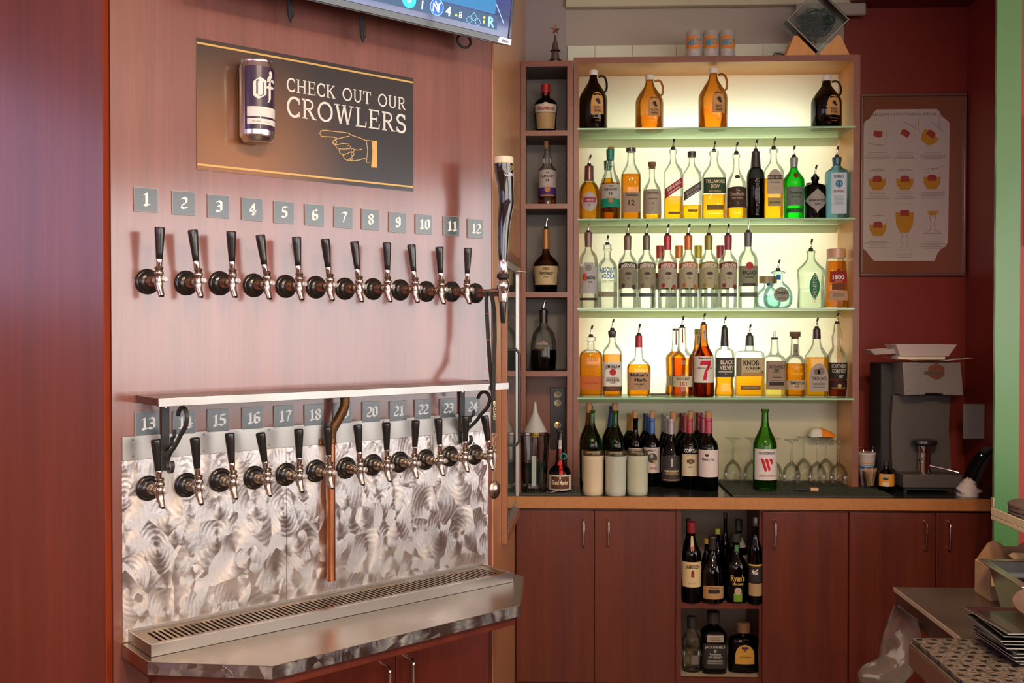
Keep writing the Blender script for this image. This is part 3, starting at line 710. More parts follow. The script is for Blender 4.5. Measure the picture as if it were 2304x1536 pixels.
# pint shaped handle bent like the photo: centre line offset + radius
M_stout = mat('stout_black', (.006, .005, .006), .08, coat=1, coatr=.03)
hp = [(.106, .0150, 0), (.130, .0168, 0), (.180, .0190, .001), (.230, .0215, .004), (.262, .0235, .009), (.285, .0255, .013), (.2955, .0262, .015), (.300, .0260, .015), (.320, .0262, .0145), (.350, .0272, .012), (.385, .0305, .007), (.410, .0325, .003), (.428, .0335, .002)]
def bent(hp, material, mb, seg=32):
    v = []; f = []
    for z_, r_, x_ in hp:
        for k in range(seg):
            a = 2 * PI * k / seg; v.append((x_ + r_ * math.cos(a), gy + r_ * math.sin(a), z_))
    for i in range(len(hp) - 1):
        for k in range(seg):
            a = i * seg + k; b = i * seg + (k + 1) % seg; f.append((a, b, b + seg, a + seg))
    f.append(tuple(range(seg - 1, -1, -1))); f.append(tuple((len(hp) - 1) * seg + k for k in range(seg)))
    mb.add(v, f, material)
g = MB(); bent(hp, M_stout, g); hh = g.build('handle', None, gt)
g = MB(); bent([(.4285, .0336, .002), (.447, .0340, .002), (.450, .0330, .002), (.452, .028, .002)], mat('cream_foam', (.80, .70, .52), .35), g); g.build('foam_top', None, hh)
g = MB()
fn = lambda x, z_: (.002 + .0347 * math.sin(x / .034), gy - .0347 * math.cos(x / .034), z_)
put_text(g, 'GUINNESS', .006, .384, .0105, mat('silver_lettering', (.85, .85, .85), .3), fn, width=.052, bold=.01)
M_gold = mat('gold_print', (.70, .42, .10), .35)
line2d(g, [(.000, .402), (-.001, .412), (.002, .420), (.006, .421), (.012, .418), (.012, .410), (.006, .401), (.000, .402)], .0016, M_gold, fn)
for k in range(4): line2d(g, [(.002 + k * .0025, .420 - k * .0004), (.0025 + k * .002, .404 + k * .001)], .0007, M_gold, fn)
bent([(.4275, .0340, .002), (.4290, .0341, .002)], M_gold, g)
g.build('emblem', None, hh, fixn=False)
# ---- pouring shelf above the lower taps
uL_, zt_ = tap(357, 896, .167); uR_ = tap(1145, 858, .167)[0]; zb_ = tap(357, 915.5, .167)[1]
sh = thing('wall_shelf', 'long narrow steel-fronted shelf between the two rows of taps', 'shelf', (T0.x, T0.y, 0), PHI)
ue = uR - .01
MB().slab([(uL_, -.160), (uR_ - .001, -.160), (uR_ - .001, -.02), (ue, -.001), (uL_, -.001)], zb_ + .002, zt_ - .002).build('board', M_cab, sh)
MB().box(uL_ - .0005, uR_, -.167, -.1601, zb_, zt_).slab([(uL_, -.1600), (uR_, -.1600), (uR_, -.02), (ue, -.001), (uL_, -.001)], zt_ - .0019, zt_).build('steel_cover', M_steel, sh, bev=.001)
# iron scroll brackets
def bracket(px, label, flip=1):
    u, _ = tap(px, 930)
    b = thing('scroll_bracket', label, 'bracket', tloc(u, .0037, zb_), PHI, 'scroll brackets under the wall shelf')
    MB().box(-.011, .011, -.005, 0, -.19, -.0005, M_iron).build('back_plate', None, b, bev=.001)
    g = MB()
    for z_ in (-.012, -.165): g.lathe([(0, .0045), (.0015, .0035)], M_nickel, T(0, -.005, z_) @ RX(PI / 2), 10)
    g.build('screw', None, b)
    # scroll profile in the plane perpendicular to the wall (y, z)
    P = [(-.050, -.075), (-.056, -.062), (-.062, -.048), (-.066, -.032), (-.074, -.016), (-.088, -.008), (-.103, -.012), (-.112, -.028), (-.108, -.048), (-.096, -.066), (-.078, -.084), (-.062, -.104), (-.044, -.122), (-.028, -.136), (-.014, -.156), (-.012, -.178), (-.022, -.190), (-.034, -.186), (-.040, -.170), (-.034, -.158)]
    P = [(y_ * 1.38, z_) for y_, z_ in P]
    sm = []
    for i in range(3, len(P) - 1):
        for t in range(4):
            t /= 4; p0, p1, p2, p3 = P[i - 1], P[i], P[i + 1], P[min(i + 2, len(P) - 1)]
            sm.append(tuple(.5 * ((2 * p1[k]) + (-p0[k] + p2[k]) * t + (2 * p0[k] - 5 * p1[k] + 4 * p2[k] - p3[k]) * t * t + (-p0[k] + 3 * p1[k] - 3 * p2[k] + p3[k]) * t ** 3) for k in (0, 1)))
    def ribbon(pts, wd=.008, hw=.0045):
        n = len(pts); v = []; f = []
        for i, p in enumerate(pts):
            a = pts[max(i - 1, 0)]; c = pts[min(i + 1, n - 1)]; d = Vector((c[0] - a[0], c[1] - a[1])).normalized(); q = Vector((-d.y, d.x)) * wd / 2 * (.6 if i in (0, n - 1) else 1)
            for sx in (-hw, hw):
                for sg in (1, -1): v.append((sx, p[0] + sg * q.x, p[1] + sg * q.y))
        for i in range(n - 1):
            o = i * 4; f += [(o, o + 1, o + 5, o + 4), (o + 2, o + 6, o + 7, o + 3), (o, o + 4, o + 6, o + 2), (o + 1, o + 3, o + 7, o + 5)]
        f += [(0, 2, 3, 1), ((n - 1) * 4, (n - 1) * 4 + 1, (n - 1) * 4 + 3, (n - 1) * 4 + 2)]
        return v, f
    g = MB(); v, f = ribbon([(-.103 + .0, -.0005), (-.094, -.010)] + sm[2:]); 
    v, f = ribbon(sm); g.add(v, f, M_iron)
    v, f = ribbon([(-.070, -.072), (-.066, -.090), (-.050, -.097), (-.048, -.112), (-.030, -.118), (-.012, -.128), (-.005, -.134)], .006); g.add(v, f, M_iron)
    v, f = ribbon([(-.010, -.150), (-.005, -.152)], .01); g.add(v, f, M_iron)
    v, f = ribbon([(-.121, -.0078), (-.121, -.0004)], .012); g.add(v, f, M_iron)
    g.build('scroll', None, b)
bracket(370, 'black iron scroll bracket holding the shelf on the left, between the first two lower tiles')
bracket(1037, 'black iron scroll bracket holding the shelf on the right, before the last lower tile')
# ---- copper pipe
pp = []
for px, py, of in ((776, 898, .050), (776, 906, .050), (775, 913, .049), (772, 922, .047), (764, 938, .042), (753, 957, .034), (748, 966, .030), (745.5, 976, .028), (744.5, 990, .0265)):
    u, z = tap(px, py, of); p = tloc(u, of, z); pp.append(p)
pp[0].z = zb_ - .0005
cp = thing('copper_pipe', 'copper pipe running down the splashback from a brown elbow under the shelf', 'pipe', (0, 0, 0))
ul, zl = tap(744.5, 1306, .0265); pe = tloc(ul, .0265, zl)
pt = pp[-1].copy()
MB().tube([pt + Vector((0, 0, .002)), Vector((pt.x, pt.y, pe.z))], .0132, M_copper, seg=20).build('straight_pipe', None, cp)
MB().tube(pp, .0148, M_browncu, seg=18).tube([pt + Vector((0, 0, .006)), pt + Vector((0, 0, -.004))], .0165, M_browncu, seg=18).build('elbow', None, cp)
uc, zc = tap(740, 995, .01)
g = MB().box(-.030, .030, -.0015, 0, -.011, .011, M_browncu).tube([(-.018, 0, 0), (-.0175, -.024, 0), (-.008, -.038, 0), (.008, -.038, 0), (.0175, -.024, 0), (.018, 0, 0)], .0022, M_browncu)
g.lathe([(0, .004), (.003, .003)], M_brass, T(-.025, -.0015, 0) @ RX(PI / 2), 8).lathe([(0, .004), (.003, .003)], M_brass, T(.025, -.0015, 0) @ RX(PI / 2), 8)
cl = g.build('pipe_clamp', None, cp); ucc = (Vector((pt.x, pt.y, 0)) - T0).dot(TW); cl.location = tloc(ucc, .0036, zc); cl.rotation_euler = (0, 0, PHI)
# ---- drip tray
dz0 = .8305; dh = .030
ua = tap(288, 1417)[0]; ub = tap(1092, 1262)[0]; W_ = .165
dt = thing('drip_tray', 'long slotted steel drip tray lying on the tap counter', 'drip tray', tloc(ua, .0045, 0), PHI)
L_ = tap(1153, 1278, W_)[0] - ua
zc0 = .7975
g = MB().box(0, L_, -W_, -W_ + .003, zc0, zc0 + dh, M_steel).box(0, L_, -.003, 0, zc0, zc0 + dh + .004).box(0, .003, -W_ + .003, -.003, zc0, zc0 + dh).box(L_ - .003, L_, -W_ + .003, -.003, zc0, zc0 + dh)
g.box(.0031, L_ - .0031, -W_ + .0031, -.0031, zc0 + .0005, zc0 + .0025, M_browncu).box(0, L_, -W_ + .0031, -W_ + .011, zc0 + dh - .0022, zc0 + dh).build('pan', M_steel, dt)
g = MB(); zg = zc0 + dh - .008; n = 78; a_, b_ = .035, L_ - .035
g.box(.0035, L_ - .0035, -W_ + .0115, -W_ + .034, zg, zg + .005); g.box(.0035, L_ - .0035, -.036, -.004, zg, zg + .005)
g.box(.0035, a_, -W_ + .034, -.036, zg, zg + .005); g.box(b_, L_ - .0035, -W_ + .034, -.036, zg, zg + .005)
st = (b_ - a_) / n
for k in range(n): g.box(a_ + st * (k + .50), a_ + st * (k + 1), -W_ + .034, -.036, zg, zg + .005)
g.build('grate', brushed('stained_grate', (.24, .17, .10), .36, (3, 3, 3)), dt)
# ---- steel tap counter
tc_ = []
for px, py in ((331.7, 1488), (613, 1498), (1170, 1361), (1178.8, 1296)):
    q = at_z(px, py, .796); d = Vector((q.x, q.y, 0)) - Vector((T0.x, T0.y, 0)); tc_.append((d.dot(TW), -d.dot(TN)))
uA = tap(273, 1440)[0]; uB = tap(1104, 1440)[0]
q = at_z(1152, 1290, .796); d = Vector((q.x, q.y, 0)) - Vector((T0.x, T0.y, 0)); e_ = (d.dot(TW), -d.dot(TN))
poly_ = [(uA, -.001)] + tc_ + [e_, (uB, -.001)]
tcn = thing('tap_counter', 'steel-covered angular counter under the tap wall', 'counter', (T0.x, T0.y, 0), PHI)
MB().slab(poly_, .762, .7945).build('edge_band', M_swirl2, tcn, smooth=False)
cx_ = sum(p[0] for p in poly_) / 7; cy_ = sum(p[1] for p in poly_) / 7
MB().slab([(cx_ + (x - cx_) * 1.001, -.001 if y > -.01 else y - .001) for x, y in poly_], .7946, .7965).build('steel_top', M_steelflat, tcn, smooth=False, bev=.0008)
MB().slab([(cx_ + (x - cx_) * .97, min(y * .97, -.004)) for x, y in poly_], .735, .7615).build('underside', M_cab, tcn)
# ---- cupboard under the tap counter
uc_ = thing('tap_cabinet', 'mahogany cupboard with steel bar handles under the tap counter', 'cabinet', (T0.x, T0.y, 0), PHI)
du = [tap(x, 1500, .02)[0] for x in (342, 638, 888, 1097)]
M_cabr = wood('glossy_red_mahogany', (.16, .018, .008), (.26, .040, .018), .35, coat=.7, coatr=.15, scale=(12, 12, .5))
MB().box(du[0], uR - .001, -.008, -.001, 0, .7345).build('body', M_cab, uc_)
for k, (a, b) in enumerate(zip(du, du[1:])):
    dr_ = MB().box(a + .0015, b - .0015, -.027, -.0085, .1, .733).build('door', M_cabr, uc_, bev=.0015)
    hx = (b - .045) if k < 2 else (a + .045)
    if k == 0: continue
    hz1 = tap(868 if k == 1 else 943, 1500 if k == 1 else 1478, .05)[1]
    MB().tube([(hx, -.027, hz1), (hx, -.048, hz1 + .002), (hx, -.060, hz1 - .006), (hx, -.062, hz1 - .02), (hx, -.062, hz1 - .13), (hx, -.055, hz1 - .148), (hx, -.027, hz1 - .15)], .0055).build('handle', M_chrome, dr_)
# ---- crowler sign
ca = [tap(441, 83), tap(928, 178), tap(928, 432), tap(441, 380)]
su0 = ca[0][0]; su1 = ca[1][0]; sz1 = (ca[0][1] + ca[1][1]) / 2; sz0 = (ca[2][1] + ca[3][1]) / 2
SW, SHt = su1 - su0, sz1 - sz0
def spx(px, py):
    u, z = tap(px, py, .0045); return u - su0, z - sz0
M_signbk = mat('sign_black', (.030, .024, .024), .3, coat=.45, coatr=.07)
M_gold2 = mat('sign_gold', (.72, .45, .12), .35, metal=.0, coat=.4); M_signw = mat('sign_white', (.80, .80, .76), .5)
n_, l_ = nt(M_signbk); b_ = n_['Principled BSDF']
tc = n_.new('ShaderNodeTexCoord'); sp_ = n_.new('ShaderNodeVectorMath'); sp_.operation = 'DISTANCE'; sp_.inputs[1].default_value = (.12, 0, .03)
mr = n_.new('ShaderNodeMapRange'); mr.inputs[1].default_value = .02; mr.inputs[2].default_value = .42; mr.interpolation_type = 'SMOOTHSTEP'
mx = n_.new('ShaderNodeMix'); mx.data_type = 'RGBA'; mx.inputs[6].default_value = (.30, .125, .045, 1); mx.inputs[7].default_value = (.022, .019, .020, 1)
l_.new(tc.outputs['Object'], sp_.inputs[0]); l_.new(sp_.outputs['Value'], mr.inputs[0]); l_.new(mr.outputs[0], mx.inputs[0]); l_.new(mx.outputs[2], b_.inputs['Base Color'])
sg = thing('wall_sign', 'black and bronze sign advertising crowlers above the upper taps', 'sign', (T0.x + TW.x * su0, T0.y + TW.y * su0, sz0), PHI)
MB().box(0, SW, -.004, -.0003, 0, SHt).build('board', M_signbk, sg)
g = MB(); fn = flat(-.0045)
for zz in (SHt - .017, .012): g.box(0.001, SW - .001, -.0044, -.0041, zz, zz + .0055, M_gold2)
h1 = .075
ta = spx(645, 205); tb_ = spx(914, 205)
serif_text(g, 'CHECK OUT OUR', ta[0], tb_[0] - .001, spx(648, 205)[1], .040, M_signw, fn)
serif_text(g, 'CROWLERS', ta[0], tb_[0], spx(652, 262)[1], .060, M_signw, fn)
# pointing hand, drawn in line
hd = [spx(*p) for p in ((719, 296), (721, 293), (740, 293), (770, 297), (786, 300), (805, 308), (822, 317))]
hd = None
def hp_(pts): return [spx(x, y) for x, y in pts]
def z2(x, y): return (630 + x / 6.4, 160 + y / 6.4)
O = [(1240, 1000), (1150, 960), (1040, 925), (980, 890), (880, 878), (760, 865), (640, 850), (590, 858), (572, 890), (590, 935), (640, 942), (760, 948), (830, 968)]
L1 = [(1000, 935), (900, 955), (830, 975), (770, 998), (755, 1030), (780, 1060), (830, 1058), (900, 1040), (1000, 1050)]
L2 = [(795, 1062), (820, 1105), (870, 1122), (960, 1120), (1010, 1115)]
L3 = [(850, 1125), (860, 1175), (900, 1205), (960, 1190), (1020, 1160)]
L4 = [(905, 1210), (930, 1265), (970, 1285), (1020, 1250), (1060, 1210), (1068, 1180)]
L5 = [(980, 1288), (1070, 1290), (1150, 1278), (1210, 1255), (1245, 1275)]
L6 = [(1060, 1125), (1120, 1137), (1180, 1122)]
L7 = [(1245, 1000), (1262, 1150), (1245, 1310), (1320, 1325), (1335, 1150), (1320, 1000), (1245, 995)]
for ln in (O, L1, L2, L3, L4, L5, L6, L7): line2d(g, hp_([z2(*p) for p in ln]), .0022, M_gold2, fn)
for cxx, cyy, rr in ((792, 1020, 26), (990, 1095, 24), (1045, 1138, 24), (1045, 1192, 22), (1025, 1262, 18)):
    line2d(g, hp_([z2(cxx + rr * math.cos(a * PI / 6), cyy + rr * math.sin(a * PI / 6)) for a in range(12)]), .0018, M_gold2, fn, True)
cf = hp_([z2(*p) for p in ((1325, 1000), (1400, 1000), (1400, 1390), (1312, 1382), (1318, 1325), (1335, 1150))])
poly(g, cf, M_gold2, fn)
g.build('lettering', None, sg, fixn=False, smooth=False)
# the can mounted on the sign
uc1, zc1 = tap(536, 325, .05); uc2, zc2 = tap(617, 325, .05); uc_c = (uc1 + uc2) / 2; rc = .0495
zt1 = tap(577, 143, .03)[1]; zb1 = tap(577, 324, .03)[1]; Hc = zt1 - zb1
cn = thing('crowler_can', 'large silver and purple beer can mounted on the black sign', 'can', tloc(uc_c, rc + .0052, zb1), PHI)
M_alu = mat('aluminium', (.75, .75, .76), .22, metal=1); M_purple = mat('purple_label', (.045, .026, .062), .3, coat=.5)
MB().lathe([(.004, .030), (0, .038), (.003, .041), (.012, .0475), (.018, rc), (Hc - .022, rc), (Hc - .010, .0435), (Hc - .006, .0435), (Hc - .002, .0455), (Hc, .0445), (Hc - .0015, .042), (Hc - .006, .041)], M_alu, None, 48).build('can_body', None, cn)
g = MB()
def cyl(r): return lambda x, z_: (r * math.sin(x / r), -r * math.cos(x / r), z_)
def patch(mb, s0, s1, za, zb, r, m_, N=20):
    v = []; f = []
    for i in range(N + 1):
        x = s0 + (s1 - s0) * i / N
        v += [cyl(r)(x, za), cyl(r)(x, zb)]
    for i in range(N): f.append((2 * i, 2 * i + 2, 2 * i + 3, 2 * i + 1))
    mb.add(v, f, m_)
patch(g, -.060, .060, .030, Hc - .024, rc + .0004, M_purple)
fn = cyl(rc + .0009)
patch(g, -.052, .050, .066, .094, rc + .0008, M_white); patch(g, -.052, .050, .044, .060, rc + .0008, M_white)
put_text(g, 'CROWLER', -.024, .050, .004, M_ink, cyl(rc + .0012)); put_text(g, '32 OZ', .008, .050, .004, M_ink, cyl(rc + .0012))
PEN2 = dict(PEN); PEN2['f'] = [[(.62, .86), (.42, .92), (.30, .78)], [(.30, .78), (.30, .02), (.22, -.12)], [(.12, .56), (.56, .58)]]
PEN2['O'] = [[(.08, .80), (.08, .18)], [(.08, .80), (.28, .94), (.56, .80)], [(.56, .80), (.56, .2)], [(.08, .18), (.30, .04), (.56, .2)], [(.30, .8), (.30, .2)], [(.38, .8), (.38, .2)]]
pen_text(g, 'Of', -.002, .116, .062, M_signw, fn, pen=.15, step=.52, glyphs=PEN2)
poly(g, [(.006, .164), (.016, .168), (.028, .184), (.026, .196), (.020, .200), (.013, .193), (.016, .187), (.008, .176)], M_signw, fn)
g.build('can_label', None, cn, fixn=False)
# ---- lanyard with bottle-opener spoon hanging from the stout tap
us, zs = tap(1100, 652, .150)
ly = thing('lanyard', 'black lanyard hanging from the stout tap beside the tap wall', 'lanyard', (0, 0, 0))
def P3(px, py, of=.13):
    u, z = tap(px, py, of); return tloc(u, of, z)
M_web = mat('black_webbing', (.02, .022, .02), .8, bump=.3, nscale=400)
def strap(pts, wd, of, thick=.0012, material=M_web):
    g = MB(); q = [P3(x, y, o) for x, y, o in pts]; v = []; f = []
    for i, p in enumerate(q):
        for sgn in (-1, 1):
            for tn in (0, thick): v.append(p + TW * sgn * wd / 2 + TN * tn)
    for i in range(len(q) - 1):
        o = i * 4; f += [(o, o + 4, o + 5, o + 1), (o + 2, o + 3, o + 7, o + 6), (o, o + 2, o + 6, o + 4), (o + 1, o + 5, o + 7, o + 3)]
    k = 4 * (len(q) - 1); f += [(0, 1, 3, 2), (k, k + 2, k + 3, k + 1)]
    g.add(v, f, material); return g
a = strap([(1096, 655, .105), (1094, 662, .106), (1095, 700, .108), (1098, 760, .112), (1102, 820, .120), (1108, 880, .172), (1109, 890, .172)], .016, 0); a.build('strap', None, ly)
a = strap([(1101, 655, .118), (1107, 668, .119), (1112, 700, .121), (1113, 760, .125), (1111, 820, .140), (1110, 870, .174), (1110, 925, .174), (1110, 974, .174)], .017, 0).build('strap', None, ly)
g = MB()
for y_ in (706, 765, 830): 
    q = P3(1098, y_, .124 if y_ < 800 else .13); g.add([q - TW * .008, q + TW * .008, q + TW * .008 + Vector((0, 0, .0015)), q - TW * .008 + Vector((0, 0, .0015))], [(0, 1, 2, 3)], mat('red_thread', (.6, .05, .04), .6))
vt, ft = text2d('BACARDI', .01); q = P3(1112, 925, .177); hgt = .010
g.add([q + Vector((0, 0, -a_ * hgt)) + TW * (b_ * hgt - .004) for a_, b_ in vt], ft, M_cream)
vt = ell(0, 0, .0045, .0045, 12); q2 = P3(1112, 904, .177); g.add([q2 + TW * a_ + Vector((0, 0, b_)) for a_, b_ in vt], [tuple(range(12))], M_cream)
g.build('lettering', None, ly, fixn=False)
o1 = P3(1113, 976, .175)
g = MB().tube([o1 + TW * (.010 * math.cos(t)) + Vector((0, 0, .004 * math.sin(t) - .002)) for t in [k * PI / 6 for k in range(12)]], .0014, M_brass, closed=True)
for k in range(4):
    cz = o1.z - .012 - k * .0125
    ax = TW if k % 2 else TN
    g.tube([Vector((o1.x, o1.y, cz)) + ax * (.0045 * math.cos(t)) + Vector((0, 0, .0085 * math.sin(t))) for t in [j * PI / 5 for j in range(10)]], .0012, M_brass, closed=True, seg=6)
g.build('chain', None, ly)
sb = o1 + Vector((0, 0, -.062))
sn = thing('hanging_spoon', 'round brass spoon hanging from the end of the black lanyard', 'spoon', sb)
MB().tube([(0, 0, .0), (0, 0, -.014), (0, 0, -.075), (0, 0, -.093)], [.0025, .0042, .0026, .0024], M_brass).build('spoon_handle', None, sn)
g = MB(); v = []; f = []; N1, N2 = 7, 24
for i in range(N1 + 1):
    t = i / N1
    for k in range(N2):
        a = 2 * PI * k / N2; rr = t
        v.append((.0245 * rr * math.cos(a), -.010 * (1 - rr * rr), -.122 + .031 * rr * math.sin(a)))
for i in range(N1):
    for k in range(N2): aa = i * N2 + k; bb = i * N2 + (k + 1) % N2; f.append((aa, bb, bb + N2, aa + N2))
g.add([Vector(p) @ Matrix.Identity(3) for p in v], f, M_brass); so_ = g.build('spoon_bowl', None, sn); so_.rotation_euler = (0, 0, PHI)
md = so_.modifiers.new('s', 'SOLIDIFY'); md.thickness = .0012
# ---- television
tv = thing('television', 'wall television tilted down above the taps showing a baseball score bar', 'television', (0, 0, 0))
def TVp(px, py, of): return P3(px, py, of)
br_ = TVp(1149, 103, .165)                    # bottom right front corner
dirx = -TW; tilt = R(9)
upv = (Vector((0, 0, 1)) * math.cos(tilt) + TN * math.sin(tilt)).normalized()
nrm = dirx.cross(upv).normalized()
if nrm.dot(TN) < 0: nrm = -nrm
tw_, th_ = 1.06, .61
Mtv = Matrix((( -dirx.x, -nrm.x, upv.x, 0), (-dirx.y, -nrm.y, upv.y, 0), (-dirx.z, -nrm.z, upv.z, 0), (0, 0, 0, 1)))
tv.matrix_world = Matrix.Translation(br_) @ Mtv     # local x along wall (to the right), y into wall, z up the screen; origin bottom right
M_bez = mat('dark_bezel', (.035, .045, .045), .25, coat=.6)
bz = .016
MB().box(-tw_, 0, 0, .012, 0, bz + .006).box(-tw_, 0, 0, .012, th_ - bz, th_).box(-tw_, -tw_ + bz, 0, .012, bz + .006, th_ - bz).box(-.012, 0, 0, .012, bz + .006, th_ - bz).build('bezel', M_bez, tv, bev=.002)
MB().box(-tw_ + .003, -.004, .0121, .040, .003, th_ - .003).box(-tw_ + .15, -.25, .0401, .070, .04, th_ - .06).build('casing', mat('tv_casing', (.05, .048, .045), .5), tv, bev=.003)
scr = mat('tv_screen', (.02, .03, .08), .12, coat=1); n_, l_ = nt(scr); b_ = n_['Principled BSDF']
tc = n_.new('ShaderNodeTexCoord'); mp = n_.new('ShaderNodeMapping'); mp.inputs['Scale'].default_value = (1.2, 1, 7)
nz = n_.new('ShaderNodeTexNoise'); nz.inputs['Scale'].default_value = 2.5; cr = n_.new('ShaderNodeValToRGB')
cr.color_ramp.elements[0].position = .35; cr.color_ramp.elements[0].color = (.018, .035, .17, 1); cr.color_ramp.elements[1].position = .7; cr.color_ramp.elements[1].color = (.075, .12, .40, 1)
l_.new(tc.outputs['Object'], mp.inputs[0]); l_.new(mp.outputs[0], nz.inputs[0]); l_.new(nz.outputs['Fac'], cr.inputs[0]); l_.new(cr.outputs[0], b_.inputs['Emission Color']); b_.inputs['Emission Strength'].default_value = .8
so2 = MB().box(-tw_ + bz, -.0121, .004, .0119, bz + .0061, th_ - bz).build('screen', scr, tv)
def em(name, c, s=1.): return mat(name, c, .3, emit=s)
g = MB(); fs_ = flat(.0036); z0 = bz + .006
W1 = em('screen_white', (.75, .88, 1.0), .9); Y_ = em('screen_yellow', (.9, .85, .05), .9); Bb = em('screen_blue', (.02, .12, .50), .9); Tl = em('screen_teal', (.02, .50, .60), .9); Dk = em('screen_bar', (.02, .07, .16), .8); Cy = em('screen_cyan', (.01, .15, .36), .9); Lb = em('screen_light_blue', (.25, .55, .85), .9)
g.box(-.56, -.062, .0038, .00395, z0 + .018, z0 + .062, Dk); g.box(-.30, -.075, .0038, .00395, z0 + .066, z0 + .12, Cy)
by = z0 + .028
put_text(g, 'R', -.087, by - .004, .032, Lb, fs_, bold=.03, shear=0)
for k in (0, 1): poly(g, ell(-.118, by + .006 + k * .014, .0042, .0048, 12), Y_, fs_)
for dx, dzz in ((-.160, .014), (-.178, .001), (-.142, .001)):
    line2d(g, [(dx + a * .0125, by + dzz + b * .0125) for a, b in ((0, 1), (1, 0), (0, -1), (-1, 0))], .002, Lb, fs_, True)
put_text(g, '8', -.2135, by, .021, W1, fs_); poly(g, [(-.236, by + .003), (-.225, by + .003), (-.2305, by + .012)], Y_, fs_)
put_text(g, '4', -.262, by - .002, .030, W1, fs_, bold=.02)
poly(g, ell(-.307, by + .016, .026, .026, 28), Lb, flat(.0037)); poly(g, ell(-.307, by + .016, .024, .024, 28), Bb, flat(.00365))
put_text(g, 'N', -.310, by + .001, .028, W1, flat(.0034), bold=.01); put_text(g, 'Y', -.304, by + .004, .030, W1, flat(.0033), bold=.01)
put_text(g, '1', -.362, by, .026, W1, fs_, bold=.02); poly(g, ell(-.412, by + .018, .026, .026, 28), Tl, fs_); put_text(g, 'S', -.412, by + .010, .028, W1, flat(.0033), bold=.01)
line2d(g, [(-.075, z0 + .10), (-.045, z0 + .058), (-.036, z0 + .044)], .003, Lb, fs_)
g.build('score_bar', None, so2, fixn=False, smooth=False)
g = MB(); g.prism([(-.060, .001), (-.0005, .001), (-.0005, .021), (-.050, .021), (-.056, .012)], -.0015, -.0001, mat('badge_silver', (.6, .6, .62), .3, metal=.6)); put_text(g, 'VIZIO', -.028, .006, .0085, M_ink, flat(-.0018), bold=.03)
g.build('badge', None, tv, fixn=False)
g = MB()
for px, py, w_, h_ in ((655, 45, .008, .042), (817, 90, .006, .045)):
    a = P3(px, 0 if px < 700 else 36, .06); b = P3(px, py, .055)
    pts = [a, a + Vector((0, 0, -.02)), b + TW * .004 + Vector((0, 0, .012)), b + Vector((0, 0, -.004)), b - TW * .006 + Vector((0, 0, .012)), a - TW * .008]
    q = MB().tube(pts, .0055, M_blackm, seg=8).build('hook_strap', None, None)
    tag(q, 'black strap loop hanging under the television %s' % ('at its left part' if px < 700 else 'above the sign lettering'), 'strap', 'straps under the television')
c = P3(1044, 92, .05); MB().tube([c + TW * (.028 * math.cos(t)) + Vector((0, 0, .022 * math.sin(t))) for t in [k * PI / 10 for k in range(20)]], .004, M_blackm, closed=True).build('wall_bracket', None, tv).matrix_parent_inverse = tv.matrix_world.inverted()
# ---- glass door on the alcove wall
def A3(s, off, z): 
    p = alc(s) + AN * off; return Vector((p.x, p.y, z))
ad = thing('wall_cooler_door', 'framed glass door with a metal pull in the narrow side wall', 'door', (a0.x, a0.y, 0), APHI)
s0_, s1_ = .285, .955; z0_, z1_ = .829, 1.95
g = MB()
for x0, x1, za, zb in ((s0_, s1_, z1_ - .035, z1_), (s0_, s1_, z0_, z0_ + .035), (s0_, s0_ + .035, z0_ + .035, z1_ - .035), (s1_ - .035, s1_, z0_ + .035, z1_ - .035)): g.box(x0, x1, -.022, -.0005, za, zb)
g.build('frame', mat('door_wood', (.30, .12, .06), .4, coat=.5), ad, bev=.002)
g = MB()
for x0, x1, za, zb in ((s0_ + .036, s1_ - .036, z1_ - .066, z1_ - .036), (s0_ + .036, s1_ - .036, z0_ + .036, z0_ + .066), (s0_ + .036, s0_ + .07, z0_ + .066, z1_ - .066), (s1_ - .07, s1_ - .036, z0_ + .066, z1_ - .066)): g.box(x0, x1, -.016, -.0005, za, zb)
g.build('metal_frame', mat('pale_metal', (.55, .58, .60), .3, metal=.8), ad)
MB().box(s0_ + .071, s1_ - .071, -.010, -.002, z0_ + .067, z1_ - .067).build('glass_pane', mat('dark_door_glass', (.16, .20, .18), .06, coat=1), ad)
MB().tube([(s0_ + .10, -.012, 1.565), (s0_ + .10, -.048, 1.565), (s0_ + .10, -.060, 1.55), (s0_ + .10, -.060, 1.21), (s0_ + .10, -.048, 1.195), (s0_ + .10, -.012, 1.195)], .006).build('pull_handle', M_iron, ad)
MB().tube([(s0_ + .13, -.001, 1.875), (s0_ + .13, -.085, 1.868)], .003).build('latch', M_chrome, ad)
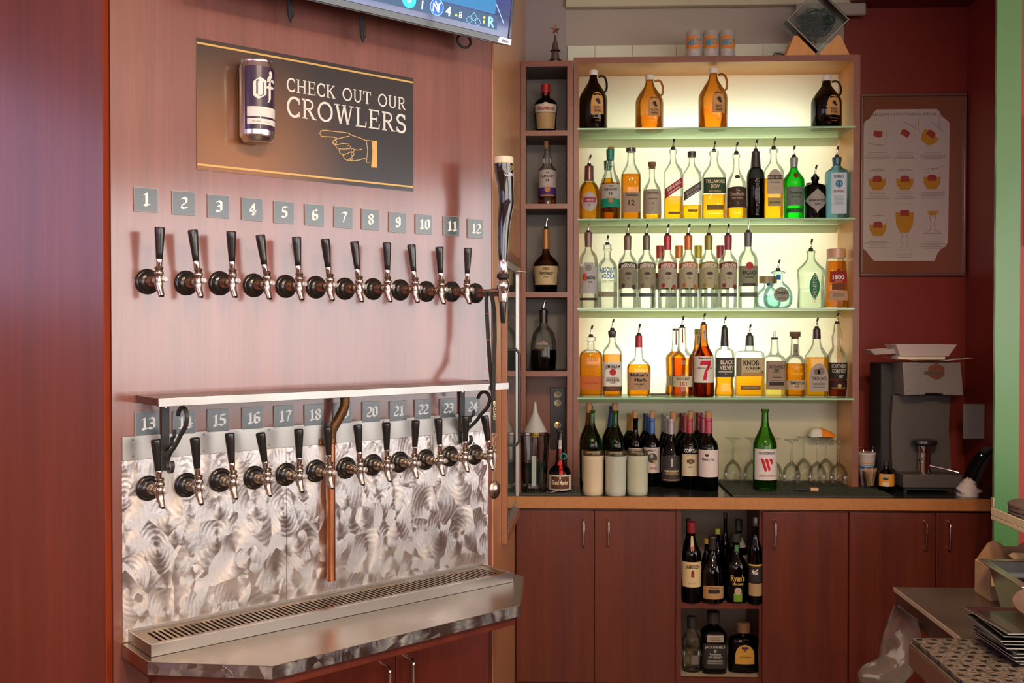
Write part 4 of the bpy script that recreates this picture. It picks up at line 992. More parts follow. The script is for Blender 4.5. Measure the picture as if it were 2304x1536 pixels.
# ================================================================ BOTTLES
PR = {   # profiles: (height, radius) as fractions of glass height / half width
 'whisky': [(0, .93), (.012, 1), (.58, 1), (.64, .96), (.69, .82), (.74, .60), (.79, .44), (.85, .37), (.95, .35), (.955, .40), (1, .40)],
 'round': [(0, .92), (.012, 1), (.53, 1), (.60, .93), (.66, .76), (.71, .52), (.76, .40), (.95, .36), (.955, .43), (1, .43)],
 'glen': [(0, .92), (.012, 1), (.46, 1.), (.52, .96), (.58, .84), (.66, .58), (.74, .42), (.86, .34), (.93, .33), (.94, .38), (1, .38)],
 'square': [(0, .95), (.01, 1), (.66, 1), (.70, .94), (.75, .72), (.81, .42), (.86, .34), (.94, .32), (.945, .42), (1, .42)],
 'tull': [(0, .90), (.012, 1), (.10, 1), (.62, .98), (.68, .90), (.74, .66), (.80, .42), (.88, .33), (.94, .30), (.945, .40), (1, .40)],
 'jug': [(0, .90), (.015, 1), (.10, 1.02), (.50, .98), (.58, .90), (.66, .66), (.72, .42), (.78, .32), (.86, .30), (.94, .30), (.945, .38), (1, .38)],
 'spike': [(0, .94), (.012, 1), (.62, 1), (.68, .94), (.73, .78), (.77, .52), (.80, .42), (.92, .38), (.93, .44), (1, .44)],
 'smir': [(0, .92), (.012, 1), (.60, 1), (.655, .92), (.70, .74), (.745, .46), (.78, .38), (.94, .34), (.945, .40), (1, .40)],
 'ketel': [(0, .93), (.012, 1), (.62, 1), (.68, .92), (.73, .70), (.77, .42), (.82, .34), (.94, .32), (.945, .40), (1, .40)],
 'absolut': [(0, .94), (.012, 1), (.60, 1), (.68, .93), (.74, .72), (.78, .44), (.81, .33), (.90, .33), (.905, .46), (.935, .46), (.94, .38), (1, .40)],
 'hend': [(0, .90), (.012, 1), (.74, 1), (.80, .92), (.835, .60), (.85, .34), (.92, .30), (.925, .38), (1, .38)],
 'tanq': [(0, .86), (.012, .92), (.52, .98), (.60, 1), (.66, .96), (.74, .62), (.79, .40), (.84, .32), (.94, .32), (.95, .38), (1, .38)],
 'bombay': [(0, .96), (.01, 1), (.74, 1), (.78, .92), (.83, .52), (.87, .36), (.94, .34), (.945, .42), (1, .42)],
 'julio': [(0, .62), (.03, .80), (.12, .97), (.26, 1.0), (.40, .97), (.52, .84), (.62, .60), (.68, .40), (.74, .32), (.92, .30), (.93, .52), (.96, .50), (1, .36)],
 'horn': [(0, .88), (.02, .96), (.35, .90), (.50, .93), (.62, 1.0), (.68, .96), (.76, .62), (.83, .36), (.88, .28), (.96, .30), (1, .33)],
 'trap': [(0, .94), (.02, 1), (.40, .93), (.85, .78), (.90, .70), (.93, .44), (.96, .40), (1, .40)],
 'bull': [(0, .93), (.015, 1), (.62, 1), (.70, .96), (.75, .82), (.785, .50), (.80, .30), (.93, .28), (.94, .40), (1, .40)],
 'maker': [(0, .88), (.02, .95), (.44, 1), (.50, .97), (.56, .80), (.60, .52), (.64, .36), (.80, .30), (1, .28)],
 'turkey': [(0, .93), (.02, 1), (.10, .98), (.20, .92), (.45, .97), (.56, 1), (.60, .92), (.66, .50), (.72, .40), (.90, .32), (1, .30)],
 'sea': [(0, .93), (.012, 1), (.50, 1), (.56, .96), (.62, .80), (.68, .56), (.74, .42), (.90, .33), (1, .32)],
 'velvet': [(0, .93), (.015, 1), (.10, 1), (.17, .90), (.26, .90), (.30, 1), (.60, 1), (.66, .96), (.69, .80), (.72, .44), (.78, .38), (1, .30)],
 'knob': [(0, .96), (.02, 1), (.64, 1), (.72, .97), (.75, .80), (.76, .34), (.86, .28), (1, .26)],
 'jdrye': [(0, .96), (.02, 1), (.60, 1), (.66, .96), (.70, .78), (.74, .50), (.80, .42), (.90, .36), (1, .33)],
 'temple': [(0, .90), (.03, .97), (.46, 1), (.52, 1), (.60, .92), (.66, .72), (.70, .42), (.86, .38), (.94, .36), (1, .40)],
 'yukon': [(0, .96), (.02, 1), (.56, 1), (.60, .98), (.66, .76), (.74, .50), (.80, .38), (1, .32)],
 'soco': [(0, .93), (.02, .98), (.46, 1), (.52, 1), (.58, .92), (.64, .66), (.68, .46), (.74, .50), (.82, .54), (.90, .38), (1, .30)],
 'growler': [(0, .94), (.015, 1), (.50, 1), (.57, .97), (.63, .86), (.74, .58), (.82, .36), (.90, .27), (.955, .25), (.96, .30), (1, .30)],
 'bord': [(0, .93), (.01, 1), (.58, 1), (.63, .96), (.68, .82), (.72, .56), (.76, .40), (.82, .35), (.955, .33), (.96, .38), (1, .38)],
 'burg': [(0, .93), (.01, 1), (.42, 1), (.50, .94), (.58, .78), (.66, .56), (.74, .38), (.82, .32), (.955, .31), (.96, .37), (1, .37)],
 'magnum': [(0, .93), (.01, 1), (.50, 1), (.57, .97), (.64, .82), (.71, .58), (.78, .38), (.84, .29), (.96, .27), (.965, .32), (1, .32)],
 'dramb': [(0, .80), (.02, .84), (.30, .92), (.56, 1), (.64, .96), (.72, .68), (.76, .36), (.88, .30), (1, .30)],
 'glen14': [(0, .94), (.02, 1), (.10, .97), (.56, 1), (.62, .94), (.68, .58), (.74, .48), (.80, .50), (.88, .36), (1, .28)],
 'henn': [(0, .82), (.02, .88), (.20, .92), (.40, 1), (.46, .98), (.54, .66), (.60, .34), (.66, .27), (.98, .24), (1, .26)],
 'vsop': [(0, .86), (.02, .92), (.22, 1.), (.44, .96), (.62, .80), (.70, .52), (.76, .30), (.84, .26), (.86, .30), (1, .30)],
 'gm': [(0, .90), (.02, 1), (.22, 1), (.30, .98), (.38, .84), (.44, .48), (.50, .36), (.56, .40), (.62, .34), (.80, .26), (.90, .22), (1, .20)],
 'bitters': [(0, .93), (.02, 1), (.56, 1), (.68, .85), (.76, .45), (.80, .36), (1, .36)],
}
G = {
 'clear': glass('clear_glass', (.97, .985, .965), .35, .7, (.50, .56, .50)), 'green': glass('green_glass', (.30, .68, .10), .3, .8, (.02, .10, .01)),
 'brightgreen': glass('bright_green_glass', (.07, .60, .09), .3, .7, (.0, .16, .01)), 'olive': glass('olive_glass', (.10, .12, .02), .3, .8, (.008, .012, .003)),
 'dark': glass('near_black_glass', (.035, .022, .016), .3, .9, (.004, .003, .003)), 'blue': glass('pale_blue_glass', (.36, .58, .72), .35, .7, (.03, .24, .50)),
 'amber': glass('amber_glass', (.74, .44, .14), .3, .8, (.20, .07, .015)), 'smoke': glass('dark_blue_grey_glass', (.13, .14, .15), .3, .8, (.02, .02, .025)),
 'brownish': glass('brown_glass', (.58, .32, .09), .3, .8, (.07, .02, .006)), 'paleblue': glass('aqua_glass', (.86, .97, .96), .35, .7, (.25, .55, .55)),
 'palegreen': glass('pale_green_glass', (.90, .98, .90), .35, .7, (.30, .46, .28)),
}
LQ = {
 'amber': glass('whisky_liquid', (.82, .47, .055), .25, .25, (.62, .26, .02)), 'gold': glass('golden_liquid', (.88, .58, .075), .25, .25, (.72, .38, .03)),
 'orange': glass('orange_liquid', (1., .88, .45), .25, .25, (.9, .50, .08)), 'red': glass('red_brown_liquid', (.50, .17, .05), .25, .25, (.30, .03, .005)),
 'clear': glass('clear_liquid', (.985, .99, .98), .25, .2, (.75, .80, .75)), 'dark': glass('dark_liquid', (.10, .035, .02), .25, .3, (.01, .004, .003)),
 'aqua': glass('aqua_liquid', (.88, .96, .94), .25, .2, (.42, .68, .62)), 'deep': glass('deep_amber_liquid', (.88, .50, .08), .25, .25, (.45, .16, .02)),
}
def col(c): return paper(c)
PIN = [(0, .0), (.0, .0)]
_pm = {}
def pourer_mesh(kind):
    if kind in _pm: return _pm[kind]
    g = MB()
    if kind == 'clear':
        g.lathe([(-.004, .0095), (0, .0165), (.006, .0165), (.0065, .010)], M_blackm, None, 18)
        g.lathe([(.0065, .009), (.02, .006), (.038, .0035)], glass('pourer_plastic', (.85, .85, .85), .4, .8), None, 14)
    else:
        cc = {'black': M_blackm, 'chrome': M_chrome}[kind]
        g.lathe([(-.003, .0095), (0, .0128), (.003, .0128), (.004, .0105), (.013, .0092), (.016, .006)], M_blackm, None, 18)
        pts = []; rad = []
        for i in range(9):
            t = i / 8; pts.append((.008 * t * t, -.002 * t, .012 + .052 * t)); rad.append(.0046 - .0012 * t)
        g.tube(pts[:6], rad[:6], M_chrome, seg=10); g.tube(pts[5:], [r_ * (1.32 if kind == 'black' else 1) for r_ in rad[5:]], cc, seg=10)
    o = g.build('pourer'); _pm[kind] = o.data; bpy.data.objects.remove(o); return _pm[kind]
def interp(pr, z):
    for (a, ra), (b, rb) in zip(pr, pr[1:]):
        if a <= z <= b: return ra + (rb - ra) * (z - a) / (b - a) if b > a else ra
    return pr[-1][1] if z > pr[-1][0] else pr[0][1]
def bottle(name, label, px0, px1, ytop, ybase, Y, z0, prof, glassk, liq=None, level=.5, n=2, dr=.8, top=None, labels=(), rot=0, cat='bottle', group=None, pp=('black', 25)):
    s = F / Y; Wd = (px1 - px0) / s / 2; H = (ybase - ytop) / s; cx = at_y((px0 + px1) / 2, ybase, Y).x
    Y = min(Y, YD - max(Wd * dr, Wd if n == 2 else 0) - .004) if Y > Y1 and z0 > .85 else Y
    if cat == 'bottle' and Y > Y1 and (z0 in SH or (z0 == ZCT and px0 < 1900)) and px0 > 1290: cx = min(max(cx, li + Wd * 1.03 + .002), ri - Wd * 1.03 - .002)
    pr = PR[prof]; seg = 36
    t = thing(name, label, cat, (cx, Y, z0 + .0006), 0, group)
    ex = [n if r_ > .62 else 2 for _, r_ in pr]
    if n > 2:
        ex = [n if r_ > .80 else (2 + (n - 2) * max(0, (r_ - .45) / .35)) for _, r_ in pr]
    MB().lathe([(z * H, r_ * Wd) for z, r_ in pr], G[glassk], None, seg, ex, dr).build('glass', None, t, ang=50)
    if liq:
        lp = [(max(.018, 0), interp(pr, .03) * .90)]
        lp = [(.016, pr[1][1] * .86), (.026, pr[1][1] * .93)] + [(z, r_ * .93) for z, r_ in pr if .03 < z < level] + [(level, interp(pr, level) * .93)]
        e2 = [n if r_ > .72 else (2 if n == 2 else 2 + (n - 2) * max(0, (r_ - .42) / .35)) for _, r_ in lp]
        MB().lathe([(z * H, r_ * Wd) for z, r_ in lp], LQ[liq], None, seg, e2, dr).build('liquid', None, t, ang=50)
    def surf(off):
        def fn(x, z):
            Rr = interp(pr, z / H) * Wd
            if n <= 2: a = x / Wd; return ((Rr + off) * math.sin(a), -(Rr + off) * math.cos(a), z)
            k = Rr / Wd; xx = max(-.999, min(.999, x / Wd)); b = Rr * dr
            if k < .80: b = Rr * 1.0
            return (xx * Rr * (1 + off / Wd), -(b + off) * (1 - abs(xx) ** n) ** (1 / n) , z)
        return fn
    rr = pr[-1][1] * Wd
    if top:
        kind, cl = top[0], top[1]
        if kind == 'cap':
            hh = (top[2] if len(top) > 2 else 18) / s; wk = top[3] if len(top) > 3 else 1.12
            MB().lathe([(H - hh * .75, rr * wk), (H + hh * .22, rr * wk), (H + hh * .25, rr * wk * .93)], mat('cap_%02x%02x%02x' % tuple(int(c * 255) for c in cl), cl, .35, coat=.3), None, 24).build('cap', None, t)
        elif kind == 'cork':
            hh = (top[2] if len(top) > 2 else 16) / s; wk = top[3] if len(top) > 3 else .8
            MB().lathe([(H - .01, rr * .78), (H + .0005, rr * .78), (H + .001, rr * wk), (H + hh, rr * wk * 1.02)], mat('cork_%02x' % int(cl[0] * 255), cl, .8, noise=.25, nscale=200), None, 20).build('cork', None, t)
        elif kind == 'capsule':   # foil over the neck: (kind, colour, length px, then optional cork)
            hh = top[2] / s
            zz = [z for z in (1, .985, .96, .955) if z > 1 - hh / H] + [1 - hh / H]
            MB().lathe([(z * H, interp(pr, z) * Wd + .0007) for z in sorted(set(zz))] + [(H + .0007, rr + .0003)], mat('foil_%02x%02x%02x' % tuple(int(c * 255) for c in cl), cl, .35, metal=.2, coat=.3), None, 24).build('capsule', None, t)
    if pp and (not top or top[0] in ('capsule',) and pp[0] != 'none' or top[0] == 'none'):
        if pp[0] != 'none' and pp[0] != 'cork':
            o = bpy.data.objects.new('pourer', pourer_mesh(pp[0])); C.objects.link(o); o.parent = t
            k = (pp[1] / s) / .064; o.location = (0, 0, H + .001); o.scale = (k if k > 1 else 1, 1, k); o.rotation_euler = (0, 0, R(random.uniform(-60, 60)))
            if pp[0] == 'clear': o.scale = (1, 1, 1)
        elif pp[0] == 'cork':
            MB().lathe([(H - .012, rr * .74), (H + .002, rr * .80), (H + pp[1] / s, rr * .86)], mat('wine_cork', (.42, .21, .10), .85, noise=.3, nscale=250), T(0, 0, 0) @ RY(R(random.uniform(-2, 2))), 18).build('cork', None, t)
    for lb in labels:
        za, zb, hw, cl, shp = lb[:5]; txt = lb[5] if len(lb) > 5 else (); extra = lb[6] if len(lb) > 6 else {}
        g = MB(); W2 = hw * Wd * (1 if n > 2 else 1.35); cxo = extra.get('cx', 0) * Wd
        f0 = surf(.0006)
        if cl is not None:
            N = 20; Mz = 6; v = []; f = []
            for i in range(N + 1):
                s_ = -1 + 2 * i / N; lo, hi = za, zb
                if shp == 'arch': hi = zb - (zb - za) * .30 * s_ * s_
                if shp == 'archtop': hi = zb - (zb - za) * (1 - math.sqrt(max(0, 1 - s_ * s_ * .98))) * .55
                if shp == 'oval': m_ = (za + zb) / 2; q = (zb - za) / 2 * math.sqrt(max(0, 1 - s_ * s_)); lo, hi = m_ - q, m_ + q
                if shp == 'leaf': m_ = (za + zb) / 2; q = (zb - za) / 2 * (1 - abs(s_)) ** .55; lo, hi = m_ - q, m_ + q
                if shp == 'diamond': m_ = (za + zb) / 2; q = (zb - za) / 2 * (1 - abs(s_)); lo, hi = m_ - q, m_ + q
                if shp == 'slant': lo = za + .085 * s_; hi = zb + .085 * s_
                if shp == 'curvetop': hi = zb - .02 * s_ * s_; lo = za
                if shp == 'smir': hi = zb + .012 - .03 * s_ * s_; lo = za - .02 * s_ * s_ + .01
                if shp == 'step': hi = zb if abs(s_) < .42 else zb - .055
                for j in range(Mz + 1): v.append(f0(cxo + s_ * W2, (lo + (hi - lo) * j / Mz) * H))
            for i in range(N):
                for j in range(Mz): a = i * (Mz + 1) + j; f.append((a, a + Mz + 1, a + Mz + 2, a + 1))
            g.add(v, f, col(cl))
        f1 = surf(.0012); sh_ = .085 * H / W2 if shp == 'slant' else 0
        for tx in txt:
            s_, zc, sz, c_ = tx[:4]; xo = tx[4] if len(tx) > 4 else 0; wv = tx[5] if len(tx) > 5 else None
            if s_ == '#disc': polyc(g, ell(xo * Wd + cxo, zc * H, sz * H, sz * H, 18), col(c_), f1)
            elif s_ == '#box':
                x0_, x1_ = xo * Wd + cxo - (wv or .3) * Wd, xo * Wd + cxo + (wv or .3) * Wd
                polyc(g, [(x0_, (zc - sz) * H), (x1_, (zc - sz) * H), (x1_, (zc + sz) * H), (x0_, (zc + sz) * H)], col(c_), f1)
            elif s_ == '#seven':
                for pts in ([(-.42, .28), (-.34, .5), (.0, .5), (.0, .28)], [(.0, .28), (.0, .5), (.5, .5), (.5, .30)], [(.22, .29), (.5, .30), (.20, -.05), (-.06, -.1)], [(-.06, -.1), (.20, -.05), (.12, -.5), (-.18, -.5)]):
                    polyc(g, [(cxo + xo * Wd + a * sz * H * .62, (zc + b * sz) * H) for a, b in pts], col(c_), f1)
            elif s_ == '#W':
                for k_, pts in enumerate([[(-.5, .5), (-.27, .5), (.0, -.40), (-.17, -.5)], [(-.2, .5), (.04, .5), (.24, -.28), (.12, -.5)], [(.12, .5), (.40, .5), (.44, .22), (.33, .0)]]):
                    polyc(g, [(cxo + a * sz * H, (zc + b * sz) * H) for a, b in pts], col(c_), f1)
            elif s_ == '#lines':
                for q in range(int(wv or 3)): z_ = zc - q * sz * 1.6; line2d(g, [(xo * Wd + cxo - W2 * .62, z_ * H), (cxo + xo * Wd, z_ * H), (xo * Wd + cxo + W2 * .62, z_ * H)], sz * H * .55, col(c_), f1)
            elif s_ == '#shield':
                line2d(g, [(cxo + a * W2 * .62, (zc + b * sz) * H) for a, b in ((-.9, .55), (-.5, .75), (0, .45), (.5, .75), (.9, .55), (.8, .2), (.55, .05), (.6, -.45), (0, -.9), (-.6, -.45), (-.55, .05), (-.8, .2))], .0011, col(c_), f1, True)
                polyc(g, ell(cxo, (zc + .9 * sz) * H, W2 * .28, sz * H * .22, 12), col(c_), f1)
            elif s_ == '#v':   # vertical word
                vs, fs = text2d(tx[6]); g.add([f1(cxo - b * sz * H + sz * H / 2 + xo * Wd, (zc) * H + a * sz * H) for a, b in vs], fs, col(c_))
            else:
                put_text(g, s_, xo * Wd + cxo, zc * H, sz * H, col(c_), f1, width=(wv * Wd if wv else None), bold=.03, shear=sh_, arc=(extra.get('arc', 0) / Wd))
        g.build('label' if cl is not None else 'printed_lettering', None, t, fixn=False)
    if rot: t.rotation_euler = (0, 0, R(rot))
    return t
Wt = (.74, .71, .64); Cr = (.72, .62, .42); Bk = (.025, .022, .02); Rd = (.50, .03, .03); Gy = (.42, .42, .38); Tan = (.45, .34, .24); Gd = (.55, .36, .10); Ol = (.40, .41, .28); Gn = (.01, .22, .13); Og = (.70, .28, .05); Dk = (.06, .055, .05)
YF = Y1 + .075; YBk = Y1 + .175
# ---- shelf 1: growlers
gl_ = [((.50, .24, .05), '#')]
def growler(p0, p1, yt, yb, Y, gk, lq, lv, label):
    t = bottle('beer_growler', label, p0, p1, yt + 8, yb, Y, SH[0], 'growler', gk, lq, lv, top=('cap', (.78, .76, .72), 11, 1.1), pp=None, group='brown growlers on the top glass shelf', cat='growler jug',
      labels=[(.24, .62, .36, (.55, .30, .10), 'archtop', [('#disc', .45, .105, (.62, .36, .13)), ('BLACK', .335, .042, Bk, 0, .46), ('RAVEN', .275, .042, Bk, 0, .46), ('#disc', .47, .035, Bk), ('#box', .43, .02, Bk, .1, .10)], {'cx': .28}), (0, 0, .3, None, 'rect', [('BREWING COMPANY', .17, .018, (.55, .32, .12), .28, .60), ('AVON OHIO', .125, .018, (.55, .32, .12), .28, .36)])])
    W_ = (p1 - p0) / 2 * Y / F; H = (yb - yt - 8) * Y / F
    pts = [(W_ * .36, 0, H * .915), (W_ * .62, 0, H * .93), (W_ * .84, 0, H * .90), (W_ * .95, 0, H * .82), (W_ * .97, 0, H * .74), (W_ * .92, 0, H * .68), (W_ * .80, 0, H * .655)]
    MB().tube(pts, .0052, G[gk] if gk != 'amber' else G['brownish'], seg=12).build('handle', None, t)
    return t
growler(1303.5, 1366, 150, 289, YF - .01, 'dark', None, 0, 'nearly black full growler jug at the left end of the top glass shelf')
growler(1430, 1492, 158, 289, YF + .03, 'amber', 'orange', .27, 'amber growler jug a third full, standing nearer the dark left one')
growler(1572, 1636, 146, 287, YF - .01, 'amber', 'orange', .33, 'amber growler jug with bright orange base, right of the shelf middle')
growler(1826, 1892, 160, 284.5, YF + .02, 'dark', 'dark', .6, 'dark brown growler jug at the right end of the top glass shelf')
# ---- shelf 2: whiskies and gins
b = bottle; z = SH[1]; g2 = 'bottles on the second glass shelf'
b('whisky_bottle', 'round whisky bottle with a silver and maroon crest label, left end of second shelf', 1301, 1346, 371, 492, YF, z, 'round', 'clear', 'gold', .70, top=('capsule', (.12, .03, .03), 32), labels=[(.16, .50, .62, (.42, .38, .40), 'oval', [('#box', .36, .045, (.28, .04, .06), 0, .62), ('CHIVAS', .345, .032, Wt, 0, .8), ('12', .25, .04, Bk)])], group=g2)
b('whisky_bottle', 'malt bottle with a green neck wrap peeping out behind its twin on the second shelf', 1345, 1390, 345, 482, YBk, z, 'glen', 'clear', 'gold', .72, top=('capsule', (.0, .20, .13), 20), pp=None, labels=[(.15, .50, .6, Gy, 'rect', [('THE', .44, .02, Bk)])], group=g2)
b('whisky_bottle', 'malt bottle with a green neck wrap, cork top and white and green label', 1350, 1396, 334, 492, YF, z, 'glen', 'clear', 'gold', .52, top=('capsule', (.0, .20, .13), 24), pp=('cork', 5), labels=[(.29, .50, .86, Gy, 'rect', [('THE', .455, .022, Bk), ('GLENLIVET', .405, .036, Bk, 0, 1.3), ('12', .345, .04, Bk)]), (.17, .30, .86, (.0, .26, .16), 'curvetop', [('#disc', .265, .035, (.45, .18, .06)), ('#lines', .20, .010, Gd, 0, 2)]), (.74, .76, .3, (.08, .09, .02), 'rect')], group=g2)
b('whisky_bottle', 'three-sided amber malt bottle with a chevron band and brown lower label', 1397, 1442, 333, 492, YF, z, 'whisky', 'clear', 'amber', .64, n=3, top=('cap', Dk, 9, 1.2), pp=None, labels=[(.10, .38, .88, (.36, .26, .18), 'rect', [('Glenfiddich', .325, .04, Bk, .05, 1.2), ('12', .20, .075, Bk)])], group=g2)
b('whisky_bottle', 'small malt bottle with cork and a wide tan label, nearly empty', 1446, 1487.5, 372, 492, YF, z, 'jug', 'clear', 'gold', .14, top=('cork', (.25, .14, .07), 9, 1.1), pp=None, labels=[(.10, .56, .9, (.40, .36, .28), 'curvetop', [('THE BALVENIE', .47, .032, Bk, 0, 1.4), ('DOUBLE WOOD', .37, .026, Bk, 0, 1.0), ('12', .28, .03, Bk), ('#lines', .22, .012, Dk, 0, 3)])], group=g2)
b('whisky_bottle', 'square whisky bottle with a slanted red label', 1494, 1534.5, 335, 492, YF, z, 'square', 'clear', 'gold', .325, n=5, dr=1, pp=('black', 24), labels=[(.375, .515, .94, (.38, .03, .04), 'slant', [('RED LABEL', .45, .045, Wt, 0, 1.5), ('Old Scotch Whisky', .395, .03, Wt, 0, 1.2)]), (.07, .105, .62, (.20, .12, .03), 'rect')], group=g2)
b('whisky_bottle', 'square whisky bottle with a slanted charcoal label and black cap', 1536, 1576.5, 343, 492, YF, z, 'square', 'clear', 'gold', .215, n=5, dr=1, top=('cap', Dk, 13, 1.12), pp=None, labels=[(.355, .49, .94, (.09, .09, .08), 'slant', [('BLACK LABEL', .42, .04, Gy, 0, 1.5), ('Blended Scotch', .37, .03, Gy, 0, 1.2)]), (.11, .145, .5, (.12, .07, .02), 'rect', [('12 YEARS', .12, .018, Gd)])], group=g2)
b('whisky_bottle', 'broad whiskey bottle with a dark green label and gold lettering', 1579, 1633, 340, 492, YF, z, 'tull', 'clear', 'gold', .365, n=3.2, dr=.75, pp=('black', 22), labels=[(.375, .605, .92, (.025, .07, .03), 'rect', [('TULLAMORE', .525, .052, Cr, 0, 1.55), ('DEW', .455, .05, Cr, 0, .7), ('IRISH WHISKEY', .395, .025, Gd, 0, 1.0)]), (.135, .205, .68, (.20, .14, .02), 'rect')], group=g2)
b('whisky_bottle', 'whiskey bottle with an arched dark brown label lettered in tan', 1634, 1678.5, 346, 492, YF, z, 'jug', 'clear', 'gold', .17, pp=('black', 26), labels=[(.17, .49, .92, (.055, .035, .022), 'curvetop', [('The', .42, .03, Tan, 0, .4), ('DeadRabbit', .35, .055, Tan, 0, 1.5), ('IRISH WHISKEY', .305, .026, Tan, 0, 1.2), ('#lines', .26, .012, Tan, 0, 3)]), (.615, .67, .28, Dk, 'oval')], group=g2)
b('whisky_bottle', 'dark smoky blue-grey bottle with no label on the second shelf', 1680, 1719.5, 341, 492, YF, z, 'spike', 'smoke', 'dark', .6, top=('capsule', (.05, .05, .05), 36), pp=('black', 26), labels=[(0, 0, .5, None, 'rect', [('#v', .33, .050, (.20, .24, .30), 0, None, 'PROPER WHISKEY')])], group=g2)
b('whisky_bottle', 'tall square whiskey bottle with an arched cream label and small lower label', 1718.5, 1761.5, 335, 492, YF, z, 'square', 'clear', 'gold', .575, n=4, dr=.8, pp=('black', 26), labels=[(.35, .70, .78, (.50, .46, .36), 'archtop', [('#box', .585, .03, (.10, .07, .05), 0, .74), ('BUSHMILLS', .568, .034, Gy, 0, 1.4), ('THE ORIGINAL', .505, .02, Bk, 0, 1.0), ('#lines', .46, .012, Tan, 0, 3)]), (.18, .30, .72, (.42, .36, .14), 'rect', [('IRISH WHISKEY', .22, .025, Bk, 0, 1.1)])], group=g2)
b('gin_bottle', 'bright green gin bottle with a red seal', 1762.5, 1809, 355, 492, YF, z, 'tanq', 'brightgreen', None, 0, top=('capsule', (.30, .34, .30), 22), pp=('black', 26), labels=[(.21, .52, .76, (.17, .24, .19), 'rect', [('Tanqueray', .40, .045, Bk, 0, 1.3), ('LONDON DRY GIN', .34, .022, Bk, 0, 1.0), ('#lines', .29, .012, Dk, 0, 3)]), (.10, .165, .74, (.03, .13, .05), 'rect'), (0, 0, .4, None, 'rect', [('#disc', .70, .045, (.30, .02, .015))])], group=g2)
b('gin_bottle', 'squat black apothecary gin bottle with a pale diamond label', 1810, 1857, 397, 491, YF, z, 'hend', 'dark', None, 0, pp=('black', 26), labels=[(.16, .70, .96, (.36, .35, .33), 'diamond', [("HENDRICK'S", .405, .052, Bk, 0, 1.55), ('GIN', .32, .045, Bk, 0, .5)])], group=g2)
b('gin_bottle', 'dark round-capped bottle half hidden behind the squat black gin bottle', 1806, 1840, 402, 484, YBk, z, 'hend', 'dark', None, 0, top=('cap', Bk, 14, 1.5), pp=None, group=g2)
b('gin_bottle', 'pale blue square gin bottle at the right end of the second shelf', 1858.5, 1906, 352, 489, YF, z, 'bombay', 'blue', None, 0, n=5, dr=.8, pp=('black', 24), top=('capsule', (.02, .10, .14), 16), labels=[(.08, .74, .70, (.56, .68, .76), 'rect', [('BOMBAY', .655, .045, (.05, .08, .12), 0, .9), ('#disc', .56, .06, (.03, .22, .42)), ('#disc', .56, .035, (.45, .62, .75)), ('SAPPHIRE', .42, .04, (.30, .10, .04), 0, 1.0), ('#lines', .36, .012, (.20, .28, .34), 0, 8)])], group=g2)
# ---- shelf 3: vodkas, rum, tequila
z = SH[2]; g3 = 'bottles on the third glass shelf'; yb = 693
b('vodka_bottle', 'clear vodka bottle with a stepped grey label and red initial block', 1301, 1343, 524, yb, YF, z, 'ketel', 'clear', 'clear', .6, top=('capsule', (.16, .09, .08), 32), pp=('chrome', 20), labels=[(.19, .60, .90, (.40, .40, .41), 'step', [('#disc', .53, .045, (.22, .22, .23)), ('#box', .405, .048, (.55, .06, .03), -.40, .17), ('K', .375, .065, Bk, -.42), ('etelOne', .378, .055, Bk, .25, .95), ('VODKA', .33, .024, Bk, .15, .5), ('#lines', .29, .01, Dk, 0, 2)]), (.10, .135, .84, (.06, .04, .035), 'rect')], group=g3)
b('vodka_bottle', 'clear vodka bottle with blue printed lettering and a short neck', 1344, 1389, 551, yb, YF, z, 'absolut', 'clear', 'clear', .4, pp=('black', 20), labels=[(0, 0, .9, None, 'rect', [('ABSOLUT', .555, .082, (.01, .13, .48), 0, 1.72), ('VODKA', .46, .082, (.01, .13, .48), 0, 1.40), ('Country of Sweden', .415, .03, Gy, 0, 1.3)]), (.175, .255, .86, (.28, .27, .18), 'rect')], group=g3)
sm = [(1391, 1433, (.20, .13, .09), Dk, (.26, .25, .18), 'brown neck foil'), (1433.7, 1475, (.17, .15, .11), (.16, .16, .10), (.30, .30, .20), 'grey-olive neck foil'), (1480, 1523, (.45, .03, .05), (.33, .04, .04), (.42, .40, .30), 'raspberry red neck foil beside the orange one'), (1526.5, 1570, (.62, .17, .02), (.42, .15, .03), (.42, .40, .28), 'orange neck foil'), (1571.5, 1616, (.30, .26, .02), (.28, .25, .03), (.40, .40, .24), 'olive-yellow neck foil'), (1616.5, 1658.5, (.28, .04, .07), (.22, .05, .03), (.44, .42, .30), 'dark cherry neck foil beside the rum bottle')]
for p0, p1, cc, band, lab, nm in sm:
    b('vodka_bottle', 'clear flavoured vodka bottle with ' + nm, p0, p1, 532, yb, YF, z, 'smir', 'clear', 'clear', .5, top=('capsule', cc, 31), pp=('black', 26), labels=[(.545, .625, .94, band, 'smir', [('SMIRNOFF', .562, .058, Wt, 0, 1.62)], {'arc': .25}), (.265, .545, .90, lab, 'smir', [('#shield', .385, .10, Dk), ('VODKA', .40, .018, Bk, 0, .4), ('#disc', .31, .03, band, -.55), ('#disc', .29, .035, band, .62)], {'arc': .25}), (.155, .205, .74, (.10, .12, .13), 'rect')], group=g3)
for p0, p1, cc, nm in ((1463, 1506, (.50, .06, .06), 'spare vodka bottle with a plain red cap'), (1505, 1550, (.75, .28, .02), 'spare vodka bottle with a bright orange cap'), (1549, 1592, (.52, .50, .02), 'spare vodka bottle with a yellow cap'), (1599, 1641, (.42, .05, .06), 'spare vodka bottle with a brick-red cap')):
    b('vodka_bottle', nm + ' standing behind the front row', p0, p1, 543, 683, YBk, z, 'smir', 'clear', 'clear', .6, top=('capsule', cc, 28), pp=None, labels=[(.30, .56, .8, (.42, .40, .30), 'rect', [('#box', .52, .04, cc, 0, .7)])], group='spare vodka bottles in the back row')
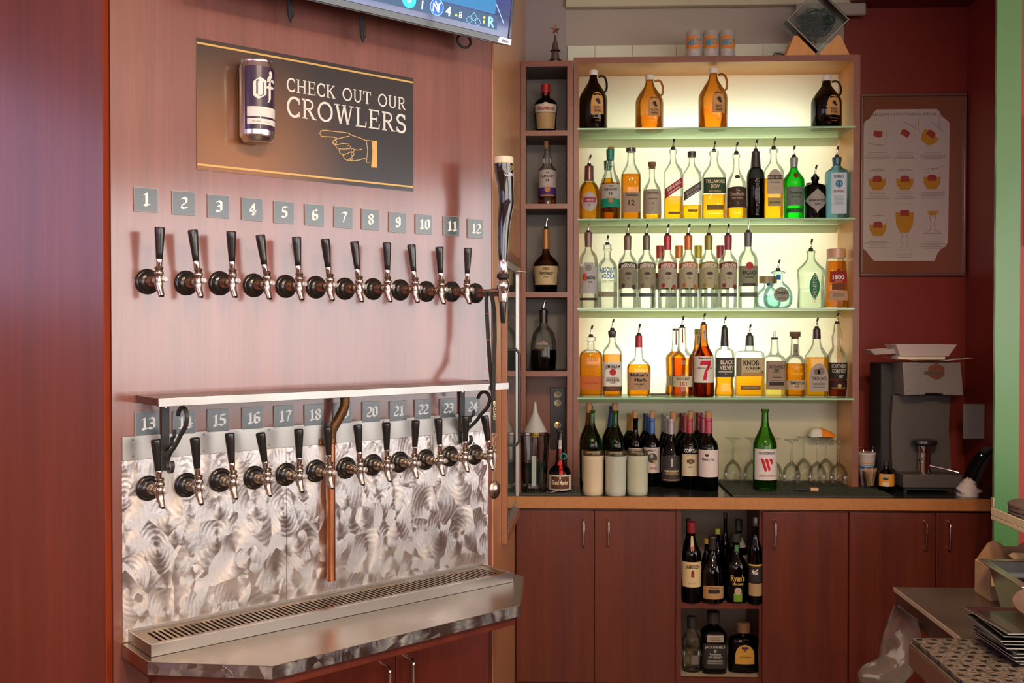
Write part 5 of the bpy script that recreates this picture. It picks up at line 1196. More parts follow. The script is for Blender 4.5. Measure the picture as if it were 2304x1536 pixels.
b('rum_bottle', 'white rum bottle with a round red emblem on an olive label', 1661, 1704, 525.5, yb, YF, z, 'ketel', 'palegreen', 'clear', .55, top=('capsule', (.12, .12, .13), 31), pp=('chrome', 24), labels=[(.285, .555, .94, (.26, .30, .20), 'rect', [('#disc', .555, .052, (.50, .05, .05)), ('#disc', .555, .034, (.16, .05, .05)), ('BACARDI', .44, .055, Bk, 0, 1.5), ('SUPERIOR', .395, .022, Bk, 0, .9), ('#lines', .37, .01, Dk, 0, 2), ('#box', .31, .016, Dk, 0, .72)]), (.145, .205, .84, (.14, .17, .13), 'rect')], group=g3)
tq1 = b('tequila_bottle', 'round squat tequila bottle with blue neck band and oval label', 1717, 1781, 610, yb - .5, YF, z, 'julio', 'paleblue', 'aqua', .34, pp=('black', 24), labels=[(.16, .56, .44, (.30, .34, .26), 'oval', [('DonJulio', .37, .085, Bk, 0, .88), ('BLANCO', .24, .04, (.05, .15, .30), 0, .5)], {'cx': .15}), (.76, .90, 0.36, (.01, .16, .42), 'rect')], group=g3)
tq2 = b('tequila_bottle', 'round squat tequila bottle with a wooden ball stopper behind its open twin', 1700, 1758, 616, 684, YBk, z, 'julio', 'paleblue', 'aqua', .4, top=('cap', (.42, .32, .14), 16, 1.9), pp=None, labels=[(.74, .90, 0.36, (.01, .16, .42), 'rect')], group=g3)
tq1.scale.y = tq2.scale.y = .66; tq1.location.y -= .012; tq2.location.y += .012
b('tequila_bottle', 'broad-shouldered tequila bottle with a green leaf-shaped label', 1794, 1854, 565, yb - 1, YF, z, 'horn', 'palegreen', 'clear', .34, n=3.4, dr=.6, pp=('black', 26), labels=[(.13, .61, .42, (.01, .22, .11), 'leaf', [('#v', .345, .075, Cr, 0, None, 'HORNITOS')], {'cx': .16})], group=g3)
b('tequila_bottle', 'tapering amber tequila bottle with a wide gold cap and red label', 1862.5, 1912, 566, yb - 1, YF, z, 'trap', 'clear', 'amber', .82, n=5, dr=.9, top=('cap', (.62, .36, .20), 20, 2.1), pp=None, labels=[(.44, .64, .84, (.28, .01, .015), 'rect', [('1800', .50, .075, Wt, 0, 1.15), ('TEQUILA', .46, .02, Tan, 0, .7), ('#disc', .65, .04, (.20, .02, .02))]), (.13, .30, .86, (.44, .28, .18), 'rect', [('#lines', .24, .015, Dk, 0, 3)]), (.31, .43, .62, (.14, .04, .015), 'rect')], group=g3)
# ---- shelf 4: bourbons
z = SH[3]; g4 = 'bottles on the fourth glass shelf'; yb = 893
def e(*a, **k): return b('whisky_bottle', *a, group=g4, **k)
e('flask-shaped bourbon bottle with embossed lettering and orange lower label', 1300.5, 1354, 759, yb - 1, YF, z, 'bull', 'clear', 'amber', .74, n=2.6, dr=.55, pp=('black', 26), labels=[(.12, .34, .94, (.50, .13, .03), 'rect', [('STRAIGHT BOURBON', .22, .022, (.28, .07, .03), 0, 1.2)]), (0, 0, .9, None, 'rect', [('BULLEIT', .60, .052, (.52, .22, .02), 0, 1.2), ('BOURBON', .49, .055, (.52, .22, .02), 0, 1.35), ('FRONTIER', .43, .028, (.52, .22, .02), 0, .7), ('WHISKEY', .38, .034, (.52, .22, .02), 0, 1.1)])])
e('square-shouldered bourbon bottle with white label and red seal', 1356, 1399, 746, yb, YF, z, 'square', 'clear', 'amber', .64, n=4, dr=1, top=('capsule', Dk, 15), pp=('black', 26), labels=[(.16, .53, .96, Wt, 'rect', [('JIM BEAM', .435, .06, Bk, 0, 1.5), ('#disc', .375, .052, (.45, .03, .04)), ('KENTUCKY STRAIGHT', .285, .016, Bk, 0, 1.2), ('BOURBON', .235, .046, Bk, 0, 1.3), ('WHISKEY', .205, .018, Bk, 0, .6)], {'arc': .0}), (.09, .158, .96, (.10, .05, .04), 'rect', [('BEAM', .11, .02, Rd)])])
e('wide bourbon bottle with dripping red wax neck', 1410, 1464, 757, yb, YF, z, 'maker', 'clear', 'amber', .53, n=2.8, dr=.7, top=('capsule', (.42, .015, .02), 26), pp=('black', 26), labels=[(.11, .405, .92, (.44, .27, .16), 'rect', [("Maker's", .335, .055, Bk, 0, 1.45), ('Mark.', .255, .055, Bk, .12, 1.05), ('WHISKY', .195, .028, Bk, 0, .9), ('#lines', .165, .01, Dk, 0, 2)])])
e('waisted bourbon bottle with red neck strip and cream name label', 1509, 1560, 739, yb, YF, z, 'turkey', 'clear', 'amber', .56, dr=.8, n=2, top=('capsule', (.40, .02, .03), 1), pp=('black', 25), labels=[(.15, .30, .80, (.60, .55, .36), 'rect', [('WILD TURKEY', .245, .04, Bk, 0, 1.3), ('101', .165, .058, (.35, .02, .03), 0, .6)]), (.78, .99, .12, (.45, .03, .04), 'rect')])
e('waisted bourbon bottle with red neck strip, back row behind its twin', 1497, 1543, 735, 883, YBk, z, 'turkey', 'clear', 'amber', .66, top=('cap', Dk, 5, 1.1), pp=None, labels=[(.15, .30, .80, (.60, .55, .36), 'rect'), (.76, .97, .12, (.45, .03, .04), 'rect')])
e('brown whiskey bottle with a big red numeral on a white label', 1559.5, 1606, 731, yb - 1, YF, z, 'sea', 'brownish', 'deep', .70, pp=('black', 25), labels=[(.20, .565, .92, Wt, 'rect', [("Seagram's", .525, .032, Bk, 0, 1.2), ('#seven', .37, .27, (.55, .01, .05)), ('AMERICAN BLENDED', .395, .015, Bk, 0, 1.5)]), (.80, .93, .36, (.60, .55, .45), 'rect', [('#seven', .865, .085, (.50, .02, .04))])])
e('brown whiskey bottle with a yellow-green cap behind its twin with the red numeral', 1549, 1590, 738, 883, YBk, z, 'sea', 'brownish', 'deep', .70, top=('cap', (.32, .30, .02), 12, 1.15), pp=None, labels=[(.18, .55, .9, Wt, 'rect'), (.78, .93, .36, (.56, .58, .30), 'rect', [('#seven', .865, .085, (.50, .02, .04))])])
e('waisted whisky bottle with a black label and black neck wrap', 1608, 1651.5, 740, yb, YF, z, 'velvet', 'clear', 'gold', .29, n=2.6, dr=.8, top=('capsule', (.035, .03, .02), 40), pp=('black', 25), labels=[(.29, .575, .94, (.05, .05, .045), 'rect', [('BLACK', .48, .058, Cr, .15, 1.3), ('VELVET', .40, .058, Cr, .12, 1.4), ('#box', .37, .012, Gy, 0, .7), ('#lines', .35, .012, Gy, 0, 2)])])
e('wide rectangular bourbon bottle with a tan label and black condensed lettering', 1654, 1718, 757, yb, YF, z, 'knob', 'clear', 'gold', .34, n=6, dr=.5, top=('capsule', (.07, .07, .06), 22), pp=('black', 25), labels=[(.34, .645, .97, (.50, .44, .26), 'rect', [('#box', .49, .152, (.17, .14, .09), -.80, .17), ('#box', .37, .03, (.46, .24, .07), .16, .74), ('KNOB', .52, .085, Bk, .02, 1.05), ('CREEK', .455, .042, Bk, .20, 1.05), ('9', .375, .06, Bk, .74)]), (.12, .19, .68, (.22, .12, .03), 'rect', [('BOURBON WHISKEY', .145, .025, Tan, 0, 1.0)])])
e('square rye whiskey bottle with brown label and clear plastic spout', 1719.5, 1765, 764, yb, YF, z, 'jdrye', 'clear', 'orange', .22, n=5, dr=1, pp=('clear', 16), labels=[(.14, .625, .95, (.32, .24, .17), 'rect', [("JACK DANIEL'S", .50, .055, Bk, 0, 1.55), ('RYE', .42, .03, Bk, 0, .5), ('#shield', .42, .06, Dk), ('Tennessee', .335, .03, Bk, 0, .9), ('#box', .235, .03, Bk, 0, .68), ('#lines', .30, .01, Dk, 0, 2)])])
e('round-shouldered rye bottle with a cork and a low cream label', 1764.5, 1812, 759, yb, YF, z, 'temple', 'clear', 'amber', .555, n=2, top=('cork', (.16, .09, .05), 11, 1.25), pp=None, labels=[(.13, .29, .86, (.52, .42, .26), 'curvetop', [('TEMPLETON', .215, .05, Bk, 0, 1.5), ('RYE', .165, .035, Bk, 0, .4)]), (.68, .88, .42, (.24, .24, .18), 'rect', [('4', .74, .05, Bk)]), (0, 0, .8, None, 'rect', [('Small Batch', .49, .03, (.85, .45, .05), 0, .9), ('Templeton', .38, .05, (.85, .45, .05), 0, 1.1)])])
e('square bright yellow liqueur bottle with an arched grey label', 1813, 1861, 742, yb, YF, z, 'yukon', 'clear', 'gold', .585, n=5, dr=.9, top=('capsule', (.05, .02, .03), 22), pp=('black', 25), labels=[(.09, .50, .86, (.40, .35, .31), 'archtop', [('#disc', .385, .055, (.22, .17, .14), .15), ('#disc', .375, .045, (.18, .14, .12), -.2), ('YUKON JACK', .255, .05, Bk, 0, 1.35), ('#lines', .21, .012, Dk, 0, 4)])])
e('fluted liqueur bottle with a black label at the right end of the fourth shelf', 1863.5, 1907.5, 729.5, yb - 1, YF, z, 'soco', 'clear', 'red', .30, pp=('black', 24), labels=[(.245, .475, .96, (.02, .018, .016), 'rect', [('SOUTHERN', .405, .05, Gy, 0, 1.6), ('COMFORT', .335, .055, Gy, 0, 1.5), ('80°', .27, .04, Gy, .2, .5)]), (.11, .23, .92, (.03, .008, .008), 'rect', [('#disc', .16, .028, Gd), ('#box', .13, .006, Gd, 0, .8)])])
M_dkpad = mat('brown_pad', (.12, .075, .06), .6)
pd = MB().box(-.045, .045, -.03, .03, 0, .008).build('small_pad', M_dkpad, None, loc=(xw(1485, YBk), YBk, SH[3] + .0005), bev=.001); tag(pd, 'flat dark brown pad lying on the fourth glass shelf beside the wax bottle', 'pad')
# ---- niche bottles
gn = 'bottles in the niche tower'; YN = Y1 + .11
b('liqueur_bottle', 'dark bulbous liqueur bottle with red cap in the top niche', 1202, 1254, 182, 290, YN, NS[0], 'dramb', 'dark', None, top=('cap', (.45, .02, .02), 20, 1.3), pp=None, labels=[(.43, .60, .88, (.66, .58, .48), 'rect', [('DRAMBUIE', .475, .062, (.30, .03, .02), 0, 1.6), ('#disc', .56, .07, (.66, .58, .48))]), (.09, .42, .78, (.48, .32, .16), 'rect', [('#lines', .34, .02, (.30, .16, .06), 0, 4)]), (.80, .90, .30, (.45, .05, .04), 'rect')], group=gn)
b('whisky_bottle', 'corked malt bottle with a white and purple label in the second niche', 1211, 1252, 322, 455, YN, NS[1], 'glen14', 'clear', 'deep', .55, pp=('cork', 13), labels=[(.30, .60, .96, (.52, .46, .46), 'curvetop', [('THE', .54, .02, Bk), ('GLENLIVET', .47, .04, Bk, 0, 1.5), ('14', .40, .045, Bk), ('#lines', .36, .01, Dk, 0, 2)]), (.16, .31, .96, (.07, .03, .20), 'curvetop', [('#disc', .27, .05, (.55, .26, .10)), ('#box', .17, .012, (.55, .26, .10), 0, .8)])], group=gn)
b('cognac_bottle', 'cognac bottle with long gold neck in the third niche', 1200, 1257, 514, 656, YN, NS[2], 'henn', 'brownish', 'dark', .44, top=('capsule', (.45, .20, .05), 44), pp=('chrome', 24), labels=[(.12, .415, .90, (.58, .46, .26), 'rect', [('Hennessy', .28, .06, Bk, 0, 1.2), ('COGNAC', .235, .02, Bk, 0, .5), ('#shield', .27, .11, (.25, .18, .08))])], group=gn)
b('cognac_bottle', 'half-full clear cognac decanter with black stopper in the fourth niche', 1193, 1253, 700, 834, YN, NS[3], 'vsop', 'clear', 'dark', .34, top=('capsule', (.03, .02, .02), 28), pp=('chrome', 22), labels=[(0, 0, .6, None, 'rect', [('COURVOISIER', .43, .035, (.45, .36, .30), -.1, .9), ('FRANCE', .36, .03, (.30, .2, .12), -.3, .5)]), (.335, .375, .30, (.05, .03, .02), 'rect', (), {'cx': -.35})], group=gn)
# ---- counter: left niche
ZC2 = ZCT
def base_y(py): # depth on the counter for a pixel row
    return at_z(1500, py, ZCT).y
YG = base_y(1094)
b('liqueur_bottle', 'squat orange liqueur bottle with a red ribbon and teal ring in the counter niche', 1234, 1286, 962, 1094, 4.56, ZCT + .0085, 'gm', 'brownish', 'dark', .40, pp=('clear', 18), labels=[(.03, .29, .98, (.60, .55, .46), 'rect', [('#box', .16, .105, (.10, .035, .018), 0, .84), ('Grand Marnier', .13, .075, Cr, 0, 1.45), ('#disc', .24, .02, Cr)], ), (.72, .87, .34, (.55, .50, .44), 'rect', [('#lines', .82, .012, Dk, 0, 3)]), (.50, .72, .12, (.65, .02, .02), 'rect'), (.30, .50, .12, (.60, .02, .02), 'rect', (), {'cx': .1}), (.44, .50, .34, (.65, .02, .02), 'rect', [('#disc', .395, .045, (.40, .02, .02), .1)])], cat='bottle')
# wine bottles on the counter
gw = 'wine bottles on the back counter'
def wine(label, p0, p1, yt, yb, prof, gk, foil=None, fl=0, corked=True, lab=(), grp=gw):
    Y = base_y(yb)
    return b('wine_bottle', label, p0, p1, yt, yb, Y, ZCT, prof, gk, None, top=('capsule', foil, fl) if foil else None, pp=('cork', 16) if corked else ('none', 0), labels=lab, group=grp)
wine('dark magnum wine bottle with brick-red foil behind the first green one', 1300.5 + 4, 1348, 913, 1079, 'magnum', 'dark', (.22, .03, .03), 42, False)
wine('green magnum wine bottle with a cork, left end of the wine row', 1308, 1354.5, 923, 1090, 'magnum', 'green', lab=[(.05, .46, .92, (.58, .46, .42), 'rect')])
wine('dark magnum wine bottle with a blue foil behind the second green one', 1354, 1400, 913, 1079, 'magnum', 'dark', (.03, .08, .28), 46, False)
wine('green magnum wine bottle with a cork beside the dark bottles', 1360, 1408, 924, 1090, 'magnum', 'green', lab=[(.05, .46, .92, (.62, .50, .46), 'rect')])
wine('dark wine bottle with gold foil, farthest back beside the blue-foiled ones', 1401, 1431, 929, 1078, 'bord', 'dark', (.50, .28, .05), 38, False)
wine('dark wine bottle with gold foil, tucked close behind the corked olive one', 1407, 1438, 932, 1085, 'bord', 'dark', (.50, .28, .05), 36, False)
wine('olive wine bottle with a cork and no foil', 1413, 1446, 941, 1090, 'bord', 'olive', lab=[(.10, .56, .90, (.50, .38, .38), 'rect', [('CABERNET', .50, .02, Bk, .2, 1.)])])
wine('dark wine bottle with a blue foil, farthest back of the blue-foiled row', 1436, 1467, 929, 1078, 'bord', 'dark', (.03, .07, .16), 38, False)
wine('dark wine bottle with a blue foil, in the middle of the blue-foiled row', 1443, 1475, 935, 1085, 'bord', 'dark', (.03, .08, .22), 36, False)
wine('merlot bottle with blue foil, cork and a white label of a dark bird', 1447.5, 1484.5, 941, 1092, 'bord', 'olive', (.03, .10, .36), 34, True, [(.20, .575, .92, (.58, .50, .46), 'rect', [('MERLOT', .52, .03, Bk, 0, .9), ('#disc', .42, .075, Dk, 0), ('#box', .36, .03, Gd, .25, .16), ('#disc', .45, .03, (.55, .5, .46), -.1), ('GRANDI', .255, .035, (.40, .08, .06), .1, .9)])])
wine('slim dark wine bottle with pale foil, rear of the grey-foiled pair', 1478, 1510, 931, 1080, 'burg', 'dark', (.32, .34, .32), 40, False)
wine('dark burgundy-shaped bottle with grey foil, front of the rear pair', 1483, 1519, 936, 1086, 'burg', 'dark', (.34, .32, .32), 38, False)
wine('sloping-shouldered white wine bottle with grey foil and a dark tower label', 1487, 1531.5, 943, 1095, 'burg', 'olive', (.34, .30, .32), 33, True, [(.10, .48, .90, (.045, .035, .035), 'curvetop', [('#box', .36, .045, Gy, 0, .10), ('#disc', .42, .02, Gy), ('ROBERT MONDAVI', .235, .03, Cr, .0, 1.5), ('PRIVATE SELECTION', .20, .02, Gd, .0, 1.3), ('#box', .12, .006, Tan, 0, .9)])])
wine('dark wine bottle with red foil, farthest back of the second red trio', 1516, 1552, 929, 1079, 'bord', 'olive', (.20, .03, .03), 38, False)
wine('dark wine bottle with red foil, between front and rear of the second red trio', 1523, 1560, 934, 1087, 'bord', 'olive', (.26, .03, .04), 38, False)
wine('red wine bottle with cork and a cream label with bold white name above', 1532, 1571, 941, 1098, 'bord', 'olive', (.34, .04, .05), 33, True, [(.19, .50, .88, (.62, .54, .38), 'rect', [('ROSSO & BIANCO', .47, .022, Gd, 0, 1.1), ('#disc', .40, .04, (.12, .06, .03)), ('#box', .40, .022, (.12, .06, .03), 0, .44), ('#disc', .40, .022, (.45, .35, .12)), ('ROSSO', .31, .02, Dk, 0, .5)]), (0, 0, .8, None, 'rect', [('COPPOLA', .525, .055, Wt, 0, 1.45)])])
wine('dark wine bottle with maroon foil, farthest back at the right of the row', 1553, 1592, 929, 1082, 'bord', 'olive', (.20, .03, .04), 38, False)
wine('dark wine bottle with maroon foil, between the other two at the right of the row', 1562, 1600, 935, 1090, 'bord', 'olive', (.26, .03, .05), 38, False)
wine('wine bottle with raspberry foil and a plain white label with small figures', 1570.5, 1616, 941, 1102, 'bord', 'olive', (.36, .03, .07), 33, True, [(.20, .575, .84, (.66, .56, .54), 'rect', [('#disc', .50, .018, Bk, -.2), ('#disc', .50, .018, Bk, -.05), ("Menage a Trois", .43, .04, Bk, .0, 1.2), ('#lines', .28, .01, Gy, 0, 1)], {'cx': -.15})])
Yw = at_z(1720, 1100, ZCT + .0095).y
b('wine_bottle', 'open empty green wine bottle with a red W on its label', 1694.5, 1747, 922, 1100.5, Yw, ZCT + .0095, 'magnum', 'green', None, pp=None, labels=[(.13, .515, .88, (.66, .60, .58), 'rect', [('WOODBRIDGE', .45, .032, Bk, 0, 1.45), ('#W', .315, .165, (.48, .01, .02)), ('CABERNET SAUVIGNON', .175, .02, (.35, .1, .08), 0, 1.4)])])
# ---- open cupboard bottles
gc = 'spare bottles in the open cupboard'
def cb(label, p0, p1, yt, yb, prof, gk, zb, **k):
    Y = at_z((p0 + p1) / 2, yb, zb).y; m_ = 1240 + (ox1 + .018) * F / Y
    if p1 > m_: p0 -= p1 - m_; p1 = m_
    m_ = 1240 + (ox0 + .026) * F / Y
    if p0 < m_: p1 += m_ - p0; p0 = m_
    return b('spare_bottle', label, p0, p1, yt, yb, Y, zb, prof, gk, None, group=gc, **k)
ZS = zsh + .0015
cb('dark green whiskey bottle with red cap and cream label in the open cupboard', 1534, 1577, 1180, 1352, 'whisky', 'dark', ZS, top=('cap', (.22, .015, .02), 24, 1.15), pp=None, labels=[(.21, .535, .96, (.66, .50, .26), 'rect', [('JAMESON', .45, .05, Bk, 0, 1.5), ('#box', .375, .035, (.22, .03, .02), 0, .16), ('#disc', .415, .018, (.22, .03, .02)), ('IRISH WHISKEY', .25, .022, Tan, 0, .9), ('#lines', .32, .01, Tan, 0, 3)]), (.72, .86, .20, (.62, .48, .26), 'rect', [('#disc', .71, .03, (.45, .15, .10))])])
cb('dark round-bellied bottle with a brown scroll label in the open cupboard', 1577.5, 1628, 1207, 1352, 'burg', 'dark', ZS, top=('capsule', Bk, 28), pp=None, labels=[(.07, .28, .80, (.42, .24, .09), 'curvetop', [('#box', .19, .03, Bk, 0, .50), ('TRIPLE DISTILLED', .235, .022, Bk, 0, .9)])])
cb('dark cream liqueur bottle with green neck band and gold lettering', 1629.5, 1682, 1204, 1351, 'jug', 'dark', ZS, top=('cap', Bk, 18, 1.2), pp=None, labels=[(0, 0, .8, None, 'rect', [("Ryan's", .34, .09, Gd, 0, 1.2), ('IRISH CREAM', .28, .03, Gd, 0, .9)]), (.03, .16, .26, (.14, .28, .02), 'rect', [('#disc', .19, .055, Tan)]), (.77, .86, .4, (.06, .20, .05), 'rect')])
cb('dark bottle with black and tan label at the right side of the open cupboard', 1683, 1714, 1168, 1356, 'whisky', 'dark', ZS, top=('cap', Bk, 20, 1.1), pp=None, labels=[(.26, .45, .9, Bk, 'rect', [('McG', .36, .06, Wt, -.2, .9)]), (.10, .25, .9, (.38, .26, .12), 'rect', [('#lines', .2, .02, Tan, 0, 3)]), (.455, .475, .9, Gd, 'rect')])
for p0, p1, yt, nm, cp_, pf in ((1536, 1560, 1170, 'slim dark bottle with a dark cap at the back left of the cupboard', (.03, .02, .02), 'whisky'), (1578, 1600, 1214, 'dark bottle with a small yellow seal at the back of the cupboard', (.45, .28, .03), 'whisky'), (1601, 1628, 1192, 'tall dark bottle with a green seal at the back of the cupboard', (.30, .30, .05), 'whisky'), (1620, 1643, 1157, 'tallest slim dark brown bottle behind the cream liqueur', (.05, .02, .02), 'bord')):
    cb(nm, p0, p1, yt, 1338, pf, 'dark', ZS, top=('cap', cp_, 12, 1.1), pp=None)
cb('white ceramic-like bottle with a black cap behind the cream liqueur', 1642, 1681, 1175, 1336, 'bord', 'dark', ZS, top=('cap', Bk, 24, 1.2), pp=None, labels=[(.05, .80, 1.1, (.36, .33, .30), 'rect', [('MALIBU', .40, .04, Dk, .5, .5)])])
ZS2 = .12 + .0015
def cb2(label, p0, p1, yt, H_px, prof, gk, **k):
    Y = YCAB + .10; s = F / Y; base = 735 + (EYE - ZS2) * s
    return b('spare_bottle', label, p0, p1, yt, base, Y, ZS2, prof, gk, None, group=gc, **k)
zb2 = zsh - .28
# the lower bottles stand on a second board just below the frame
LB = .12
def cb3(label, p0, p1, yt, prof, gk, **k):
    Y = YCAB + .10; s = F / Y; base = 735 + (EYE - LB) * s
    return b('spare_bottle', label, p0, p1, yt, base, Y, LB + .0015, prof, gk, None, group=gc, **k)
cb3('empty clear bottle with black cap on the lower cupboard board', 1535, 1577, 1392, 'whisky', 'clear', top=('cap', Bk, 26, 1.25), pp=None, labels=[(.16, .34, .3, (.16, .14, .12), 'rect', (), {'cx': .25})])
cb3('square whiskey bottle with black and white label on the lower cupboard board', 1577.5, 1632, 1380, 'square', 'smoke', n=5, dr=1, top=('cap', Bk, 26, 1.25), pp=None, labels=[(.10, .53, .97, Bk, 'rect', [("JACK DANIEL'S", .455, .045, Gy, 0, 1.6), ('#disc', .405, .030, Gy), ('No.7', .395, .022, Bk, 0, .3), ('Tennessee', .335, .035, Gy, 0, .9), ('WHISKEY', .28, .035, Gy, 0, 1.1), ('#lines', .24, .012, Gy, 0, 4)]), (.56, .68, .66, (.36, .30, .24), 'rect', [('#lines', .64, .012, Dk, 0, 3)])])
cb3('rounded whisky bottle with a yellow shield label on the lower cupboard board', 1639, 1706, 1404, 'bull', 'smoke', n=2.4, dr=.6, top=('cap', (.20, .10, .05), 20, 1.1), pp=None, labels=[(.20, .62, .62, (.62, .34, .06), 'archtop', [('#disc', .50, .03, (.40, .05, .03)), ('#box', .55, .025, (.06, .03, .14), 0, .22), ('Crown Royal', .34, .035, Bk, 0, .7)])])
# ================================================================ THINGS ON THE BACK COUNTER
def on_counter(px, py, z=ZCT): return at_z(px, py, z)
def quadmat(name, label, pts_px, z, th, m_, cell=0):
    P = [at_z(x, y, z + th) for x, y in pts_px]
    return P
# grid mats
M_rub = mat('black_rubber', (.018, .02, .018), .45); M_rubg = mat('grey_green_rubber', (.055, .065, .048), .6, noise=.3, nscale=150)
def gridmat(label, x0, x1, y0, y1, z, step=.012, ext=0):
    t = thing('bar_mat', label, 'bar mat', (0, 0, 0))
    g = MB(); g.box(x0, x1, y0, y1, z + .0006, z + .004)
    g.build('base', M_rub, t)
    g = MB(); n = int((x1 - x0) / step)
    for i in range(n + 1): x = x0 + (x1 - x0 - .003) * i / n; g.box(x, x + .003, y0, y1, z + .0041, z + .009)
    for j in range(int((y1 - y0) / (step * 1.6)) + 1): y = y0 + step * 1.6 * j; g.box(x0, x1, y, min(y + .003, y1), z + .0041, z + .0075)
    g.build('grid', M_rubg, t)
    if ext:
        g = MB(); ye = Y1 - .008; g.box(x1 + .0005, ext, y0, ye, z + .0006, z + .004, M_rub)
        n = int((ext - x1) / step)
        for i in range(n + 1): x = x1 + (ext - x1 - .003) * i / n; g.box(x, x + .003, y0, ye, z + .0041, z + .009, M_rubg)
        for j in range(int((ye - y0) / (step * 1.6)) + 1): y = y0 + step * 1.6 * j; g.box(x1, ext, y, min(y + .003, ye), z + .0041, z + .0075, M_rubg)
        g.build('side_piece', None, t)
    return t
ym = YCF + .024
mx0 = xaF + .006; mx1 = xw(1308, 4.47)
gridmat('black rubber grid mat on the counter under the narrow tower', mx0, mx1, ym + .01, 4.63, ZCT, .0125)
yn0 = at_z(1800, 1119, ZCT + .009).y
mr0, mr1 = at_z(1640, 1110, ZCT).x, at_z(1990, 1110, ZCT).x
t = gridmat('dark green-grey ribbed rubber mat under the open wine bottle and stem glasses', mr0, ri - .012, max(yn0, ym + .003), 4.90, ZCT, .0095, mr1)
# jars of mix
M_jar = mat('milky_plastic', (.62, .60, .50), .3, trans=0, coat=.5)
def pourjar(p0, p1, yb, c, label, rimc):
    q = on_counter((p0 + p1) / 2, yb); s = F / q.y; r_ = (p1 - p0) / 2 / s; H = 100 / s
    t = thing('juice_pitcher', label, 'pitcher', (q.x, q.y + r_ * .2, ZCT + .0006), 0, 'milky mix pitchers on the back counter')
    mj = mat('milky_%02x%02x' % (int(c[0] * 255), int(c[2] * 255)), c, .35, coat=.5, noise=.12, nscale=14)
    MB().lathe([(0, r_ * .86), (.005, r_ * .93), (.02, r_ * .95), (H * .10, r_ * .96), (H * .78, r_ * .97), (H * .80, r_), (H * .835, r_), (H * .84, r_ * .955), (H * .855, r_ * .955), (H * .858, r_ * 1.01), (H * .885, r_ * 1.01), (H * .89, r_ * .94)], mj, None, 36).build('body', None, t)
    MB().lathe([(H * .8905, r_ * .94), (H * .90, r_ * .98), (H * .985, r_ * .97), (H, r_ * .94), (H * .995, r_ * .90), (H * .90, r_ * .88)], glass('milky_rim', (.88, .88, .78), .4, .5, (.55, .55, .45)), None, 36).build('rim', None, t)
    g = MB().lathe([(H * .893, r_ * .86), (H * .90 , r_ * .84)], mat('pulp_%02x' % int(rimc[2] * 255), rimc, .5, noise=.4, nscale=60), None, 28); g.build('contents', None, t)
pourjar(1310, 1359, 1113, (.62, .50, .34), 'milky pitcher of orange-tinted mix, leftmost of the three on the counter', (.60, .33, .08))
pourjar(1361, 1410, 1114, (.46, .48, .40), 'milky pitcher of whitish mix, in the middle of the three', (.35, .38, .25))
pourjar(1409.8, 1459, 1113, (.48, .49, .36), 'milky pitcher of pale green mix, right-hand one beside the black wine bottle', (.45, .42, .20))
# clear blender jug with funnel bottle
q = on_counter(1204, 1102, ZCT + .009); s = F / q.y; yj = 4.555; s = F / yj
zb_j = ZCT + .0095
jt = thing('clear_jug', 'clear fluted plastic jug holding a dark liquid in the counter niche', 'jug', (xw(1202, yj), yj, zb_j))
MB().lathe([(0, 30 / s), (.012, 31 / s), (.016, 27 / s), (.03, 28 / s), (110 / s, 34 / s), (128 / s, 36 / s), (127 / s, 34.6 / s), (110 / s, 32.8 / s), (.034, 26 / s)], glass('jug_plastic', (.88, .88, .88), .35, .9, (.35, .34, .34)), None, 32, cap=False).build('body', None, jt)
MB().lathe([(.034, 25 / s), (66 / s, 30 / s)], mat('dark_green_drink', (.015, .028, .018), .15), None, 28).build('contents', None, jt)
MB().box(-.010, .010, -35.5 / s, -34.2 / s, .03, 82 / s).build('measure_strip', mat('pale_strip', (.32, .36, .33), .5), jt)
ft = thing('spirit_bottle', 'clear bottle with yellow neck standing in the jug, funnel over it', 'bottle', (xw(1204, yj), yj, zb_j + 67 / s))
MB().lathe([(0, 8.5 / s), (38 / s, 8.5 / s), (52 / s, 7 / s), (54 / s, 7 / s)], glass('jug_bottle', (.8, .8, .8), .35, .9), None, 20).lathe([(55 / s, 9 / s), (75 / s, 8.5 / s)], mat('yellow_cap', (.62, .38, .03), .4), None, 20).build('neck', None, ft)
zf = zb_j + 67 / s + 76 / s
fu = thing('funnel', 'grey plastic funnel turned upside down over the yellow-necked bottle', 'funnel', (xw(1204, yj), yj, zf - .02))
zt_f = zw(905, yj) - (zf - .02)
MB().lathe([(0, 25 / s), (.001, 26.5 / s), (zt_f * .15, 22 / s), (zt_f * .62, 6.5 / s), (zt_f * .80, 4 / s), (zt_f, 2.8 / s)], mat('grey_plastic', (.42, .42, .40), .45), None, 28).build('cone', None, fu)
tr = MB().tube([(.0, 0, 0)] + [(.013 * math.sin(a), .0, .013 - .013 * math.cos(a)) for a in [k * PI / 9 for k in range(1, 18)]], .0028, mat('teal_plastic', (.01, .32, .34), .4), seg=8).build('hair_tie', None, None, loc=(xw(1268, 4.53), 4.53, zw(1034, 4.53)), rot=(R(8), 0, 0))
tag(tr, 'teal plastic ring leaning on the orange liqueur bottle', 'ring')
ck = MB().tube([(0, 0, 0), (.018, .004, .004), (.034, .007, .008)], .0042, mat('grey_tool', (.10, .10, .09), .4)).tube([(.008, -.005, .004), (.012, -.006, .005), (.03, -.002, .009), (.041, .001, .011)], .0022, M_chrome)
ck = ck.build('corkscrew', None, None, loc=(xw(1238, 4.475), 4.475, ZCT + .0138)); tag(ck, 'small folded steel corkscrew on the black mat before the orange liqueur', 'corkscrew')
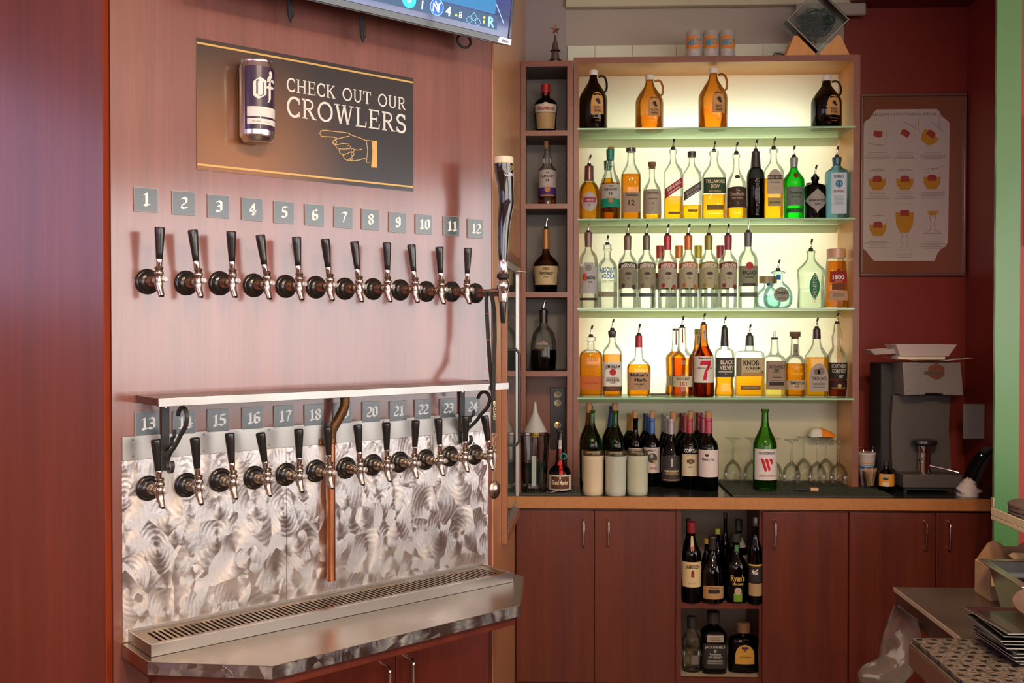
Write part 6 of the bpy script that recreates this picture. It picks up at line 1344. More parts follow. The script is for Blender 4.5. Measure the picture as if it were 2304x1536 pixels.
# upside down wine glasses
M_stem = glass('stem_glass', (.98, .985, .97), .4, .6, (.70, .73, .66))
g0 = None
def wglass(px, yb, label, first=[None]):
    Y = min(at_z(px, yb, ZCT + .0095).y, YD - .050)
    if first[0] is None:
        t = thing('wine_glass', label, 'wine glass', (xw(px, Y), Y, ZCT + .0098), 0, 'upturned wine glasses on the ribbed mat')
        pr_ = [(0, .0325), (.004, .0345), (.02, .0395), (.040, .0415), (.060, .0385), (.080, .0290), (.094, .0160), (.101, .0075), (.110, .0046), (.150, .0038), (.180, .0042), (.192, .0070), (.198, .0140), (.2015, .0300), (.2035, .0345), (.2050, .0345), (.2055, .030)]
        MB().lathe(pr_, M_stem, None, 30, cap=False).build('bowl_and_stem', None, t)
        first[0] = t; return t
    return dup(first[0], (xw(px, Y), Y, ZCT + .0098), 0, label)[0]
for px, yb, lb in ((1650, 1083, 'upturned wine glass nearest the row of corked wine bottles'), (1694, 1083, 'upturned wine glass partly hidden by the left edge of the green W bottle'), (1741, 1083, 'upturned wine glass behind the right edge of the green W bottle'), (1782, 1088, 'upturned wine glass standing alone between the W bottle and the snack bag'),
   (1810, 1073, 'upturned wine glass at the back left under the snack bag'), (1840, 1088, 'upturned wine glass at the front left under the snack bag'), (1860, 1073, 'upturned wine glass at the back right under the snack bag'), (1888, 1090, 'upturned wine glass at the front right corner beside the orange side panel')): wglass(px, yb, lb)
# snack bag on the feet of the glasses
yb_ = 4.92
bg = thing('snack_bag', 'crumpled white snack bag with an orange print lying on upturned glasses', 'bag', (xw(1850, yb_), yb_ + .0, ZCT + .0098 + .2062))
g = MB(); nx_, ny_ = 14, 6; v = []; f = []
Wb, Db, Hb = .125, .09, .055
for sgn in (0, 1):
    for i in range(nx_ + 1):
        for j in range(ny_ + 1):
            a = i / nx_; c = j / ny_; x = (a - .5) * Wb; y = (c - .5) * Db
            pil = (math.sin(PI * min(1, max(0, a))) ** .45) * (math.sin(PI * c) ** .5)
            top_ = Hb * (1 - .62 * a) * pil + random.uniform(-.002, .002) * pil
            v.append((x, y, .004 + (top_ if sgn else 0)))
n_1 = (nx_ + 1) * (ny_ + 1)
for sgn in (0, 1):
    for i in range(nx_):
        for j in range(ny_):
            a = sgn * n_1 + i * (ny_ + 1) + j; f.append((a, a + 1, a + ny_ + 2, a + ny_ + 1))
bagw = mat('bag_white', (.72, .70, .62), .4, noise=.05, nscale=30); bago = mat('bag_orange', (.85, .25, .02), .4)
g.add(v, f, bagw); o = g.build('bag_body', None, bg); o.data.materials.append(bago)
for p in o.data.polygons:
    c = p.center
    if c.z > .008 and -.01 < c.x < .055 and abs(c.y + .012) < .03: p.material_index = 1
# marker and cork
yp = at_z(1815, 1105, ZCT + .009).y
pn = MB().tube([(0, 0, 0), (.030, 0, 0), (.066, -.004, 0)], [.0035, .0062, .0062], mat('pen_black', (.012, .014, .016), .3)).build('marker_pen', None, None, loc=(xw(1786, yp), yp, ZCT + .0158)); tag(pn, 'black marker pen lying on the ribbed mat', 'pen')
cko = MB().tube([(0, 0, 0), (.032, -.004, 0)], .0092, mat('pink_cork', (.62, .36, .18), .8)).tube([(.0321, -.004, 0), (.0335, -.0041, 0)], .0090, mat('cork_pink_end', (.55, .20, .16), .8)).build('loose_cork', None, None, loc=(xw(1825, yp - .012), yp - .012, ZCT + .0188)); tag(cko, 'pale wine cork lying beside the black pen on the ribbed mat', 'cork')
# paper cups, toothpicks, bitters
def standing(name, label, cat, px, yb, parts, grp=None, z=ZCT):
    q = at_z(px, yb, z); t = thing(name, label, cat, (q.x, q.y, z + .0007), 0, grp)
    s = F / q.y
    for nm, prof, m_ in parts: MB().lathe([(a / s, r_ / s) for a, r_ in prof], m_, None, 28, cap=nm != 'glass_wall').build(nm, None, t)
    return t, s
M_cup = mat('paper_cup_white', (.62, .52, .50), .6)
cpt, s = standing('paper_cup_stack', 'stack of white paper cups with blue and orange stripes beside the shelving', 'cup stack', 1950, 1093, [('body', [(0, 12), (38, 16), (70, 19), (71, 20), (75, 20), (74, 18)], M_cup)])
g = MB()
for a, b_, r0, r1, c in ((40, 45, 16.4, 16.9, (.03, .12, .22)), (46, 49, 17, 17.3, (.15, .35, .50)), (50, 54, 17.4, 17.8, (.60, .30, .18))): g.lathe([(a / s, r0 / s), (b_ / s, r1 / s)], paper(c), None, 28, cap=False)
g.build('stripes', None, cpt)
g = MB()
for k in range(7): a = k * 2.4; g.tube([(.4 * 14 / s * math.cos(a), .4 * 14 / s * math.sin(a), 60 / s), (14 / s * math.cos(a), 14 / s * math.sin(a), (80 + 5 * (k % 3)) / s)], .0016, M_nickel, seg=6)
g.build('straws', None, cpt)['kind'] = 'stuff'
tp, s = standing('toothpick_glass', 'small shot glass packed with wooden toothpicks', 'glass', 1959, 1100, [('glass_wall', [(0, 12), (2, 13), (40, 18.5), (40, 17.5), (8, 12)], G['clear'])])
g = MB()
for k in range(60):
    a = random.uniform(0, 2 * PI); r_ = random.uniform(0, 1) ** .5
    g.tube([(8 * r_ * math.cos(a) / s, 8 * r_ * math.sin(a) / s, 8 / s), (16 * r_ * math.cos(a) / s, 16 * r_ * math.sin(a) / s, (44 + random.uniform(-2, 3)) / s)], .0011, mat('toothpick_wood', (.62, .38, .20), .7), seg=5)
g.build('toothpicks', None, tp)['kind'] = 'stuff'
b('bitters_bottle', 'small dark bitters bottle with a yellow and orange label', 1976, 2011, 1040, 1105, at_z(1993, 1105, ZCT).y, ZCT, 'bitters', 'dark', None, top=('cap', Bk, 10, 1.15), pp=None, labels=[(.20, .62, .95, (.70, .30, .03), 'rect', [('#box', .40, .20, (.66, .54, .34), -.35, .40), ('#box', .50, .07, Bk, -.35, .33), ('BITTERS', .48, .06, Cr, -.35, .6)])])
# ---- juice press machine
Yp = 4.60; ym0 = at_z(2090, 1104, ZCT).y
mc = thing('juice_press', 'tall black hammered-metal citrus press with a chrome cylinder and lever', 'juice press', (xw(2095, 4.6), 4.6, ZCT + .0007))
xo = xw(2095, 4.6); Xm = lambda px, dy=0: xw(px, 4.6 + dy) - xo; Zm = lambda py, dy=0: zw(py, 4.6 + dy) - ZCT - .0007
M_ham = mat('hammered_black', (.085, .072, .062), .42, noise=.5, nscale=220, bump=.7)
M_hambr = mat('hammered_grey', (.22, .19, .175), .35, noise=.4, nscale=240, bump=.6)
# base with feet
g = MB().box(Xm(2034), Xm(2168), 0, .30, Zm(1094), Zm(1064)); g.build('base', M_ham, mc, bev=.004)
MB().box(Xm(2040), Xm(2160), .015, .28, .012, Zm(1094) - .0005).build('underframe', M_blackm, mc)
for fx in (Xm(2044), Xm(2156)):
    for fy in (.03, .26): MB().lathe([(0, .010), (.012, .012)], M_rub, T(fx, fy, 0), 12).build('foot', None, mc)
# column, front edge bowed
cl_ = [(Xm(2006, .12), Zm(1050, .12)), (Xm(2003, .12), Zm(960, .12)), (Xm(2007, .12), Zm(887, .12)), (Xm(2136, .12), Zm(887, .12)), (Xm(2133, .12), Zm(960, .12)), (Xm(2139, .12), Zm(1052, .12)), (Xm(2139, .12), Zm(1063, .12)), (Xm(2030, .12), Zm(1063, .12))]
MB().prism(cl_, .10, .13, M_ham).build('front_plate', None, mc, bev=.002)
MB().box(Xm(1972, .2), Xm(2100, .2), .1305, .30, .06, Zm(819, .0)).build('housing', M_blackm, mc, bev=.006)
hd_ = [(Xm(2036), Zm(888)), (Xm(2034), Zm(855)), (Xm(2031), Zm(814)), (Xm(2162), Zm(814)), (Xm(2166), Zm(850)), (Xm(2169), Zm(888)), (Xm(2125), Zm(887)), (Xm(2120), Zm(883)), (Xm(2085), Zm(883)), (Xm(2080), Zm(887))]
MB().prism(hd_, .0, .13, M_hambr).build('head', None, mc, bev=.003)
bd = MB(); hexa = [(Xm(2107) + 20 / 500 * math.cos(a), Zm(834) + 19 / 500 * math.sin(a)) for a in [R(30) + k * PI / 3 for k in range(6)]]
bd.prism(hexa, -.003, -.0002, mat('copper_badge', (.22, .07, .04), .4, metal=.4)).box(Xm(2080), Xm(2121), -.0045, -.0031, Zm(841), Zm(834), mat('badge_bronze', (.10, .07, .04), .4))
put_text(bd, 'GARDUNAC', Xm(2100), Zm(840), .009, M_ink, flat(-.0048), width=.070); bd.build('badge', None, mc)
g = MB()
for px, py in ((2085, 822), (2113, 822), (2086, 850), (2115, 850), (2043, 876), (2164, 876)): g.lathe([(0, .0026), (.002, .0018)], M_chrome, T(Xm(px), -.0032 if 2080 < px < 2120 else -.0002, Zm(py)) @ RX(PI / 2), 8)
g.build('screws', None, mc)['kind'] = 'stuff'
MB().lathe([(Zm(1063), 13.5 / 500), (Zm(1032), 13.5 / 500), (Zm(1031), 12.4 / 500), (Zm(1029), 12.4 / 500), (Zm(1028), 13.8 / 500), (Zm(1018), 13.8 / 500), (Zm(1017), 12.6 / 500), (Zm(1015), 12.6 / 500), (Zm(1014), 13.2 / 500), (Zm(1003), 13.2 / 500)], M_chrome, T(Xm(2091), .05, 0), 30).build('cylinder', None, mc)
MB().lathe([(Zm(1002), .012), (Zm(1001), .050), (Zm(996), .056), (Zm(990), .054), (Zm(988), .040)], M_black, T(Xm(2091), .05, 0), 30).build('press_plate', None, mc)
MB().tube([(Xm(2098), .035, Zm(1046)), (Xm(2130), .0, Zm(1052)), (Xm(2156), -.02, Zm(1058))], [.0055, .0048, .0055], M_chrome).build('lever', None, mc)
MB().tube([(Xm(2084), .035, Zm(1042)), (Xm(2075), .025, Zm(1036)), (Xm(2074), .018, Zm(1032))], [.003, .004, .0045], M_chrome).build('spring_catch', None, mc)
# paper trays stacked on top of the press
zt_m = ZCT + .0007 + Zm(814)
tr_ = thing('paper_sheet', 'thin white paper liner lying on top of the juice press', 'paper', (xw(2085, 4.66), 4.66, zt_m + .0035))
g = MB(); v = []; f = []
for i in range(9):
    for j in range(4):
        x = -.185 + .37 * i / 8; y = -.075 + .15 * j / 3; v.append((x, y, .004 + .012 * abs((i - 4) / 4) ** 2 - (.003 if 2 < i < 6 else 0)))
for i in range(8):
    for j in range(3): a = i * 4 + j; f.append((a, a + 1, a + 5, a + 4))
g.add(v, f, mat('paper_liner', (.55, .44, .43), .6)); o = g.build('sheet', None, tr_); md = o.modifiers.new('s', 'SOLIDIFY'); md.thickness = .001
def tray(label, x, y, z, w0, w1, h, d, m_, tilt=0):
    t = thing('paper_food_tray', label, 'food tray', (x, y, z), (0, R(tilt), 0), 'paper food trays on the juice press')
    v = []
    for k, (wd, dd, zz) in enumerate(((w0, d * .7, 0), (w1, d, h), (w1 - .006, d - .006, h), (w0 - .004, d * .7 - .004, .003))):
        v += [(-wd / 2, -dd / 2, zz), (wd / 2, -dd / 2, zz), (wd / 2, dd / 2, zz), (-wd / 2, dd / 2, zz)]
    f = [(3, 2, 1, 0), (12, 13, 14, 15)] + [(k * 4 + i, k * 4 + (i + 1) % 4, k * 4 + 4 + (i + 1) % 4, k * 4 + 4 + i) for k in range(3) for i in range(4)]
    MB().add(v, f, m_).build('tray_body', None, t, smooth=False); return t
M_tray = mat('white_paper_board', (.60, .50, .47), .6)
tx = xw(2066, 4.66)
pb = MB().box(-.103, .103, -.05, .05, 0, .015).build('paper_pad', mat('paper_pad', (.66, .58, .42), .7), None, loc=(tx - .002, 4.66, zt_m + .0108), bev=.001); tag(pb, 'cream stack of paper napkins under the white food trays', 'napkin stack')
tray('large white paper food tray on top of the cream napkin stack', tx + .008, 4.66, zt_m + .0266, .21, .265, .052, .16, M_tray)
tray('second white paper food tray slipped left under the larger one', tx - .135, 4.69, zt_m + .036, .12, .17, .022, .12, M_tray, -4)
# things at the right of the press
tl = thing('white_towel', 'crumpled white towel at the right end of the back counter', 'towel', (xw(2185, 4.52), 4.54, ZCT + .0008))
g = MB(); v = []; f = []; n1, n2 = 14, 10
for i in range(n1 + 1):
    for j in range(n2):
        th = PI / 2 * i / n1; a = 2 * PI * j / n2; k = 1 + .22 * math.sin(3 * a + i) + .12 * math.sin(7 * a - 2 * i)
        v.append((.048 * math.cos(th) * math.cos(a) * k, .05 * math.cos(th) * math.sin(a) * k, .075 * math.sin(th) * (1 + .1 * math.sin(4 * a))))
for i in range(n1):
    for j in range(n2): a = i * n2 + j; c = i * n2 + (j + 1) % n2; f.append((a, c, c + n2, a + n2))
g.add(v, f, mat('towel_white', (.62, .56, .54), .8)); g.build('cloth', None, tl, ang=180)
pht = thing('card_terminal', 'black curved handheld terminal leaning beside the juice press', 'terminal', (xw(2200, 4.68), 4.68, ZCT + .0008))
g = MB(); pts = [(-.055, 0), (-.05, .04), (-.03, .10), (.0, .15), (.035, .185), (.055, .20)]
for dx, m_ in ((0, M_black), (.028, M_blackm)):
    v = []; f = []
    for i, (x, z_) in enumerate(pts):
        for y in (-.035, .035): v += [(x + dx, y, z_), (x + dx + .016, y, z_ - .004)]
    for i in range(len(pts) - 1): o = i * 4; f += [(o, o + 4, o + 5, o + 1), (o + 2, o + 3, o + 7, o + 6), (o, o + 2, o + 6, o + 4), (o + 1, o + 5, o + 7, o + 3)]
    o = 4 * (len(pts) - 1); f += [(0, 1, 3, 2), (o, o + 2, o + 3, o + 1)]
    g.add(v, f, m_)
g.build('body', None, pht)
MB().lathe([(0, .003), (.001, .002)], mat('green_led', (.02, 1, .3), emit=4), T(.005, -.036, .165) @ RX(PI / 2), 8).build('indicator_light', None, pht)
gb = MB().box(-.05, .05, 0, .012, 0, .165).build('grey_panel', mat('grey_panel', (.24, .21, .21), .5), None, loc=(xw(2192, 4.86), 4.86, zw(985, 4.86)), bev=.004)
tag(gb, 'pale grey paper towel holder panel fixed on the red side wall behind the press', 'dispenser'); gb.location.x = XS - .052
# ---- things on top of the shelving
zts = uzt + .0006
def beercan(px, label):
    Yc = Y1 + .06; s = F / Yc; t = thing('beer_can', label, 'can', (xw(px, Yc), Yc, zts), 0, 'white and orange beer cans on the shelving top'); r_ = 17.6 / s; H = 62 / s
    MB().lathe([(0, r_ * .78), (.003, r_ * .82), (.009, r_), (H - .010, r_), (H - .003, r_ * .86), (H, r_ * .86), (H - .003, r_ * .78)], mat('can_white', (.56, .54, .52), .35, metal=.3), None, 30).build('can_body', None, t)
    g = MB(); f0 = lambda x, z_: ((r_ + .0005) * math.sin(x / r_), -(r_ + .0005) * math.cos(x / r_), z_); f1 = lambda x, z_: ((r_ + .0009) * math.sin(x / r_), -(r_ + .0009) * math.cos(x / r_), z_)
    og = paper((.72, .26, .05)); bl = paper((.02, .30, .52))
    polyc(g, [(-r_ * 1.25, H * .36), (r_ * .2, H * .30), (r_ * 1.25, H * .42), (r_ * 1.1, H * .60), (-r_ * .1, H * .80), (-r_ * 1.2, H * .74)], og, f0, .002)
    put_text(g, 'HILLY', 0, H * .46, H * .21, bl, f1, width=r_ * 1.8, bold=.05, shear=.12)
    put_text(g, 'BEER', 0, H * .10, H * .05, bl, f1)
    g.build('can_label', None, t, fixn=False); return t
t1 = beercan(1559, 'white and orange beer can, left one of three on the shelving top')
for px, lb in ((1597, 'white and orange beer can, middle one of three on the shelving top'), (1634, 'white and orange beer can, right one of three on the shelving top')):
    r_, k_ = dup(t1, (xw(px, Y1 + .06), Y1 + .06, zts), 0, lb); r_.rotation_euler.z = R(8 if px > 1600 else 3)
# pewter tree on the niche tower
Ys = Y1 + .07; s = F / Ys; M_pew = mat('pewter', (.22, .21, .20), .35, metal=.9)
ts = thing('metal_tree', 'small pewter star-topped tree ornament on the niche tower', 'ornament', (xw(1249, Ys), Ys, zt + .0006))
MB().lathe([(0, 10 / s), (3 / s, 12 / s), (5 / s, 8 / s), (9 / s, 8 / s)], M_pew, None, 20).build('base', None, ts)
for z_, h_, r0, r1 in ((9, 18, 17, 8), (31, 18, 13, 5.5), (50, 16, 5.5, 2.2)):
    g = MB(); v = []; f = []; nn = 14
    for k in range(nn):
        a = 2 * PI * k / nn; rr_ = r0 * (1 if k % 2 else .86); v.append((rr_ / s * math.cos(a), rr_ / s * math.sin(a), (z_ - (1.6 if k % 2 else 0)) / s))
    for k in range(nn): a = 2 * PI * k / nn; v.append((r0 * .62 / s * math.cos(a), r0 * .62 / s * math.sin(a), (z_ + 2) / s))
    for k in range(nn): a = 2 * PI * k / nn; v.append((r1 / s * math.cos(a), r1 / s * math.sin(a), (z_ + h_) / s))
    for r__ in (0, 1):
        for k in range(nn): f.append((r__ * nn + k, r__ * nn + (k + 1) % nn, (r__ + 1) * nn + (k + 1) % nn, (r__ + 1) * nn + k))
    f.append(tuple(2 * nn + k for k in range(nn))); f.append(tuple(range(nn - 1, -1, -1)))
    g.add(v, f, M_pew).build('tier', None, ts, ang=30)
g = MB(); st_ = [(((13 if k % 2 == 0 else 5.2) / s) * math.sin(k * PI / 5), (77 + (13 if k % 2 == 0 else 5.2) * math.cos(k * PI / 5)) / s) for k in range(10)]
g.add([(x, -.0015, z_) for x, z_ in st_] + [(0, -.006, 77 / s), (0, .006, 77 / s)], [(k, (k + 1) % 10, 10) for k in range(10)] + [((k + 1) % 10, k, 11) for k in range(10)], M_chrome)
o = g.build('star', None, ts, smooth=False); o.rotation_euler = (0, 0, R(20))
# glass block in a wooden cradle
Yg = Y1 + .05; s = F / Yg; hw_ = 72 / s; cz = zw(52, Yg)
gx = xw(1834, Yg)
hl = thing('wooden_cradle', 'pale wooden V-notched stand on the right of the shelving top', 'stand', (gx, Yg, zts))
hz = zw(86, Yg) - zts
pz = [(-70 / s, 0), (-49 / s, hz), (-28 / s, hz), (0, zw(127, Yg) - zts), (28 / s, hz), (50 / s, hz), (72 / s, 0)]
for yy in (-.02, .07):
    MB().prism([(-70 / s, 0), (-51 / s, hz), (-43 / s, hz), (-4 / s, zw(126, Yg) - zts), (-4 / s, 0)], yy, yy + .018, M_maple).prism([(4 / s, 0), (4 / s, zw(126, Yg) - zts), (43 / s, hz), (50 / s, hz), (72 / s, 0)], yy, yy + .018, M_maple).build('side', None, hl, smooth=False)
gb_ = thing('glass_block', 'square glass block on its corner filled with blue-green wire', 'glass block', (gx, Yg - .02, cz), (0, R(45), 0))
a_ = hw_ / math.sqrt(2) * .97
g = MB()
for y0_, y1_ in ((-.006, .0), (.085, .091)): g.box(-a_, a_, y0_, y1_, -a_, a_)
g.box(-a_, a_, 0.0001, .0849, a_ - .004, a_).box(-a_, a_, .0001, .0849, -a_, -a_ + .004).box(-a_, -a_ + .004, .0001, .0849, -a_ + .004, a_ - .004).box(a_ - .004, a_, .0001, .0849, -a_ + .004, a_ - .004)
g.build('glass_shell', glass('block_glass', (.90, .94, .93), .35, 1., (.40, .46, .45)), gb_, smooth=False)
g = MB()
for z_, x_ in ((1, 0), (-1, 0), (0, 1), (0, -1)):
    if x_: g.box(x_ * (a_ - .0045) - .0015, x_ * (a_ - .0045) + .0015, -.0075, -.0061, -a_, a_)
    else: g.box(-a_, a_, -.0075, -.0061, z_ * (a_ - .0045) - .0015, z_ * (a_ - .0045) + .0015)
g.build('front_rim', mat('pale_glass_rim', (.5, .52, .5), .3), gb_)
g = MB(); random.seed(3)
for k in range(12):
    pts = []
    for j in range(14):
        while 1:
            qx, qz = random.uniform(-.105, .105), random.uniform(-.12, .07)
            if abs(qx) + abs(qz) < .112: break
        pts.append((qx, random.uniform(.015, .072), qz))
    sm_ = []
    for j in range(1, len(pts) - 2):
        for tt in range(4):
            tt /= 4; sm_.append(tuple(.5 * (2 * pts[j][c] + (-pts[j - 1][c] + pts[j + 1][c]) * tt + (2 * pts[j - 1][c] - 5 * pts[j][c] + 4 * pts[j + 1][c] - pts[j + 2][c]) * tt ** 2 + (-pts[j - 1][c] + 3 * pts[j][c] - 3 * pts[j + 1][c] + pts[j + 2][c]) * tt ** 3) for c in range(3)))
    g.tube(sm_, .0024, mat('blue_green_wire', (.045, .11, .11), .4), seg=6)
o = g.build('wire_tangle', None, gb_); o['kind'] = 'stuff'; o.rotation_euler = (0, R(-45), 0); o.scale = (.98, .95, .98)
cr_ = thing('plastic_wrap', 'crumpled clear plastic wrap on the shelving top beside the wooden stand', 'plastic wrap', (xw(1748, Y1 + .16), Y1 + .16, zts))
g = MB(); v = []; f = []; n1, n2 = 6, 12
for i in range(n1 + 1):
    for j in range(n2):
        th = PI / 2 * i / n1; a = 2 * PI * j / n2; k = 1 + .3 * random.uniform(-1, 1)
        v.append((.055 * math.cos(th) * math.cos(a) * k, .035 * math.cos(th) * math.sin(a) * k, .05 * math.sin(th) * (1 + .2 * random.uniform(-1, 1))))
for i in range(n1):
    for j in range(n2): a = i * n2 + j; c = i * n2 + (j + 1) % n2; f.append((a, c, c + n2, a + n2))
g.add(v, f, glass('wrap', (.75, .78, .76), .4, 1.)).build('film', None, cr_, smooth=False)
# ---- framed pouring poster
YPo = YW - .002
px0_, px1_ = xw(1932, YPo), xw(2169, YPo); pz0, pz1 = zw(622, YPo), zw(216, YPo)
po = thing('framed_poster', 'framed nine-step beer pouring poster on the dark red wall', 'poster', (px0_, YPo, pz0))
PW, PH = px1_ - px0_, pz1 - pz0
g = MB(); fwd = .014
for x0, x1, za, zb in ((0, PW, 0, fwd), (0, PW, PH - fwd, PH), (0, fwd, fwd, PH - fwd), (PW - fwd, PW, fwd, PH - fwd)): g.box(x0, x1, -.022, -.001, za, zb)
g.build('frame', mat('bronze_frame', (.32, .20, .17), .3, metal=.6), po, bev=.004)
MB().box(fwd, PW - fwd, -.010, -.001, fwd, PH - fwd).build('backing', mat('poster_brown', (.26, .09, .05), .25, coat=1, coatr=.06), po)
def pq(px, py): return (xw(px, YPo - .01) - px0_, zw(py, YPo - .01) - pz0)
g = MB(); fn = flat(-.0104)
out = [pq(*p) for p in ((1941, 285), (1944, 276), (1955, 270), (1963, 256), (1970, 250), (2105, 250), (2111, 256), (2115, 265), (2125, 273), (2133, 280), (2134, 290), (2132, 545), (2127, 556), (2116, 562), (2108, 572), (2102, 588), (1966, 588), (1957, 578), (1948, 566), (1940, 560), (1939, 550))]
poly(g, out, mat('poster_card', (.62, .54, .52), .4, coat=.6, coatr=.1), fn)
f2 = flat(-.0107); f3 = flat(-.0110)
inkd = paper((.10, .07, .06)); beer = paper((.55, .26, .02)); bdg = paper((.38, .05, .04)); fnt = paper((.36, .30, .29)); gll = paper((.40, .34, .30)); gry = paper((.20, .17, .15))
c = pq(2033, 264); put_text(g, 'BELGIAN 9-STEP POURING RITUAL', c[0], c[1], .013, inkd, f2, width=139 / 450)
def pt_(cx, cy, pts): return [pq(cx + x, cy + y) for x, y in pts]
def rot_(pts, a): return [(x * math.cos(R(a)) - y * math.sin(R(a)), x * math.sin(R(a)) + y * math.cos(R(a))) for x, y in pts]
bowl = [(-17, -22), (17, -22), (20, -6), (18, 10), (10, 22), (-10, 22), (-18, 10), (-20, -6)]
def vessel(cx, cy, a, lev, full=True):
    line2d(g, pt_(cx, cy, rot_(bowl, a)), .0016, gll, f2, True)
    if lev is not None:
        poly(g, pt_(cx, cy, rot_([(-19, lev), (19, lev), (18, 10), (10, 22), (-10, 22), (-18, 10)], a)), beer, f2)
    poly(g, pt_(cx, cy - 2, rot_([(-10, -5), (-5, -8), (5, -8), (10, -5), (10, 6), (-10, 6)], a)), bdg, f3)
    line2d(g, pt_(cx, cy, rot_([(-17, -22), (0, -24), (17, -22)], a)), .0022, gry, f2)
vessel(1973, 306, 188, None); vessel(2034, 306, 30, None); vessel(2092, 308, 38, -4)
vessel(1972, 408, 0, -3); vessel(2034, 408, 0, -3); vessel(2095, 406, 0, -5); vessel(1974, 510, 0, -3)
line2d(g, pt_(1973, 386, [(-16, 0), (0, -4), (16, 0), (0, 4)]), .0015, gll, f2, True); line2d(g, pt_(2095, 386, [(-14, 6), (26, -10)]), .002, gry, f2)
line2d(g, pt_(2064, 282, [(0, -12), (0, 20)]), .0022, beer, f2); line2d(g, pt_(2111, 276, [(0, -10), (0, 16)]), .002, gry, f2)
poly(g, pt_(2034, 495, [(-21, -15), (21, -15), (19, 12), (10, 30), (-10, 30), (-19, 12)]), beer, f2); line2d(g, pt_(2034, 495, [(-17, -34), (17, -34), (21, -15), (-21, -15)]), .0016, gll, f2, True)
poly(g, pt_(2034, 482, [(-10, -7), (10, -7), (10, 6), (-10, 6)]), bdg, f3)
line2d(g, pt_(2034, 540, [(-4, -14), (-8, 0), (-3, 14), (-18, 24), (18, 24), (3, 14), (8, 0), (4, -14)]), .0022, gry, f2, True)
poly(g, pt_(2097, 483, [(-13, -6), (13, -6), (7, 4), (-7, 4)]), beer, f2); line2d(g, pt_(2097, 505, [(-7, -16), (-4, 0), (-5, 14), (-20, 22), (20, 22), (5, 14), (4, 0), (7, -16)]), .003, gry, f2, True)
for cx, cy in ((1973, 350), (2034, 350), (2097, 350), (1973, 438), (2034, 438), (2097, 440), (1973, 548), (2034, 577), (2097, 550)):
    for k in range(5 if cy != 577 else 3):
        wd = random.uniform(16, 29); line2d(g, pt_(cx, cy + k * 3.6 - 4, [(-wd, 0), (wd, 0)]), .0030, fnt, f2)
g.build('print', None, po, fixn=False, smooth=False)
# ================================================================ FOREGROUND RIGHT
zc1 = .914; X0c = at_z(2012, 1321, zc1).x
fc = thing('service_counter', 'steel topped service counter at the lower right', 'counter', (0, 0, 0))
yfar = at_z(2100, 1321, zc1).y; ynr = 1.2
MB().box(X0c, 2.6, ynr, yfar, zc1 - .004, zc1).build('steel_top', brushed('dull_steel', (.36, .30, .25), .35, (4, 40, 4)), fc, bev=.001)
MB().box(X0c + .004, 2.58, ynr + .01, yfar - .004, zc1 - .062, zc1 - .0041).build('apron', mat('apron_dark', (.035, .020, .014), .3, coat=.4), fc)
MB().box(X0c - .0005, X0c + .0035, ynr, yfar, zc1 - .012, zc1 - .0001).build('edge_strip', mat('edge_cream', (.62, .52, .38), .35, metal=.4), fc)
MB().box(X0c + .25, 2.55, ynr + .05, yfar - .06, 0, zc1 - .0625).build('body', M_panel, fc)
# drainboard with perforated mat
dX = .84; dz = at_z(2045, 1437, zc1).z
yd1 = 2.335; zd = EYE - (1440 - 735) / F * yd1 - .006
zd = zc1 + .0015
db = thing('drainboard', 'steel drainboard unit in the lower right corner', 'drainboard', (0, 0, 0))
xdl = at_z(2047, 1441, zd + .01).x; yd1 = at_z(2047, 1439, zd + .01).y
MB().box(xdl, 2.4, 1.15, yd1, zc1 + .0012, zd + .006).box(xdl, X0c - .002, 1.15, yd1, zd - .05, zc1 + .0011).build('basin_rim', brushed('drain_steel', (.46, .40, .34), .35, (4, 4, 40)), db, bev=.001)
lg = at_z(2060, 1515, .80)
MB().box(xdl + .015, xdl + .045, yd1 - .10, yd1 - .06, 0, zd - .0505).build('leg', M_steel, db)
M_perf = mat('perforated_rubber', (.05, .042, .036), .45); n_, l_ = nt(M_perf); b_ = n_['Principled BSDF']
tc = n_.new('ShaderNodeTexCoord'); sx_ = n_.new('ShaderNodeSeparateXYZ'); l_.new(tc.outputs['Object'], sx_.inputs[0])
def mth(op, a, c=None, d=None):
    q = n_.new('ShaderNodeMath'); q.operation = op
    for i, vv in enumerate((a, c, d)):
        if vv is None: continue
        if isinstance(vv, (int, float)): q.inputs[i].default_value = vv
        else: l_.new(vv, q.inputs[i])
    return q.outputs[0]
rv = mth('MULTIPLY', sx_.outputs['Y'], 1 / .030); row = mth('FLOOR', rv); odd = mth('MODULO', row, 2.0)
uu = mth('FRACT', mth('MULTIPLY_ADD', odd, .5, mth('MULTIPLY', sx_.outputs['X'], 1 / .034))); vv_ = mth('FRACT', rv)
du_ = mth('LESS_THAN', mth('ABSOLUTE', mth('SUBTRACT', uu, .5)), .20); dv_ = mth('LESS_THAN', mth('ABSOLUTE', mth('SUBTRACT', vv_, .5)), .20)
hole = mth('MULTIPLY', du_, dv_)
nz = n_.new('ShaderNodeTexNoise'); nz.inputs['Scale'].default_value = 150; nz.inputs['Detail'].default_value = 3; l_.new(tc.outputs['Object'], nz.inputs['Vector'])
rp = n_.new('ShaderNodeValToRGB'); rp.color_ramp.elements[0].position = .35; rp.color_ramp.elements[1].position = .7; rp.color_ramp.elements[0].color = (.035, .026, .021, 1); rp.color_ramp.elements[1].color = (.17, .13, .105, 1)
l_.new(nz.outputs['Fac'], rp.inputs[0])
mxx = n_.new('ShaderNodeMix'); mxx.data_type = 'RGBA'; l_.new(hole, mxx.inputs[0]); l_.new(rp.outputs[0], mxx.inputs[6]); mxx.inputs[7].default_value = (.003, .003, .003, 1); l_.new(mxx.outputs[2], b_.inputs['Base Color'])
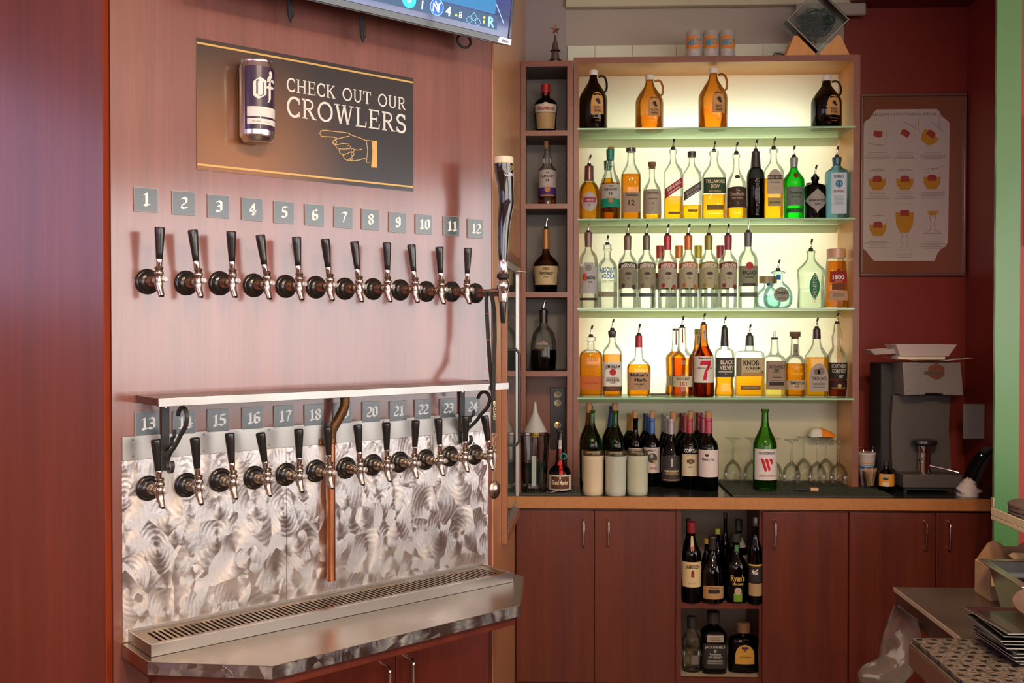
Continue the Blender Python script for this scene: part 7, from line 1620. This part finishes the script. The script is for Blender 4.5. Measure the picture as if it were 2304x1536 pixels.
bp = n_.new('ShaderNodeBump'); bp.inputs['Strength'].default_value = 1; bp.inputs['Distance'].default_value = .003; bp.invert = True; l_.new(hole, bp.inputs['Height']); l_.new(bp.outputs[0], b_.inputs['Normal'])
pmx = MB().box(xdl + .006, 2.35, 1.16, yd1 - .004, 0, .010).build('drain_mat', M_perf, None, loc=(0, 0, zd + .0065), bev=.002)
tag(pmx, 'brown-black perforated rubber drain mat in the lower right corner', 'drain mat')
# stack of square black plates
M_plate = mat('black_melamine', (.012, .011, .011), .2, coat=.6); M_plate2 = mat('plate_edge_grey', (.22, .22, .20), .35)
ps = at_z(2206, 1440, zc1)
yp0 = 2.30; xp0 = .985
zpl = zd + .0172
for k in range(9):
    s_ = .205; dx = -.004 * k + random.uniform(-.006, .006) + (.012 if k > 6 else 0); dyy = random.uniform(-.004, .004)
    w0 = .5 * s_
    g = MB(); h_ = .0075
    v = []
    for wd, zz in ((w0 * .80, 0), (w0, h_ * .6), (w0, h_), (w0 * .96, h_), (w0 * .82, h_ * .45)):
        v += [(-wd, -wd, zz), (wd, -wd, zz), (wd, wd, zz), (-wd, wd, zz)]
    f = [(3, 2, 1, 0), (16, 17, 18, 19)]; 
    for kk in range(4): f += [(kk * 4 + i, kk * 4 + (i + 1) % 4, kk * 4 + 4 + (i + 1) % 4, kk * 4 + 4 + i) for i in range(4)]
    g.add(v, f, M_plate); g.mats.append(M_plate2); g.mi = [1 if (6 <= i < 10) else 0 for i in range(len(g.f))]
    o = g.build('square_plate', None, None, loc=(xp0 + .104 + dx, yp0 + dyy, zpl + k * .0080), rot=R(random.uniform(-3, 3)), smooth=False, bev=.0008)
    tag(o, 'square black plate, %s of the stack on the steel counter' % ['lowest', 'second from the bottom', 'third from the bottom', 'fourth from the bottom', 'middle one', 'fourth from the top', 'third from the top', 'second from the top', 'topmost'][k], 'plate', 'square black plates stacked on the steel counter')
ztop = zpl + 9 * .0080
bw = thing('round_bowl', 'shallow brown round bowl leaning on the plate stack', 'bowl', (1.14, 2.27, ztop + .012), (R(8), R(-6), 0))
MB().lathe([(0, .06), (.004, .075), (.020, .108), (.030, .118), (.033, .118), (.030, .112), (.018, .098), (.008, .07)], mat('brown_stoneware', (.11, .068, .055), .35, coat=.4), None, 40).build('bowl_body', None, bw)
# black steam pan
yA = 2.78; pa = at_y(2201, 1256, yA); zrim = pa.z
pn2 = thing('steam_pan', 'deep black and steel food pan standing on the steel counter', 'pan', (pa.x, yA, zc1 + .0007), R(-4))
pw, pd_, ph = .34, .30, zrim - zc1 - .0007
g = MB(); M_pan = mat('pan_steel', (.40, .38, .32), .25, metal=.9)
v = []
for (x0, x1, y0, y1), zz in (((0, pw, -pd_, 0), ph), ((.022, pw - .022, -pd_ + .022, -.022), ph), ((.045, pw - .045, -pd_ + .045, -.045), .003), ((.043, pw - .043, -pd_ + .043, -.043), 0), ((.018, pw - .018, -pd_ + .018, -.018), ph - .006), ((0, pw, -pd_, 0), ph - .006)):
    v += [(x0, y0, zz), (x1, y0, zz), (x1, y1, zz), (x0, y1, zz)]
f = [(8, 9, 10, 11), (15, 14, 13, 12)]
for a_1, b_1 in ((0, 1), (1, 2), (3, 4), (4, 5), (5, 0)): f += [(a_1 * 4 + i, a_1 * 4 + (i + 1) % 4, b_1 * 4 + (i + 1) % 4, b_1 * 4 + i) for i in range(4)]
g.add(v, f, M_pan); g.mats.append(mat('pan_black_inside', (.02, .018, .016), .25, coat=.5)); g.mi = [1 if (i == 0 or 6 <= i < 10) else 0 for i in range(len(g.f))]
g.build('pan_body', None, pn2, bev=.002)
# cardboard box behind the pan
M_card = mat('cardboard', (.42, .27, .13), .8, noise=.08, nscale=40); M_card2 = mat('cardboard_inside', (.22, .11, .05), .8)
yb0, yb1 = 2.80, 2.88; xb = xw(2197, 2.895)
bx = thing('cardboard_box', 'open brown cardboard box behind the food pan', 'box', (0, 0, 0))
zb1_ = zw(1255, 2.88)
MB().box(xb, xb + .003, 2.795, 2.895, zc1 + .0008, zb1_).box(xb + .0031, 2.2, 2.892, 2.895, zc1 + .0008, zb1_).box(xb + .0031, 2.2, 2.795, 2.798, zc1 + .0008, zb1_ - .05).box(xb + .0031, 2.2, 2.7981, 2.8919, zc1 + .0008, zc1 + .003).build('body', M_card, bx)
g = MB(); fl_ = [(2197, 1254), (2224, 1216), (2234, 1210), (2252, 1214), (2262, 1222), (2290, 1222), (2304, 1214), (2345, 1212), (2345, 1254)]
g.prism([(xw(x, 2.90), zw(y, 2.90)) for x, y in fl_], 2.8955, 2.8985, M_card2).build('back_flap', None, bx, smooth=False)
g = MB(); g.prism([(xw(x, 2.79), zw(y, 2.79)) for x, y in ((2272, 1242), (2280, 1236), (2330, 1237), (2330, 1262), (2294, 1258))], 2.786, 2.789, M_card); g.build('front_flap', None, bx, smooth=False)
# over-shelf tray with stack of coasters
ysh = 2.62; 
os_ = thing('over_shelf', 'cream metal over-shelf edge in front of the green post', 'shelf', (0, 0, 0))
Zs = zw(1180, 2.25)
xl_ = xw(2227, 2.75); zt_s = zw(1150, 2.75)
pA = at_y(2229, 1158, 2.85); 
MB().box(pA.x, pA.x + .85, 2.0, 2.85, pA.z - .012, pA.z).box(pA.x, pA.x + .004, 2.0, 2.85, pA.z, pA.z + .022).build('tray', mat('cream_enamel', (.62, .54, .32), .35, coat=.3), os_, bev=.003)
MB().box(pA.x, pA.x + .004, 2.835, 2.85, pA.z + .0221, pA.z + .05).build('corner_tab', mat('tab_brown', (.30, .20, .12), .5), os_, bev=.003)
MB().box(pA.x + .45, pA.x + .49, 2.70, 2.74, zc1 + .001, pA.z - .0121).build('post', M_steel, os_)
for k in range(5):
    o = MB().lathe([(0, .098), (.001, .102), (.0075, .102), (.009, .099), (.0092, .02)], mat('brown_disc', (.10, .066, .056), .5, noise=.1, nscale=30), None, 40).build('round_tray', None, None, loc=(pA.x + .110 + random.uniform(-.003, .003), 2.74 + random.uniform(-.003, .003), pA.z + .0006 + k * .0098))
    tag(o, 'round brown serving tray, %s of the stack on the cream over-shelf' % ['lowest', 'second from the bottom', 'middle one', 'second from the top', 'topmost'][k], 'tray', 'round brown trays stacked on the over-shelf')
# plastic bag hanging off the counter's corner
pbg = thing('plastic_bag', 'thin translucent plastic bag hanging at the corner of the steel counter', 'bag', (0, 0, 0))
random.seed(11)
rows = [(1362, 2014, 2022), (1375, 2008, 2040), (1395, 2000, 2066), (1420, 1988, 2086), (1445, 1984, 2082), (1468, 1981, 2062), (1480, 1978, 2056), (1492, 1960, 2058), (1504, 1938, 2060), (1516, 1930, 2048), (1540, 1934, 2030), (1570, 1945, 2020), (1600, 1955, 2010)]
v = []; f = []; nn = 22
for i, (py, a, c) in enumerate(rows):
    pl, pr_2 = at_y(a, py, 2.83), at_y(c, py, 2.72)
    for k in range(nn):
        th = 2 * PI * k / nn; t_ = .5 - .5 * math.cos(th)
        q = pl.lerp(pr_2, t_); dpt = math.sin(th) * .035 * min(1, i / 3) + .006 * math.sin(5 * th + i * 1.3) + random.uniform(-.002, .002)
        v.append((min(q.x, X0c - .006), q.y + dpt, q.z + random.uniform(-.003, .003)))
for i in range(len(rows) - 1):
    for k in range(nn): a = i * nn + k; c = i * nn + (k + 1) % nn; f.append((a, c, c + nn, a + nn))
bgm = glass('bag_film', (.74, .70, .64), .45, .14, (.42, .38, .33), .07)
MB().add(v, f, bgm).build('film', None, pbg, ang=55)
